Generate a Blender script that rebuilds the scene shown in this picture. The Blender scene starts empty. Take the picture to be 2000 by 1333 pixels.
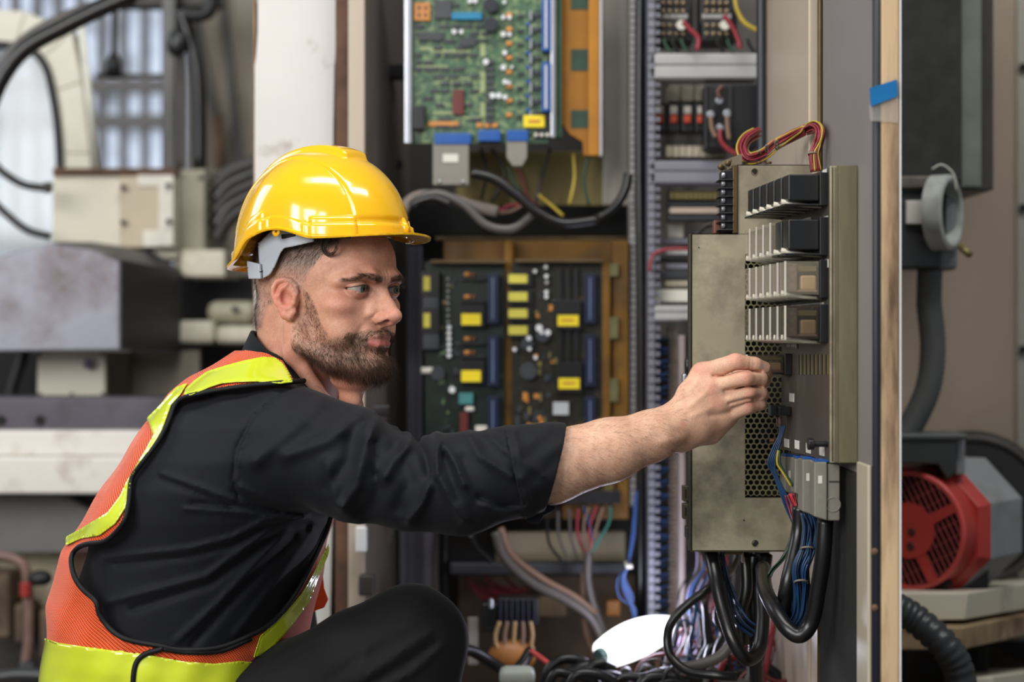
import bpy, math, random
import numpy as np
from mathutils import Vector, Matrix

# ------------------------------------------------------------------ camera, world, lights
FPX = 3500.0          # focal length in pixels of the 2000x1333 frame
CH = 0.89             # camera height above the floor
scene = bpy.context.scene
col = bpy.context.collection
cam_data = bpy.data.cameras.new('camera')
cam_data.lens = 36.0 * FPX / 2000.0
cam_data.sensor_width = 36.0
cam_data.clip_end = 60
cam_data.dof.use_dof = True
cam_data.dof.focus_distance = 2.28
cam_data.dof.aperture_fstop = 2.6
cam = bpy.data.objects.new('camera', cam_data)
cam.location = (0, 0, CH)
cam.rotation_euler = (math.radians(90), 0, 0)
col.objects.link(cam)
scene.camera = cam
vs = scene.view_settings
vs.view_transform = 'Standard'
vs.look = 'None'
vs.gamma = 1.0
vs.use_curve_mapping = False
vs.exposure = 0.03
scene.cycles.use_denoising = True
scene.cycles.max_bounces = 8
scene.cycles.sample_clamp_indirect = 4.0

wd = bpy.data.worlds.new('world')
scene.world = wd
wd.use_nodes = True
wn = wd.node_tree.nodes['Background']
wn.inputs[0].default_value = (0.80, 0.88, 1.0, 1)
wn.inputs[1].default_value = 0.25


def area(name, loc, target, sx, sy, power, color=(1, 1, 1)):
    d = bpy.data.lights.new(name, 'AREA')
    d.shape = 'RECTANGLE'
    d.size = sx
    d.size_y = sy
    d.energy = power
    d.color = color
    o = bpy.data.objects.new(name, d)
    o.location = loc
    o.rotation_euler = (Vector(target) - Vector(loc)).to_track_quat('-Z', 'Y').to_euler()
    col.objects.link(o)
    return o


# daylight: the open workshop door behind and to the left of the camera (unseen, split in three for narrow glints on the hat), and the roof lights above
for k, (x_, y_) in enumerate(((-3.3, -0.9), (-2.5, -1.7), (-1.6, -2.3))):
    area('doorway_daylight', (x_, y_, 2.5), (-0.1, 2.4, 0.9), 0.62, 2.2, 70, (1.0, 0.98, 0.95))
area('roof_daylight', (-0.3, 1.3, 4.2), (-0.1, 2.7, 0.8), 2.2, 0.5, 60, (1.0, 0.98, 0.95))
area('roof_daylight', (1.3, 0.9, 4.2), (0.3, 2.7, 0.8), 2.2, 0.5, 56, (1.0, 0.98, 0.95))
area('side_door_daylight', (-4.2, 4.0, 2.8), (-1.6, 4.6, 0.9), 1.6, 2.0, 60, (0.93, 0.97, 1.0))


# ------------------------------------------------------------------ helpers
def W(px, py, Y):
    """a point of the place: seen at px, py when it stands Y metres in front of the camera"""
    return Vector(((px - 1000.0) / FPX * Y, Y, CH - (py - 666.5) / FPX * Y))


def s2l(c):
    return tuple((x / 12.92 if x <= 0.04045 else ((x + 0.055) / 1.055) ** 2.4) for x in c)


def hexc(h):
    return s2l(tuple(int(h[i:i + 2], 16) / 255.0 for i in (0, 2, 4)))


MATS = {}


def mat(name, h, rough=0.5, metal=0.0, var=0.12, scale=18.0, bump=0.0, bscale=120.0, dirt=None, damt=0.45,
        dscale=6.0, spec=0.5, coat=0.0, emit=0.0, trans=0.0, alpha=1.0, streak=False, sheen=0.0):
    if name in MATS:
        return MATS[name]
    m = bpy.data.materials.new(name)
    m.use_nodes = True
    nt = m.node_tree
    b = nt.nodes['Principled BSDF']
    c = hexc(h) if isinstance(h, str) else h
    b.inputs['Roughness'].default_value = rough
    b.inputs['Metallic'].default_value = metal
    b.inputs['Specular IOR Level'].default_value = spec
    if coat:
        b.inputs['Coat Weight'].default_value = coat
        b.inputs['Coat Roughness'].default_value = 0.06
    if sheen:
        b.inputs['Sheen Weight'].default_value = sheen
        b.inputs['Sheen Roughness'].default_value = 0.4
    if trans:
        b.inputs['Transmission Weight'].default_value = trans
        b.inputs['IOR'].default_value = 1.3
    b.inputs['Alpha'].default_value = alpha
    tc = nt.nodes.new('ShaderNodeTexCoord')
    src = tc.outputs['Object']
    if streak:
        mp = nt.nodes.new('ShaderNodeMapping')
        mp.inputs['Scale'].default_value = (1, 1, 0.12)
        nt.links.new(src, mp.inputs[0])
        src = mp.outputs[0]
    n = nt.nodes.new('ShaderNodeTexNoise')
    n.inputs['Scale'].default_value = scale
    n.inputs['Detail'].default_value = 5
    nt.links.new(src, n.inputs['Vector'])
    r = nt.nodes.new('ShaderNodeValToRGB')
    r.color_ramp.elements[0].position = 0.3
    r.color_ramp.elements[1].position = 0.7
    r.color_ramp.elements[0].color = tuple(max(0, x * (1 - var)) for x in c) + (1,)
    r.color_ramp.elements[1].color = tuple(min(1, x * (1 + var)) for x in c) + (1,)
    nt.links.new(n.outputs[0], r.inputs[0])
    out = r.outputs[0]
    if dirt:
        n2 = nt.nodes.new('ShaderNodeTexNoise')
        n2.inputs['Scale'].default_value = dscale
        n2.inputs['Detail'].default_value = 8
        n2.inputs['Roughness'].default_value = 0.65
        nt.links.new(src, n2.inputs['Vector'])
        r2 = nt.nodes.new('ShaderNodeValToRGB')
        r2.color_ramp.elements[0].position = 1 - damt - 0.06
        r2.color_ramp.elements[1].position = 1 - damt + 0.14
        nt.links.new(n2.outputs[0], r2.inputs[0])
        mx = nt.nodes.new('ShaderNodeMix')
        mx.data_type = 'RGBA'
        nt.links.new(r2.outputs[0], mx.inputs[0])
        nt.links.new(out, mx.inputs[6])
        mx.inputs[7].default_value = hexc(dirt) + (1,)
        out = mx.outputs[2]
    nt.links.new(out, b.inputs['Base Color'])
    if emit:
        nt.links.new(out, b.inputs['Emission Color'])
        b.inputs['Emission Strength'].default_value = emit
    if bump:
        n3 = nt.nodes.new('ShaderNodeTexNoise')
        n3.inputs['Scale'].default_value = bscale
        n3.inputs['Detail'].default_value = 4
        nt.links.new(tc.outputs['Object'], n3.inputs['Vector'])
        bp = nt.nodes.new('ShaderNodeBump')
        bp.inputs['Strength'].default_value = bump
        bp.inputs['Distance'].default_value = 0.002
        nt.links.new(n3.outputs[0], bp.inputs['Height'])
        nt.links.new(bp.outputs[0], b.inputs['Normal'])
    MATS[name] = m
    return m


def tag(o, label=None, cat=None, group=None, kind=None):
    if label:
        o['label'] = label
    if cat:
        o['category'] = cat
    if group:
        o['group'] = group
    if kind:
        o['kind'] = kind
    return o


def empty(name, loc, label, cat, group=None, rot=(0, 0, 0)):
    o = bpy.data.objects.new(name, None)
    o.location = loc
    o.rotation_euler = rot
    o.empty_display_size = 0.02
    col.objects.link(o)
    return tag(o, label, cat, group)


def mesh_obj(name, V, F, m, parent=None, smooth=False, auto=None):
    me = bpy.data.meshes.new(name)
    if isinstance(V, np.ndarray):
        V = V.tolist()
    if isinstance(F, np.ndarray):
        F = F.tolist()
    me.from_pydata(V, [], F)
    me.update()
    o = bpy.data.objects.new(name, me)
    col.objects.link(o)
    for mm in (m if isinstance(m, (list, tuple)) else [m]):
        me.materials.append(mm)
    if smooth:
        me.shade_smooth()
    if parent is not None:
        adopt(o, parent)
    return o


def adopt(o, parent):
    """parent o while keeping where it stands (parents here are never scaled)"""
    o.parent = parent
    bpy_m = world_of(parent).inverted()
    o.matrix_parent_inverse = bpy_m


def world_of(o):
    m = Matrix.LocRotScale(o.location, o.rotation_euler, o.scale)
    if o.parent is not None:
        m = world_of(o.parent) @ o.matrix_parent_inverse @ m
    return m


class MB:
    """collects shapes, build() links them as one mesh object"""

    def __init__(s):
        s.V = []
        s.F = []

    def add(s, V, F):
        n = len(s.V)
        s.V += [tuple(v) for v in V]
        s.F += [tuple(i + n for i in f) for f in F]
        return s

    def hexa(s, p):      # 8 points: bottom loop 0-3, top loop 4-7
        return s.add(p, [(3, 2, 1, 0), (4, 5, 6, 7), (0, 1, 5, 4), (1, 2, 6, 5), (2, 3, 7, 6), (3, 0, 4, 7)])

    def box(s, x0, x1, y0, y1, z0, z1):
        return s.hexa([(x0, y0, z0), (x1, y0, z0), (x1, y1, z0), (x0, y1, z0),
                       (x0, y0, z1), (x1, y0, z1), (x1, y1, z1), (x0, y1, z1)])

    def pbox(s, px0, py0, px1, py1, Y, d):
        """box whose front face is the rectangle px0..px1, py0..py1 at distance Y, d deep"""
        a = W(px0, py1, Y)
        b = W(px1, py0, Y)
        return s.box(a.x, b.x, Y, Y + d, a.z, b.z)

    def prism(s, pts, y0, y1):   # pts in x,z
        n = len(pts)
        V = [(x, y0, z) for x, z in pts] + [(x, y1, z) for x, z in pts]
        F = [tuple(range(n)), tuple(range(2 * n - 1, n - 1, -1))]
        F += [(i, i + n, (i + 1) % n + n, (i + 1) % n) for i in range(n)]
        return s.add(V, F)

    def pprism(s, pp, Y, d):
        return s.prism([(W(a, b, Y).x, W(a, b, Y).z) for a, b in pp], Y, Y + d)

    def cyl(s, a, b, r, n=16, r2=None, cap=True):
        a = Vector(a)
        b = Vector(b)
        r2 = r if r2 is None else r2
        d = (b - a).normalized()
        u = d.orthogonal().normalized()
        v = d.cross(u)
        V = []
        for c, rr in ((a, r), (b, r2)):
            for i in range(n):
                t = 2 * math.pi * i / n
                V.append(c + u * (rr * math.cos(t)) + v * (rr * math.sin(t)))
        F = [(i, (i + 1) % n, (i + 1) % n + n, i + n) for i in range(n)]
        if cap:
            F += [tuple(range(n - 1, -1, -1)), tuple(range(n, 2 * n))]
        return s.add(V, F)

    def tube(s, pts, r, n=10, ell=None):
        """tube through points; r a number or one radius per point"""
        P = [Vector(p) for p in pts]
        m = len(P)
        R = r if isinstance(r, (list, tuple)) else [r] * m
        prev = None
        V = []
        for i in range(m):
            d = (P[min(i + 1, m - 1)] - P[max(i - 1, 0)])
            d = d.normalized() if d.length > 1e-9 else Vector((0, 0, 1))
            u = d.orthogonal().normalized() if prev is None else (prev - d * prev.dot(d))
            u = u.normalized() if u.length > 1e-6 else d.orthogonal().normalized()
            prev = u
            v = d.cross(u)
            for k in range(n):
                t = 2 * math.pi * k / n
                V.append(P[i] + u * (R[i] * math.cos(t)) + v * (R[i] * math.sin(t)))
        F = []
        for i in range(m - 1):
            for k in range(n):
                F.append((i * n + k, i * n + (k + 1) % n, (i + 1) * n + (k + 1) % n, (i + 1) * n + k))
        F += [tuple(range(n - 1, -1, -1)), tuple(range((m - 1) * n, m * n))]
        return s.add(V, F)

    def ball(s, c, r, n=12, sc=(1, 1, 1)):
        V = [(c[0], c[1], c[2] + r * sc[2])]
        h = n // 2
        for i in range(1, h):
            a = math.pi * i / h
            for k in range(n):
                t = 2 * math.pi * k / n
                V.append((c[0] + r * sc[0] * math.sin(a) * math.cos(t), c[1] + r * sc[1] * math.sin(a) * math.sin(t),
                          c[2] + r * sc[2] * math.cos(a)))
        V.append((c[0], c[1], c[2] - r * sc[2]))
        F = [(0, 1 + k, 1 + (k + 1) % n) for k in range(n)]
        for i in range(h - 2):
            for k in range(n):
                a = 1 + i * n + k
                b = 1 + i * n + (k + 1) % n
                F.append((a, a + n, b + n, b))
        L = len(V) - 1
        F += [(L, L - n + (k + 1) % n, L - n + k) for k in range(n)]
        return s.add(V, F)

    def lathe(s, prof, o, axis, n=32):
        """prof: (radius, distance along axis) pairs"""
        o = Vector(o)
        d = Vector(axis).normalized()
        u = d.orthogonal().normalized()
        v = d.cross(u)
        V = []
        for r, h in prof:
            for k in range(n):
                t = 2 * math.pi * k / n
                V.append(o + d * h + u * (r * math.cos(t)) + v * (r * math.sin(t)))
        F = []
        for i in range(len(prof) - 1):
            for k in range(n):
                F.append((i * n + k, i * n + (k + 1) % n, (i + 1) * n + (k + 1) % n, (i + 1) * n + k))
        return s.add(V, F)

    def build(s, name, m, parent=None, smooth=False, bevel=0.0, seg=2, solid=0.0, origin=None):
        # the object's origin goes to the middle of its shape
        A = np.array(s.V, dtype=float)
        c = Vector(((A.min(0) + A.max(0)) / 2).tolist()) if origin is None else Vector(origin)
        A = A - np.array(c)
        me = bpy.data.meshes.new(name)
        me.from_pydata(A.tolist(), [], s.F)
        me.update()
        o = bpy.data.objects.new(name, me)
        o.location = c
        col.objects.link(o)
        me.materials.append(m)
        if smooth:
            me.shade_smooth()
        if solid:
            md = o.modifiers.new('solid', 'SOLIDIFY')
            md.thickness = solid
            md.offset = 0
        if bevel:
            md = o.modifiers.new('bevel', 'BEVEL')
            md.width = bevel
            md.segments = seg
            md.limit_method = 'ANGLE'
            md.angle_limit = math.radians(35)
            if smooth or seg > 1:
                me.shade_smooth()
                wn_ = o.modifiers.new('wn', 'WEIGHTED_NORMAL')
                wn_.keep_sharp = False
        if parent is not None:
            adopt(o, parent)
        return o


def spline(pts, n=8):
    """Catmull-Rom through 3-D points"""
    P = [Vector(p) for p in pts]
    P = [P[0] * 2 - P[1]] + P + [P[-1] * 2 - P[-2]]
    out = []
    for i in range(1, len(P) - 2):
        for k in range(n):
            t = k / n
            a, b, c, d = P[i - 1], P[i], P[i + 1], P[i + 2]
            out.append(0.5 * ((2 * b) + (c - a) * t + (2 * a - 5 * b + 4 * c - d) * t * t + (3 * b - a - 3 * c + d) * t ** 3))
    out.append(P[-2])
    return out


def copy_tree(o, delta, parent=None, label=None):
    """a copy of a thing and of its parts, moved by delta; mesh data is shared"""
    c = o.copy()
    col.objects.link(c)
    if parent is None:
        c.location = o.location + Vector(delta)
    else:
        c.parent = parent
        c.matrix_parent_inverse = o.matrix_parent_inverse.copy()
    if label:
        c['label'] = label
    for ch in [x for x in o.children]:
        copy_tree(ch, delta, c)
    return c


# ------------------------------------------------------------------ distance-field modelling (smooth organic bodies)
class Frame:
    def __init__(s, o, f, l, u, unit=0.001):
        s.o = np.array(o, dtype=np.float64)
        s.M = np.array([f, l, u], dtype=np.float64)
        s.unit = unit

    def loc(s, P):
        return (P - s.o) @ s.M.T / s.unit

    def world(s, q):
        return np.array(q, dtype=np.float64) * s.unit @ s.M + s.o


def smin(a, b, k):
    h = np.clip(0.5 + 0.5 * (b - a) / k, 0, 1)
    return b + (a - b) * h - k * h * (1 - h)


def d_ell(P, c, r, R=None):
    q = P - np.array(c)
    if R is not None:
        q = q @ np.array(R)
    r = np.array(r, dtype=float)
    k0 = np.sqrt(((q / r) ** 2).sum(-1))
    k1 = np.sqrt(((q / (r * r)) ** 2).sum(-1)) + 1e-9
    return k0 * (k0 - 1) / k1


def d_cone(P, a, b, ra, rb):
    a = np.array(a, dtype=float)
    b = np.array(b, dtype=float)
    ab = b - a
    t = np.clip(((P - a) @ ab) / (ab @ ab), 0, 1)
    q = P - a - t[..., None] * ab
    return np.sqrt((q * q).sum(-1)) - (ra + (rb - ra) * t)


def d_chain(P, pts, rad, k=0.0):
    d = None
    for i in range(len(pts) - 1):
        e = d_cone(P, pts[i], pts[i + 1], rad[i], rad[i + 1])
        d = e if d is None else (smin(d, e, k) if k else np.minimum(d, e))
    return d


def d_line2(P, pts):
    """distance in a plane to a polyline"""
    best = None
    for i in range(len(pts) - 1):
        a = np.array(pts[i], dtype=float)
        b = np.array(pts[i + 1], dtype=float)
        ab = b - a
        t = np.clip(((P - a) @ ab) / (ab @ ab + 1e-12), 0, 1)
        q = P - a - t[..., None] * ab
        d = (q * q).sum(-1)
        best = d if best is None else np.minimum(best, d)
    return np.sqrt(best)


class Field:
    """prims: (function, frame, mirrored, op, k, centres, radius); each function gets local points"""

    def __init__(s):
        s.prims = []

    def put(s, fn, c, rad, frame=None, mirror=False, op='u', k=0.005, far=False):
        cs = None
        if c is not None:
            c = np.array(c, dtype=float)
            if frame is None:
                cs = [c]
            else:
                cs = [frame.world(c)]
                if mirror:
                    cs.append(frame.world(c * np.array([1, -1, 1])))
        s.prims.append((fn, frame, mirror, op, k, cs, rad))

    def ev(s, P, bc=None, br=0):
        d = np.full(P.shape[:-1], 1.0)
        cache = {}
        for fn, fr, mir, op, k, cs, rad in s.prims:
            if bc is not None and cs is not None:
                if min(np.linalg.norm(c - bc) for c in cs) > rad + br:
                    continue
            key = (id(fr), mir)
            if key not in cache:
                q = P if fr is None else fr.loc(P)
                if mir:
                    q = q * 1.0
                    q[..., 1] = np.abs(q[..., 1])
                cache[key] = q
            q = cache[key]
            un = 1.0 if fr is None else fr.unit
            if op == 'disp':
                d = d - fn(q, P) * un
                continue
            e = fn(q) * un
            if op == 'u':
                d = smin(d, e, k) if k > 0 else np.minimum(d, e)
            elif op == 's':
                d = -smin(-d, e, k)
            elif op == 'i':
                d = -smin(-d, -e, k)
        return d


def polygonize(fn, lo, hi, h, n=20, slack=1.6):
    """surface nets over the blocks the surface passes; fn(P, block_centre, block_radius)"""
    lo = np.array(lo, dtype=float)
    hi = np.array(hi, dtype=float)
    nb = np.ceil((hi - lo) / (h * n)).astype(int)
    B = np.stack(np.meshgrid(*[np.arange(k) for k in nb], indexing='ij'), -1).reshape(-1, 3)
    C = lo + (B + 0.5) * (h * n)
    br = h * n * 0.87
    d0 = np.concatenate([fn(C[i:i + 40000], None, 0) for i in range(0, len(C), 40000)])
    B = B[np.abs(d0) < br * slack + 0.004]
    tot = nb * n + 4
    g = np.arange(n + 1)
    G = np.stack(np.meshgrid(g, g, g, indexing='ij'), -1)
    keys = []
    pos = []
    quads = []
    S1, S0 = int(tot[1] * tot[2]), int(tot[2])
    for b in B:
        base = b * n
        P = lo + (G + base) * h
        d = fn(P.reshape(-1, 3), lo + (b + 0.5) * n * h, br).reshape(n + 1, n + 1, n + 1)
        s = d < 0
        if s.all() or not s.any():
            continue
        cnt = np.zeros((n, n, n))
        acc = np.zeros((n, n, n, 3))
        for ax in range(3):
            lo_s = [slice(None)] * 3
            hi_s = [slice(None)] * 3
            lo_s[ax] = slice(0, n)
            hi_s[ax] = slice(1, n + 1)
            a = d[tuple(lo_s)]
            c = d[tuple(hi_s)]
            x = (a < 0) != (c < 0)
            t = np.where(x, a / np.where(x, a - c, 1), 0)
            o1, o2 = [q for q in range(3) if q != ax]
            for u in (0, 1):
                for v in (0, 1):
                    sl = [slice(0, n)] * 3
                    sl[o1] = slice(u, u + n)
                    sl[o2] = slice(v, v + n)
                    xx = x[tuple(sl)]
                    cnt += xx
                    p = np.zeros((n, n, n, 3))
                    p[..., ax] = t[tuple(sl)]
                    p[..., o1] = u
                    p[..., o2] = v
                    acc += p * xx[..., None]
            # faces round the crossing edges this block owns
            own = x[tuple(slice(0, n) for _ in range(3))]
            idx = np.argwhere(own)
            if len(idx):
                sg = s[tuple(idx.T)]
                gi = idx + base + 1
                e1 = np.zeros(3, int)
                e1[o1] = 1
                e2 = np.zeros(3, int)
                e2[o2] = 1
                q = np.stack([gi - e1 - e2, gi - e2, gi, gi - e1], 1)
                kq = q[..., 0] * S1 + q[..., 1] * S0 + q[..., 2]
                flip = sg if ax != 1 else ~sg
                kq = np.where(flip[:, None], kq, kq[:, ::-1])
                quads.append(kq)
        m = cnt > 0
        ci = np.argwhere(m)
        gi = ci + base + 1
        keys.append(gi[:, 0] * S1 + gi[:, 1] * S0 + gi[:, 2])
        pos.append(lo + (ci + base + acc[m] / cnt[m][:, None]) * h)
    keys = np.concatenate(keys)
    pos = np.concatenate(pos)
    quads = np.concatenate(quads)
    o = np.argsort(keys)
    keys = keys[o]
    pos = pos[o]
    ix = np.searchsorted(keys, quads)
    ix = np.clip(ix, 0, len(keys) - 1)
    ok = (keys[ix] == quads).all(1)
    return pos, ix[ok]


def laplace(V, F, it=1, lam=0.5):
    E = np.concatenate([F[:, [0, 1]], F[:, [1, 2]], F[:, [2, 3]], F[:, [3, 0]]])
    n = len(V)
    deg = np.bincount(E[:, 0], minlength=n) + np.bincount(E[:, 1], minlength=n)
    for _ in range(it):
        A = np.zeros_like(V)
        for c in range(3):
            A[:, c] = np.bincount(E[:, 0], V[E[:, 1], c], n) + np.bincount(E[:, 1], V[E[:, 0], c], n)
        V = V + lam * (A / np.maximum(deg, 1)[:, None] - V)
    return V


def vnormals(V, F):
    n = np.cross(V[F[:, 2]] - V[F[:, 0]], V[F[:, 3]] - V[F[:, 1]])
    N = np.zeros_like(V)
    for k in range(4):
        for c in range(3):
            N[:, c] += np.bincount(F[:, k], n[:, c], len(V))
    return N / (np.linalg.norm(N, axis=1)[:, None] + 1e-12)


def np_mesh(name, V, F, m, parent=None, colors=None, smooth=True):
    me = bpy.data.meshes.new(name)
    nf = len(F)
    me.vertices.add(len(V))
    me.vertices.foreach_set('co', np.ascontiguousarray(V, dtype=np.float32).ravel())
    k = F.shape[1]
    me.loops.add(nf * k)
    me.loops.foreach_set('vertex_index', np.ascontiguousarray(F, dtype=np.int32).ravel())
    me.polygons.add(nf)
    me.polygons.foreach_set('loop_start', np.arange(0, nf * k, k, dtype=np.int32))
    me.update(calc_edges=True)
    me.validate()
    if smooth:
        me.shade_smooth()
    if colors is not None:
        at = me.color_attributes.new('tint', 'FLOAT_COLOR', 'POINT')
        cc = np.ones((len(V), 4), dtype=np.float32)
        cc[:, :3] = colors
        at.data.foreach_set('color', cc.ravel())
    me.materials.append(m)
    o = bpy.data.objects.new(name, me)
    col.objects.link(o)
    if parent is not None:
        adopt(o, parent)
    return o


def proj(P):
    return np.stack([1000 + FPX * P[..., 0] / P[..., 1], 666.5 - FPX * (P[..., 2] - CH) / P[..., 1]], -1)


def in_poly(p, poly):
    x, y = p[:, 0], p[:, 1]
    c = np.zeros(len(p), bool)
    n = len(poly)
    for i in range(n):
        x0, y0 = poly[i]
        x1, y1 = poly[(i + 1) % n]
        if y0 == y1:
            continue
        c ^= ((y0 > y) != (y1 > y)) & (x < (x1 - x0) * (y - y0) / (y1 - y0) + x0)
    return c


def near_poly(p, poly, closed=True):
    """distance to the outline and the nearest point on it"""
    best = np.full(len(p), 1e9)
    bp = np.zeros_like(p)
    n = len(poly)
    for i in range(n if closed else n - 1):
        a = np.array(poly[i], float)
        b = np.array(poly[(i + 1) % n], float)
        ab = b - a
        t = np.clip(((p - a) @ ab) / (ab @ ab + 1e-9), 0, 1)
        q = a + t[:, None] * ab
        d = np.linalg.norm(p - q, axis=1)
        m = d < best
        best[m] = d[m]
        bp[m] = q[m]
    return best, bp


def strands(roots, dirs, bend, length, r, seg=3):
    """thin tapering three-sided hairs; returns V, F"""
    n = len(roots)
    dirs = dirs / np.linalg.norm(dirs, axis=1)[:, None]
    t = np.linspace(0, 1, seg + 1)
    P = roots[:, None, :] + length[:, None, None] * (dirs[:, None, :] * t[None, :, None] + bend[:, None, :] * (t ** 2)[None, :, None])
    side = np.cross(dirs, np.array([0.31, 0.77, 0.55]))
    side /= np.linalg.norm(side, axis=1)[:, None] + 1e-9
    up = np.cross(dirs, side)
    rr = (r[:, None] * (1 - 0.8 * t[None, :]))[..., None]
    rings = []
    for k in range(3):
        a = 2 * math.pi * k / 3
        rings.append(P + rr * (side[:, None, :] * math.cos(a) + up[:, None, :] * math.sin(a)))
    V = np.stack(rings, 2).reshape(-1, 3)     # n, seg+1, 3
    base = (np.arange(n) * (seg + 1) * 3)[:, None, None]
    i = (np.arange(seg) * 3)[None, :, None]
    k = np.arange(3)[None, None, :]
    k2 = (k + 1) % 3
    F = np.stack([base + i + k, base + i + k2, base + i + 3 + k2, base + i + 3 + k], -1).reshape(-1, 4)
    return V, F
# ------------------------------------------------------------------ the technician
rng = np.random.default_rng(7)
YAW = math.radians(53)
PIT = math.radians(2.0)
hf0 = np.array([math.sin(YAW), -math.cos(YAW), 0.0])
hl = np.array([-math.cos(YAW), -math.sin(YAW), 0.0])
hf = hf0 * math.cos(PIT) + np.array([0, 0, -math.sin(PIT)])
hu = hf0 * math.sin(PIT) + np.array([0, 0, math.cos(PIT)])
HO = np.array(W(638, 563, 2.3))
HD = Frame(HO, hf, hl, hu)

body = Field()


def ell(c, r, k=8, mirror=True, op='u', R=None, fld=body, fr=HD):
    fld.put(lambda q: d_ell(q, c, r, R), c, (max(r) + k * 1.5 + 4) * fr.unit, fr, mirror, op, k * fr.unit)


def chain(pts, rad, k=6, mirror=True, op='u', fld=body, fr=HD, ki=None):
    c = np.mean(np.array(pts, float), 0)
    R = max(np.linalg.norm(np.array(p) - c) + r for p, r in zip(pts, rad)) + k * 1.5 + 4 * (1 if fr.unit < 1 else 0.001)
    kk = k * 0.7 if ki is None else ki
    fld.put(lambda q: d_chain(q, pts, rad, kk), c, R * fr.unit, fr, mirror, op, k * fr.unit)


def stroke(pts, w, A, mirror=True, fld=body, fr=HD):
    """a raised (A>0) or sunk (A<0) line on the surface, millimetres"""
    c = np.mean(np.array(pts, float), 0)
    R = max(np.linalg.norm(np.array(p) - c) for p in pts) + 3 * w

    def fn(q, P):
        d = d_chain(q, pts, [0] * len(pts))
        return A * np.exp(-(d / w) ** 2)
    fld.put(fn, c, R * fr.unit, fr, mirror, 'disp', 0)


# skull and face masses
ell((-8, 0, 22), (97, 75, 86), 4, False)
ell((42, 0, 34), (53, 58, 50), 14, False)
ell((42, 0, -30), (50, 55, 62), 16, False)
ell((63, 0, -68), (34, 36, 34), 12, False)                                # muzzle
chain([(4, 54, -50), (10, 54, -70), (48, 40, -90), (82, 15, -98)], [13, 13, 12, 12], 14)
ell((89, 0, -95), (14, 20, 13), 10, False)                               # chin
ell((58, 44, -22), (24, 19, 16), 14)                                      # cheekbone
ell((55, 40, -52), (24, 17, 22), 14)                                      # cheek
chain([(94, 6, 14), (93, 20, 15.5), (81, 40, 14), (66, 52, 8)], [7.5, 8, 8.5, 6.5], 9)   # brow ridge
ell((91, 31, -2), (14, 16, 10), 8, True, 's')                           # socket
ell((79, 31, 0), (12.6, 13.5, 12.2), 3)                                   # eye ball under the lids
# nose
chain([(88, 0, 8), (96, 0, -6), (107, 0, -22), (114, 0, -31)], [7.5, 6.5, 7, 8.5], 9, False)
ell((115.5, 0, -33.5), (9.5, 9.5, 8.5), 5, False)
ell((97, 0, -25), (14, 13.5, 15), 7, False)
ell((102, 10.5, -37.5), (11.5, 6.5, 7), 4)
chain([(96, 0, -44), (112, 0, -41)], [4.5, 4.5], 4, False)
ell((105, 12, -46), (6.0, 7.0, 5.0), 1.2, True, 's')
ell((111, 9.5, -41), (5.8, 5.0, 3.4), 1.0, True, 's')
ell((108, 7.0, -38), (4.0, 3.0, 4.0), 0.8, True, 's')
chain([(88, 10, -10), (92, 16, -30)], [6, 6], 8)
stroke([(100, 15, -30), (93, 19.5, -38), (95, 17, -46)], 2.2, -1.6)
stroke([(90, 22, -42), (84, 28, -52), (80, 31, -62)], 4, -1.4)            # nasolabial
# mouth
chain([(99, 0, -58), (97, 9, -58.5), (88, 19, -62), (80, 26, -64.5)], [4.4, 4.2, 3.4, 2.2], 5)
chain([(98, 0, -69), (96, 8, -69), (88, 18, -67), (81, 25, -65.5)], [4.8, 4.6, 3.4, 2.2], 5)
stroke([(107, 0, -63.5), (103, 10, -63.2), (94, 19, -64.3), (86, 27, -66)], 1.5, -3.0)
stroke([(102, 0, -80), (96, 14, -79)], 5, -2.6)
stroke([(106, 0, -49), (106, 0, -55)], 2.4, -1.0)
stroke([(100, 5, 12), (98, 6, 22)], 2, -1.2)                              # frown lines
stroke([(97, 0, 36), (92, 22, 38), (80, 40, 38)], 2.0, -0.5)
stroke([(96, 0, 48), (91, 22, 50)], 2.0, -0.5)


# eyelids: a shell over the eye with an almond opening
def eye_open(q):
    """> 0 inside the almond opening (outer corner l=46, inner corner l=16)"""
    l = q[..., 1]
    u = q[..., 2]
    t = np.clip((l - 15.5) / 31.5, 0, 1)
    top = 0.0 + 4.0 * np.sin(np.pi * t ** 0.85) + 0.5 * t
    bot = -0.8 - 4.0 * np.sin(np.pi * t ** 1.1) + 0.5 * t
    return np.minimum(np.minimum(top - u, u - bot), np.minimum(l - 15.5, 47 - l) * 0.7)


def lid(q):
    d = d_ell(q, (79, 31.5, 0), (14.0, 15.0, 13.6))
    inn = d_ell(q, (79, 31.5, 0), (12.0, 12.6, 12.2))
    op = eye_open(q)
    return np.maximum(d, np.minimum(op, 3.0))


body.put(lid, (82, 31, 0), 0.026, HD, True, 'u', 0.0012)
body.put(lambda q: np.maximum(-eye_open(q) + 0.2, 72 - q[..., 0]), (84, 31, 0), 0.028, HD, True, 's', 0.0012)
body.put(lambda q, P: -1.4 * np.exp(-((q[..., 2] - (8.4 - 0.012 * (q[..., 1] - 30) ** 2)) / 1.3) ** 2) *
         np.clip(1 - np.abs(q[..., 1] - 31) / 19, 0, 1) * (q[..., 0] > 70), (90, 31, 6), 0.024, HD, True, 'disp', 0)
body.put(lambda q, P: -1.0 * np.exp(-((q[..., 2] - (-9.5 + 0.012 * (q[..., 1] - 28) ** 2)) / 2.2) ** 2) *
         np.clip(1 - np.abs(q[..., 1] - 28) / 17, 0, 1) * (q[..., 0] > 70), (90, 28, -8), 0.024, HD, True, 'disp', 0)

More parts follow.
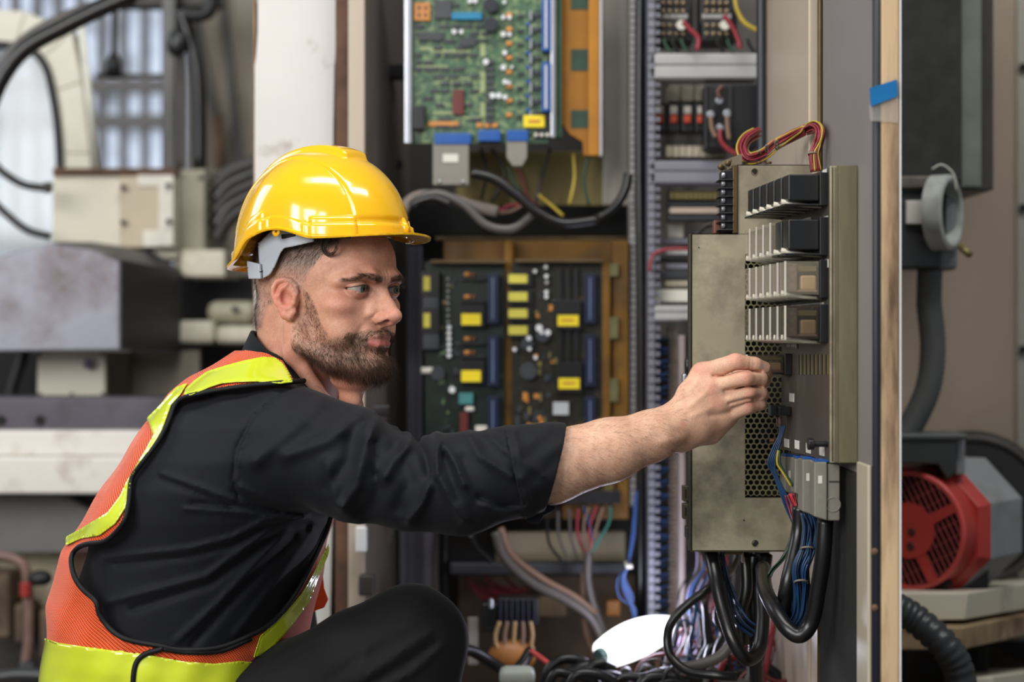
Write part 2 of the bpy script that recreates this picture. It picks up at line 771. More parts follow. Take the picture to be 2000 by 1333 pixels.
# ear
def EP(p):
    return (p[0] * 0.88 + 9.5, p[1] - 2.5, (p[2] + 13) * 0.84 - 13.5)


ERn = np.array([[math.cos(0.42), -math.sin(0.42), 0], [math.sin(0.42), math.cos(0.42), 0], [0, 0, 1]])
ell(EP((-8, 77, -12)), (16.2, 6.6, 22.5), 3, R=ERn.T)
ell(EP((-3, 86, -15)), (9.0, 9.5, 12.0), 3, op='s', R=ERn.T)
chain([EP(p) for p in [(4, 75, -14), (8, 74, -6), (7, 75, 4), (0, 78, 11.5), (-9, 82, 14), (-18, 86, 10), (-23, 88, 1), (-23, 88, -10),
       (-19, 86, -22), (-13, 82, -32)]], [2.2, 2.6, 3.1, 3.4, 3.5, 3.4, 3.2, 3.0, 2.8, 3.0], 1.4)
chain([EP(p) for p in [(-13, 82, -32), (-8, 80, -39), (-2, 77, -41), (4, 75, -34)]], [4.2, 5.4, 5.4, 3.8], 3)
chain([EP(p) for p in [(-4, 82, 5), (-11, 85, -1), (-15, 86, -12), (-13, 84, -23), (-7, 81, -29)]], [2.0, 2.4, 2.6, 2.6, 2.6], 3)
chain([EP(p) for p in [(5, 77, -21), (6, 77, -14)]], [3.8, 3.8], 3)
chain([EP(p) for p in [(-6, 80, -30), (0, 78, -29)]], [3.2, 2.8], 3)
ell(EP((1, 81, -17)), (4.5, 7, 5.5), 2, op='s')

# neck (leans forward out of the collar), then the hidden trunk
NK = Frame((0, 0, 0), (1, 0, 0), (0, 1, 0), (0, 0, 1), 1.0)
nk_t = HD.world((-16, 0, -40))
nk_b = np.array(W(552, 790, 2.37))


def neck_d(q):
    return d_cone(q, nk_t, nk_b, 0.058, 0.066)


body.put(neck_d, (nk_t + nk_b) / 2, 0.22, None, False, 'u', 0.018)
ell((-62, 0, -38), (36, 52, 34), 22, False)                               # nape
chain([(0, 58, -48), (-6, 52, -85), (30, 26, -150), (44, 12, -178)], [10, 11, 9, 7], 14)   # neck muscle
ell((50, 0, -112), (30, 28, 20), 18, False)                               # under the chin
ell((47, 0, -140), (16, 12, 16), 12, False)
stroke([(-62, 44, -74), (-50, 62, -96), (-24, 68, -128)], 2.6, -0.9)

SH = np.array(W(575, 868, 2.19))          # right shoulder
EL = np.array(W(900, 946, 2.15))          # elbow
CF = np.array(W(1075, 912, 2.19))         # where the cuff ends
WR = np.array(W(1322, 829, 2.25))         # wrist
wchain = lambda pts, rad, k: body.put(
    lambda q: d_chain(q, pts, rad, k * 0.6), np.mean(np.array(pts), 0),
    max(np.linalg.norm(np.array(p) - np.mean(np.array(pts), 0)) + r for p, r in zip(pts, rad)) + 0.02, None, False, 'u', k)
wchain([np.array(W(520, 900, 2.36)), np.array(W(400, 1120, 2.36)), np.array(W(330, 1360, 2.36))], [0.085, 0.10, 0.10], 0.03)
wchain([np.array(W(520, 880, 2.36)), SH], [0.06, 0.040], 0.03)
wchain([SH, EL], [0.038, 0.033], 0.02)


# forearm: wide below the elbow, tapering to a flat wrist
def fore(q):
    d = d_chain(q, [EL, CF, np.array(W(1190, 880, 2.21)), np.array(W(1270, 853, 2.23)), WR],
                [0.036, 0.0445, 0.0385, 0.031, 0.0285], 0.01)
    return d


body.put(fore, (EL + WR) / 2, 0.24, None, False, 'u', 0.012)

# hand, back towards the camera; points in pixels with their distance
YH = 2.26
hp = lambda px, py, y=0.0: np.array(W(px, py, YH + y))
MC = [hp(1372, 731, 0.004), hp(1390, 757, -0.006), hp(1401, 787, -0.004), hp(1409, 813, 0.004)]
for i, (m, rr) in enumerate(zip(MC, (0.0142, 0.0146, 0.0142, 0.0138))):
    o_ = WR + (hp(1322, 800) - hp(1322, 829)) * (0.62 - 0.55 * i)
    wchain([o_ + np.array([0.004, 0.004, 0]), (o_ + m) / 2 + np.array([0, -0.002, 0]), m], [0.0155, 0.0155, rr], 0.013)
wchain([hp(1345, 845, 0.012), hp(1385, 842, 0.018), hp(1424, 816, 0.018)], [0.019, 0.0155, 0.011], 0.018)      # little finger side
wchain([hp(1345, 790, 0.022), hp(1390, 775, 0.03), hp(1405, 800, 0.03)], [0.015, 0.014, 0.013], 0.014)        # palm
# thumb, behind the fingers: leaves the side of the palm near its base
wchain([hp(1340, 790, 0.028), hp(1378, 752, 0.052), hp(1428, 738, 0.052), hp(1470, 734, 0.040), hp(1496, 731, 0.026)],
       [0.016, 0.0135, 0.0115, 0.0105, 0.0085], 0.006)
FING = [
    ([MC[0], hp(1437, 709, -0.010), hp(1474, 713, -0.001), hp(1494, 719, 0.006)], [0.0132, 0.0116, 0.0095, 0.0078]),
    ([MC[1], hp(1455, 739, -0.014), hp(1484, 741, 0.002), hp(1492, 745, 0.020)], [0.0134, 0.0114, 0.0102, 0.0088]),
    ([MC[2], hp(1461, 768, -0.009), hp(1484, 768, 0.006), hp(1490, 772, 0.024)], [0.0130, 0.0106, 0.0096, 0.0084]),
    ([MC[3], hp(1458, 795, 0.000), hp(1482, 789, 0.012), hp(1487, 791, 0.028)], [0.0124, 0.0100, 0.0088, 0.0076]),
]
for pts, rad in FING:
    wchain([pts[0], pts[0] * 0.55 + pts[1] * 0.45 + np.array([0, 0.004, 0])], [0.0130, 0.0112], 0.008)
wchain([hp(1405, 775, 0.016), hp(1445, 752, 0.012), hp(1480, 748, 0.018)], [0.013, 0.011, 0.010], 0.006)
for pts, rad in FING:
    c = np.mean(np.array(pts), 0)
    body.put(lambda q, pts=pts, rad=rad: d_chain(q, pts, rad, 0.003), c, 0.07, None, False, 'u', 0.0012)


def wstroke(pp, w, A, fld, ymax=9.0, fade=None):
    """raised or sunk line on the side that faces the doorway; pp and w in pixels, A in metres"""
    c = np.array([W(a, b, 2.2) for a, b in pp]).mean(0)
    R = max(np.linalg.norm(np.array(W(a, b, 2.2)) - c) for a, b in pp) + w / 1500 * 3 + 0.25

    def fn(q, P):
        d = d_line2(proj(P), pp)
        g = A * np.exp(-(d / w) ** 2)
        return np.where(P[..., 1] < ymax, g, 0)
    fld.put(fn, c, R, None, False, 'disp', 0)


for a in (  # knuckle creases, tendons, valleys between the fingers
        ([(1392, 735), (1414, 735), (1438, 724), (1485, 726)], 3.0, -0.0030),
        ([(1415, 763), (1451, 756), (1486, 755)], 3.0, -0.0030),
        ([(1424, 789), (1457, 780), (1485, 777)], 3.0, -0.0030),
        ([(1466, 700), (1464, 728)], 2.0, -0.0008), ([(1472, 702), (1470, 728)], 2.0, -0.0007),
        ([(1388, 812), (1410, 809), (1428, 806)], 5, -0.0014),
        ([(1340, 770), (1362, 742)], 7, 0.0010), ([(1345, 795), (1380, 768)], 6, 0.0010),
        ([(1350, 815), (1392, 796)], 6, 0.0008), ([(1376, 752), (1384, 775)], 7, -0.0008),
        ([(1290, 865), (1330, 858)], 9, 0.0014)):
    wstroke(a[0], a[1], a[2], body, 2.262)

lo = np.array([-0.50, 1.98, 0.36])
hi = np.array([0.36, 2.56, 1.12])
bV, bF = polygonize(body.ev, lo, hi, 0.0016, n=20)


def islands(V, F):
    lab = np.arange(len(V))
    while True:
        m = lab[F].min(1)
        new = lab.copy()
        for k in range(4):
            np.minimum.at(new, F[:, k], m)
        new = new[new]
        if (new == lab).all():
            return lab
        lab = new


lb_ = islands(bV, bF)
ids, cn_ = np.unique(lb_, return_counts=True)
print('BODY ISLANDS', sorted(cn_.tolist())[-5:])
kp = lb_[bF[:, 0]] == ids[np.argmax(cn_)]
used = np.unique(bF[kp])
mp_ = -np.ones(len(bV), int)
mp_[used] = np.arange(len(used))
bV, bF = bV[used], mp_[bF[kp]]
bV = laplace(bV, bF, 1, 0.4)
bN = vnormals(bV, bF)

# skin tones that belong to the skin: redder ear, nose, cheeks, knuckles; paler scalp; stubble under the beard
q = HD.loc(bV)
f_, l_, u_ = q[:, 0], np.abs(q[:, 1]), q[:, 2]
rl = q[:, 1]


def gs(c, r):
    return np.exp(-(((f_ - c[0]) / r[0]) ** 2 + ((l_ - c[1]) / r[1]) ** 2 + ((u_ - c[2]) / r[2]) ** 2))


head = (u_ > -190) & (bV[:, 0] < -0.08) & (f_ > -110)
red = 1.0 * gs((0, 82, -14), (22, 14, 30)) + 0.55 * gs((112, 0, -34), (16, 18, 14)) + 0.4 * gs((70, 46, -22), (22, 26, 18)) \
    + 0.35 * gs((84, 16, 30), (24, 30, 12)) + 0.5 * gs((-30, 50, -110), (70, 60, 50))
lip = np.clip(1.6 * np.exp(-((u_ + 68.5) / 4.6) ** 4) * (f_ > 78) * np.clip(1 - (l_ / 24) ** 4, 0, 1), 0, 1) * 0.9 \
    + 0.8 * np.exp(-((u_ + 60.0) / 2.6) ** 4) * (f_ > 84) * np.clip(1 - (l_ / 20) ** 4, 0, 1)
lip = np.clip(lip, 0, 1)
sm = lambda x, a, b: np.clip((x - a) / (b - a), 0, 1) ** 2 * (3 - 2 * np.clip((x - a) / (b - a), 0, 1))


def beard_mask(f, l, u):
    upper = np.interp(f, [0, 24, 36, 46, 60, 72, 84, 96, 130], [8, 4, -16, -40, -58, -56, -50, -48, -48])
    lower = np.interp(f, [0, 10, 30, 60, 100], [-66, -84, -104, -116, -120])
    back = np.interp(u, [-100, -75, -50, -20, 5], [24, 4, 6, 19, 22])
    m = (((f + 2) / 17) ** 2 + ((u + 18) / 27) ** 2 > 1) * sm(upper - u, 0, 7) * sm(u - lower, -2, 8) * sm(f - back, 0, 5)
    # bare skin beside the lower lip
    m = m * (1 - 0.85 * np.exp(-(((l - 15) / 8) ** 2 + ((u + 79) / 7) ** 2)) * (f > 75))
    m = m * (1 - np.exp(-((u + 65) / 7.5) ** 6) * (l < 21) * (f > 80))
    return m


def beard_dens(f, l, u):
    d = 0.32 + 0.68 * sm(-u, 58, 84) + 0.75 * ((f > 76) & (u < -46))
    d = np.where((f < 45) & (u > -50), 0.42, d)
    return np.clip(d, 0, 1) * beard_mask(f, l, u)


bm = beard_mask(f_, l_, u_) * head
bd = beard_dens(f_, l_, u_) * head


def scalp_mask(f, l, u):
    line = np.interp(u, [-60, -25, -8, 0, 20, 40, 60, 200], [-60, -42, 24, 27, 37, 52, 68, 72])
    return sm(line - f, 0, 8) * sm(u, -62, -46) * (((f + 2) / 19) ** 2 + ((u + 18) / 29) ** 2 > 1)


sc = scalp_mask(f_, l_, u_) * head
fade_ = sm(u_, 6, 46) * 0.8 + sm(-f_, 50, 82) * 0.7
base = np.array([0.68, 0.375, 0.255])
C = np.tile(base, (len(bV), 1))
C[bV[:, 0] > -0.06] = (0.72, 0.44, 0.305)


def blend(C, t, a):
    a = np.clip(a, 0, 1)[:, None]
    return C * (1 - a) + np.array(t) * a


face_ = head * (f_ > 20) * 0.30
C = blend(C, (0.62, 0.30, 0.22), face_)
C = blend(C, (0.64, 0.21, 0.15), red * head * 0.85)
C = blend(C, (0.48, 0.14, 0.12), lip * head)
eo_ = eye_open(np.stack([f_, l_, u_], 1))
C = blend(C, (0.16, 0.09, 0.07), 0.75 * np.exp(-((eo_ + 0.6) / 1.0) ** 2) * (f_ > 74) * (u_ > -0.5) * head)
C = blend(C, (0.42, 0.20, 0.16), 0.5 * np.exp(-((eo_ + 1.0) / 1.8) ** 2) * (f_ > 74) * (u_ <= -0.5) * head)
C = blend(C, (0.26, 0.17, 0.13), bd * 0.70)
C = blend(C, (0.27, 0.20, 0.165), np.clip(sc * (0.40 + fade_), 0, 0.9))
pp_ = proj(bV)
kn = np.zeros(len(bV))
for cx, cy, rr in ((1437, 700, 19), (1368, 722, 20), (1456, 735, 14), (1388, 758, 14), (1466, 771, 12), (1400, 787, 14), (1464, 794, 11), (1335, 829, 7)):
    kn += np.exp(-(((pp_[:, 0] - cx) ** 2 + (pp_[:, 1] - cy) ** 2) / rr ** 2))
arm = bV[:, 0] > -0.05
C = blend(C, (0.66, 0.27, 0.20), kn * arm * 0.55)
nail = np.exp(-(((pp_[:, 0] - 1490) / 8) ** 4 + ((pp_[:, 1] - 716) / 6.5) ** 4)) * arm * (bV[:, 1] < 2.262)
C = blend(C, (0.70, 0.47, 0.40), nail * 0.9)
C = C * (1 + 0.05 * rng.standard_normal(len(C)))[:, None]
C = np.clip(C, 0, 1)

skin = bpy.data.materials.new('skin')
skin.use_nodes = True
nt = skin.node_tree
pb = nt.nodes['Principled BSDF']
at = nt.nodes.new('ShaderNodeAttribute')
at.attribute_name = 'tint'
nz = nt.nodes.new('ShaderNodeTexNoise')
nz.inputs['Scale'].default_value = 55
nz.inputs['Detail'].default_value = 6
rmp = nt.nodes.new('ShaderNodeValToRGB')
rmp.color_ramp.elements[0].position = 0.35
rmp.color_ramp.elements[0].color = (0.90, 0.82, 0.80, 1)
rmp.color_ramp.elements[1].position = 0.65
rmp.color_ramp.elements[1].color = (1.05, 1.05, 1.04, 1)
mx = nt.nodes.new('ShaderNodeMix')
mx.data_type = 'RGBA'
mx.blend_type = 'MULTIPLY'
mx.inputs[0].default_value = 1
tcs = nt.nodes.new('ShaderNodeTexCoord')
nt.links.new(tcs.outputs['Object'], nz.inputs['Vector'])
nt.links.new(nz.outputs[0], rmp.inputs[0])
nt.links.new(at.outputs['Color'], mx.inputs[6])
nt.links.new(rmp.outputs[0], mx.inputs[7])
nt.links.new(mx.outputs[2], pb.inputs['Base Color'])
pb.inputs['Roughness'].default_value = 0.50
pb.inputs['Specular IOR Level'].default_value = 0.42
pb.inputs['Subsurface Weight'].default_value = 0.12
pb.inputs['Subsurface Radius'].default_value = (1.0, 0.35, 0.2)
pb.inputs['Subsurface Scale'].default_value = 0.006
nb_ = nt.nodes.new('ShaderNodeTexVoronoi')
nb_.inputs['Scale'].default_value = 900
nt.links.new(tcs.outputs['Object'], nb_.inputs['Vector'])
nb2 = nt.nodes.new('ShaderNodeTexNoise')
nb2.inputs['Scale'].default_value = 220
nb2.inputs['Detail'].default_value = 3
nt.links.new(tcs.outputs['Object'], nb2.inputs['Vector'])
ad = nt.nodes.new('ShaderNodeMath')
ad.operation = 'ADD'
nt.links.new(nb_.outputs[0], ad.inputs[0])
nt.links.new(nb2.outputs[0], ad.inputs[1])
bpn = nt.nodes.new('ShaderNodeBump')
bpn.inputs['Strength'].default_value = 0.25
bpn.inputs['Distance'].default_value = 0.0008
nt.links.new(ad.outputs[0], bpn.inputs['Height'])
nt.links.new(bpn.outputs[0], pb.inputs['Normal'])

person = empty('person', (W(330, 1333, 2.36).x, 2.36, 0.0),
               'bearded man in black shirt and orange safety vest, crouching, one arm stretched to the relays', 'person')
bodyo = np_mesh('body', bV, bF, skin, person, C)

# eyes
eye_m = mat('eye_white', 'a99a92', rough=0.12, var=0.04, scale=200)  # greyed: the shade at the eye is put into this white
iris_m = mat('iris_green_grey', '4f5852', rough=0.1, var=0.35, scale=900)
pup_m = mat('pupil_black', '050505', rough=0.05, var=0)
gaze = (HD.world((1, 0.0, 0)) - HO) * 1000
gaze = gaze + np.array([0.16, 0.0, -0.05])
gaze /= np.linalg.norm(gaze)
for sgn in (1, -1):
    c = HD.world((79.3, 31.5 * sgn, 0))
    eo = MB().ball(c, 0.0121, 32).build('eye', eye_m, bodyo, smooth=True)
    ib = MB()
    prof = [(0.0, 0.01245)] + [(0.0059 * k / 6, math.sqrt(0.0124 ** 2 - (0.0059 * k / 6) ** 2) + 0.00012) for k in range(1, 7)]
    ib.lathe(prof, c, gaze, 28)
    ib.build('iris', iris_m, eo, smooth=True)
    ib = MB()
    prof = [(0.0, 0.01262)] + [(0.0025 * k / 3, math.sqrt(0.0124 ** 2 - (0.0025 * k / 3) ** 2) + 0.00022) for k in range(1, 4)]
    ib.lathe(prof, c, gaze, 20)
    ib.build('pupil', pup_m, eo, smooth=True)

# ---- hair
hair_m = mat('brown_hair', '4a3a2c', rough=0.45, var=0.35, scale=300, spec=0.4)
beard_m = mat('beard_hair', '46301f', rough=0.5, var=0.4, scale=300, spec=0.35)
arm_hair_m = mat('arm_hair', '5a4130', rough=0.5, var=0.2, scale=300, spec=0.35)


def grow(name, m, dens, number, direc, ln, r, bend_amt, parent, jit=0.35, lift=0.4, label=None):
    w = np.clip(dens, 0, None)
    idx = rng.choice(len(bV), number, p=w / w.sum())
    R0 = bV[idx] + rng.normal(0, 0.0006, (number, 3))
    N = bN[idx]
    R0 = R0 - N * 0.0004
    D = direc(idx)
    D = D - (D * N).sum(1)[:, None] * N
    D /= np.linalg.norm(D, axis=1)[:, None] + 1e-9
    D = D + N * lift + rng.normal(0, jit, (number, 3)) * 0.6
    L = ln(idx) * rng.uniform(0.6, 1.2, number)
    bend = rng.normal(0, bend_amt, (number, 3)) + np.array([0, 0, -bend_amt * 0.6])
    V, F = strands(R0, D, bend, L, np.full(number, r), 3)
    return np_mesh(name, V, F, m, parent)


hw = lambda a: np.array(a, float) @ HD.M          # head-local direction to world
down_fwd = hw((0.45, 0, -1))
q_ = q


def beard_dir(idx):
    f, l, u = q_[idx, 0], q_[idx, 1], q_[idx, 2]
    d = np.tile(np.array([0.35, 0.0, -1.0]), (len(idx), 1))
    mo = (u > -62) & (f > 75)
    d[mo] = np.stack([-0.25 * np.ones(mo.sum()), 0.9 * np.sign(l[mo]), -0.8 * np.ones(mo.sum())], 1)
    return d @ HD.M


vis_body = bV[:, 0] < -0.05
grow('beard', beard_m, bd * vis_body, 14000, beard_dir, lambda i: 0.0045 + 0.0055 * sm(-u_[i], 70, 100) + 0.002 * (f_[i] > 75), 0.00014, 0.25,
     bodyo, 0.45, 0.55)


def scalp_dir(idx):
    return np.tile(hw((-0.55, 0, -0.9)), (len(idx), 1))


grow('hair', hair_m, sc * (0.35 + fade_) * vis_body * (bV[:, 1] < 2.33), 11000, scalp_dir,
     lambda i: 0.004 + 0.012 * sm(u_[i], 22, 58) + 0.007 * sm(-f_[i], 62, 88), 0.00013, 0.2, bodyo, 0.35, 0.35)
brow = (np.exp(-((u_ - np.interp(l_, [8, 20, 34, 50], [11.5, 14.0, 16.0, 9])) / np.interp(l_, [8, 30, 52], [4.0, 3.2, 1.5])) ** 4)
        * (l_ > 7) * (l_ < 53) * (f_ > 45)) * head
C2 = blend(C, (0.26, 0.16, 0.11), brow * 0.45)
cc = np.ones((len(bV), 4), dtype=np.float32)
cc[:, :3] = C2[:len(bV)]
bodyo.data.color_attributes['tint'].data.foreach_set('color', cc.ravel())
grow('eyebrow', beard_m, brow * (rl > 0), 900, lambda i: np.tile(hw((-0.3, 1.0, 0.25)), (len(i), 1)), lambda i: np.full(len(i), 0.008), 0.00010, 0.1, bodyo, 0.3, 0.3)
grow('eyebrow', beard_m, brow * (rl < 0), 800, lambda i: np.tile(hw((-0.3, -1.0, 0.25)), (len(i), 1)), lambda i: np.full(len(i), 0.008), 0.00010, 0.1, bodyo, 0.3, 0.3)
fa = ((bV[:, 0] > 0.03) & (bV[:, 0] < 0.215) & (bV[:, 1] < 3)) * 1.0
axd = (WR - CF) / np.linalg.norm(WR - CF)
grow('arm_hair', arm_hair_m, fa, 2600, lambda i: np.tile(axd + np.array([0, 0, -0.7]), (len(i), 1)), lambda i: np.full(len(i), 0.016), 0.00008, 0.3, bodyo, 0.5, 0.35)
# curl of hair on the temple, under the brim
mb = MB()
for k in range(22):
    a0 = rng.uniform(-0.4, 0.4)
    ctr = HD.world((61, 60, 53)) + rng.normal(0, 0.0012, 3)
    P = []
    for i in range(16):
        a = a0 + 2.6 + i / 15 * 4.4
        rr = 0.0125 + 0.002 * math.sin(k)
        P.append(ctr + hf * (rr * math.cos(a)) + hu * (rr * math.sin(a)) + hl * (0.004 * i / 15))
    mb.tube(P, [0.00022] * 16, 4)
mb.build('curl', hair_m, bodyo, smooth=True)
# lashes
mb = MB()
for sgn in (1, -1):
    for k in range(26):
        l = 18 + k * 1.05
        t = (l - 16.5) / 30.0
        u = 0.2 + 4.6 * math.sin(math.pi * t ** 0.85) + 0.5 * t
        ff = 79 + math.sqrt(max(0, 14 ** 2 - ((l - 31.5) * 0.93) ** 2 - u * u))
        a = HD.world((ff - 0.5, l * sgn, u))
        b = HD.world((ff + 4, (l + 1.5) * sgn, u - 0.5))
        c = HD.world((ff + 6.5, (l + 3) * sgn, u + 1.5))
        mb.tube([a, b, c], [0.00016, 0.00012, 0.00005], 3)
mb.build('eyelashes', hair_m, bodyo, smooth=True)
# ------------------------------------------------------------------ shirt, vest, trousers
def zloft(levels, Yc=2.36, pw=2.2):
    """levels: (py, px left, px right, y near, y far) cross sections of a trunk"""
    L = np.array(sorted(levels, key=lambda a: -a[0]), float)
    z = CH - (L[:, 0] - 666.5) / FPX * Yc
    xl = (L[:, 1] - 1000) / FPX * Yc
    xr = (L[:, 2] - 1000) / FPX * Yc

    def fn(q):
        Z = q[..., 2]
        a = np.interp(Z, z, xl)
        b = np.interp(Z, z, xr)
        c = np.interp(Z, z, L[:, 3])
        d = np.interp(Z, z, L[:, 4])
        cx, rx, cy, ry = (a + b) / 2, (b - a) / 2, (c + d) / 2, (d - c) / 2
        k = (np.abs((q[..., 0] - cx) / rx) ** pw + np.abs((q[..., 1] - cy) / ry) ** pw) ** (1 / pw)
        e = (k - 1) * np.minimum(rx, ry) * 0.85
        return np.maximum(e, np.maximum(z[0] - Z, Z - z[-1]) * 0.8)
    return fn


TORSO = [(660, 494, 580, 2.31, 2.44), (690, 470, 608, 2.27, 2.47), (715, 428, 625, 2.24, 2.50), (745, 385, 640, 2.205, 2.53),
         (770, 350, 650, 2.17, 2.55), (820, 308, 665, 2.135, 2.57), (880, 272, 672, 2.12, 2.575), (935, 236, 672, 2.12, 2.575),
         (990, 206, 664, 2.13, 2.57), (1030, 194, 640, 2.14, 2.565), (1065, 188, 628, 2.15, 2.56), (1100, 176, 618, 2.155, 2.56),
         (1145, 160, 606, 2.16, 2.555), (1200, 138, 592, 2.165, 2.55), (1260, 126, 575, 2.165, 2.55), (1333, 120, 560, 2.17, 2.55),
         (1440, 130, 520, 2.18, 2.54)]
shirt = Field()
tor = zloft(TORSO)
shirt.put(tor, None, 0, None, False, 'u', 0.0)
sl_pts = [W(575, 866, 2.195), W(690, 908, 2.17), W(800, 944, 2.155), W(900, 946, 2.15), W(1000, 922, 2.16), W(1075, 908, 2.18)]
sl_r = [0.069, 0.0675, 0.0555, 0.0595, 0.0535, 0.047]


def sleeve_d(q):
    return d_chain(q, [np.array(p) for p in sl_pts], sl_r, 0.012)


shirt.put(sleeve_d, np.array(sl_pts).mean(0), 0.30, None, False, 'u', 0.030)
# far shoulder and sleeve, hanging down on the other side
shirt.put(lambda q: d_chain(q, [np.array(W(560, 860, 2.50)), np.array(W(530, 1060, 2.60)), np.array(W(560, 1240, 2.56))], [0.065, 0.050, 0.045], 0.01),
          np.array(W(620, 1060, 2.55)), 0.30, None, False, 'u', 0.03)
cutp = np.array(W(1078, 911, 2.18))
cutn = np.array([0.93, 0.02, 0.30])
cutn /= np.linalg.norm(cutn)
cutn = np.array([0.965, 0.03, -0.26])
cutn /= np.linalg.norm(cutn)
shirt.put(lambda q: -((q - cutp) @ cutn + 0.006), cutp, 0.16, None, False, 's', 0.002)
shirt.put(lambda q: np.maximum(d_chain(q, [np.array(p) for p in sl_pts[3:]], [0.050, 0.046, 0.0425], 0.01), -((q - cutp) @ cutn) - 0.025), cutp, 0.16, None, False, 's', 0.003)
# neck hole
shirt.put(lambda q: d_cone(q, nk_t, nk_b, 0.060, 0.068) , (nk_t + nk_b) / 2, 0.22, None, False, 's', 0.004)

RID = [([(735, 822), (724, 862), (727, 900), (748, 932)], 9, 0.0065), ([(722, 835), (697, 950), (668, 990)], 11, 0.007),
       ([(803, 860), (765, 908), (752, 935)], 11, 0.008), ([(853, 850), (853, 926), (839, 944), (824, 985), (798, 1018)], 8, 0.0085),
       ([(862, 862), (893, 910), (908, 948)], 7, 0.006), ([(862, 938), (886, 984), (906, 1015)], 9, 0.007),
       ([(916, 850), (937, 890), (1000, 932)], 9, 0.0055), ([(640, 905), (655, 985), (700, 1015)], 12, 0.005),
       ([(940, 985), (990, 1000), (1030, 990)], 9, 0.005), ([(620, 790), (560, 850), (500, 900)], 16, 0.004),
       ([(700, 815), (640, 860), (560, 890)], 14, 0.006), ([(955, 850), (985, 880), (1015, 895)], 7, 0.004)]
VAL = [([(728, 868), (736, 925)], 9, -0.009), ([(811, 852), (830, 890), (842, 938)], 9, -0.010),
       ([(868, 893), (878, 925), (891, 975)], 9, -0.0055), ([(775, 880), (800, 940), (780, 990)], 16, -0.007),
       ([(905, 900), (925, 950), (935, 985)], 13, -0.006), ([(938, 972), (965, 990), (1015, 990)], 7, -0.006),
       ([(690, 830), (680, 900), (640, 950)], 13, -0.006), ([(745, 940), (730, 985), (700, 1010)], 14, -0.006),
       ([(742, 815), (770, 840), (808, 862)], 9, -0.006)]
TF = [([(600, 1010), (519, 1016), (455, 1050), (369, 1073), (203, 1091)], 7, 0.0050), ([(600, 1022), (520, 1034), (455, 1066), (369, 1088), (230, 1102)], 8, -0.0045),
      ([(590, 1015), (524, 1037), (401, 1127), (214, 1176)], 8, 0.0055), ([(600, 1030), (535, 1052), (410, 1142), (260, 1190)], 9, -0.0055),
      ([(561, 1037), (422, 1182), (347, 1251)], 8, 0.005), ([(575, 1050), (440, 1190), (375, 1262)], 9, -0.005),
      ([(610, 1040), (530, 1150), (460, 1240)], 9, 0.004), ([(315, 925), (390, 952), (455, 978)], 6, 0.0028), ([(312, 935), (385, 963), (450, 988)], 5, -0.0028),
      ([(374, 983), (470, 990), (545, 1003)], 5, -0.0035), ([(360, 995), (470, 1002), (540, 1012)], 5, 0.003),
      ([(455, 960), (500, 985), (560, 1004), (650, 1012)], 6, -0.004), ([(470, 950), (520, 975), (600, 998)], 7, 0.003),
      ([(588, 752), (535, 775), (492, 818), (462, 877), (455, 936), (466, 978)], 3.6, -0.0026),
      ([(594, 757), (541, 781), (499, 822), (469, 879), (462, 936)], 2.2, 0.0012),
      ([(560, 800), (610, 830), (700, 850)], 14, 0.004)]
for a in RID + VAL + TF:
    wstroke(a[0], a[1] * (1.0 if a in RID + VAL else 0.85), a[2] * (1.3 if a in RID else (1.0 if a in VAL else (1.0 if a[1] < 4 else 0.6))), shirt, 2.20 if a in RID + VAL else 2.34)
sV, sF = polygonize(shirt.ev, (-0.66, 1.98, 0.38), (0.10, 2.70, 0.93), 0.0028, n=16)
sV = laplace(sV, sF, 2, 0.5)
shirt_m = mat('black_shirt_cloth', '0b0d13', rough=0.75, var=0.10, scale=60, bump=0.10, bscale=1800, spec=0.3, sheen=0.05)
shirto = np_mesh('shirt', sV, sF, shirt_m, person)

# collar band
cl = Field()
cax = (nk_b - nk_t) / np.linalg.norm(nk_b - nk_t)
CP = np.array(W(562, 712, 2.36))
cnrm = np.array([0.68, 0.0, 0.73])
cnrm /= np.linalg.norm(cnrm)
cl.put(lambda q: np.maximum(np.maximum(np.abs(d_cone(q, nk_t, nk_b, 0.062, 0.070) - 0.006) - 0.0024, (q - CP) @ cnrm - 0.004),
                            -((q - CP) @ cnrm) - 0.048), CP, 0.3, None, False, 'u', 0.0)
cV, cF = polygonize(cl.ev, CP - 0.14, CP + 0.14, 0.0018, n=16)
cV = laplace(cV, cF, 2, 0.5)
np_mesh('collar', cV, cF, shirt_m, shirto)

# turned-back cuff: a wider ring of cloth over the end of the sleeve
cf = Field()
c0 = np.array(W(1012, 922, 2.16))
c1 = cutp
ca = (c1 - c0) / np.linalg.norm(c1 - c0)
tilt0 = np.array([0.96, 0.0, 0.22])
tilt0 /= np.linalg.norm(tilt0)
tilt1 = cutn.copy()
tilt1 /= np.linalg.norm(tilt1)


def cuff_d(q):
    d = d_cone(q, c0 - ca * 0.05, c1 + ca * 0.05, 0.0570, 0.0458)
    d = d - 0.0014 * np.sin(q[..., 2] * 95 + q[..., 0] * 60) - 0.0008 * np.sin(q[..., 2] * 210 - q[..., 0] * 150)
    t = np.abs(d - 0.0008) - 0.0022
    return np.maximum(t, np.maximum((q - c1) @ tilt1 - 0.004, -((q - c0) @ tilt0) - 0.004))


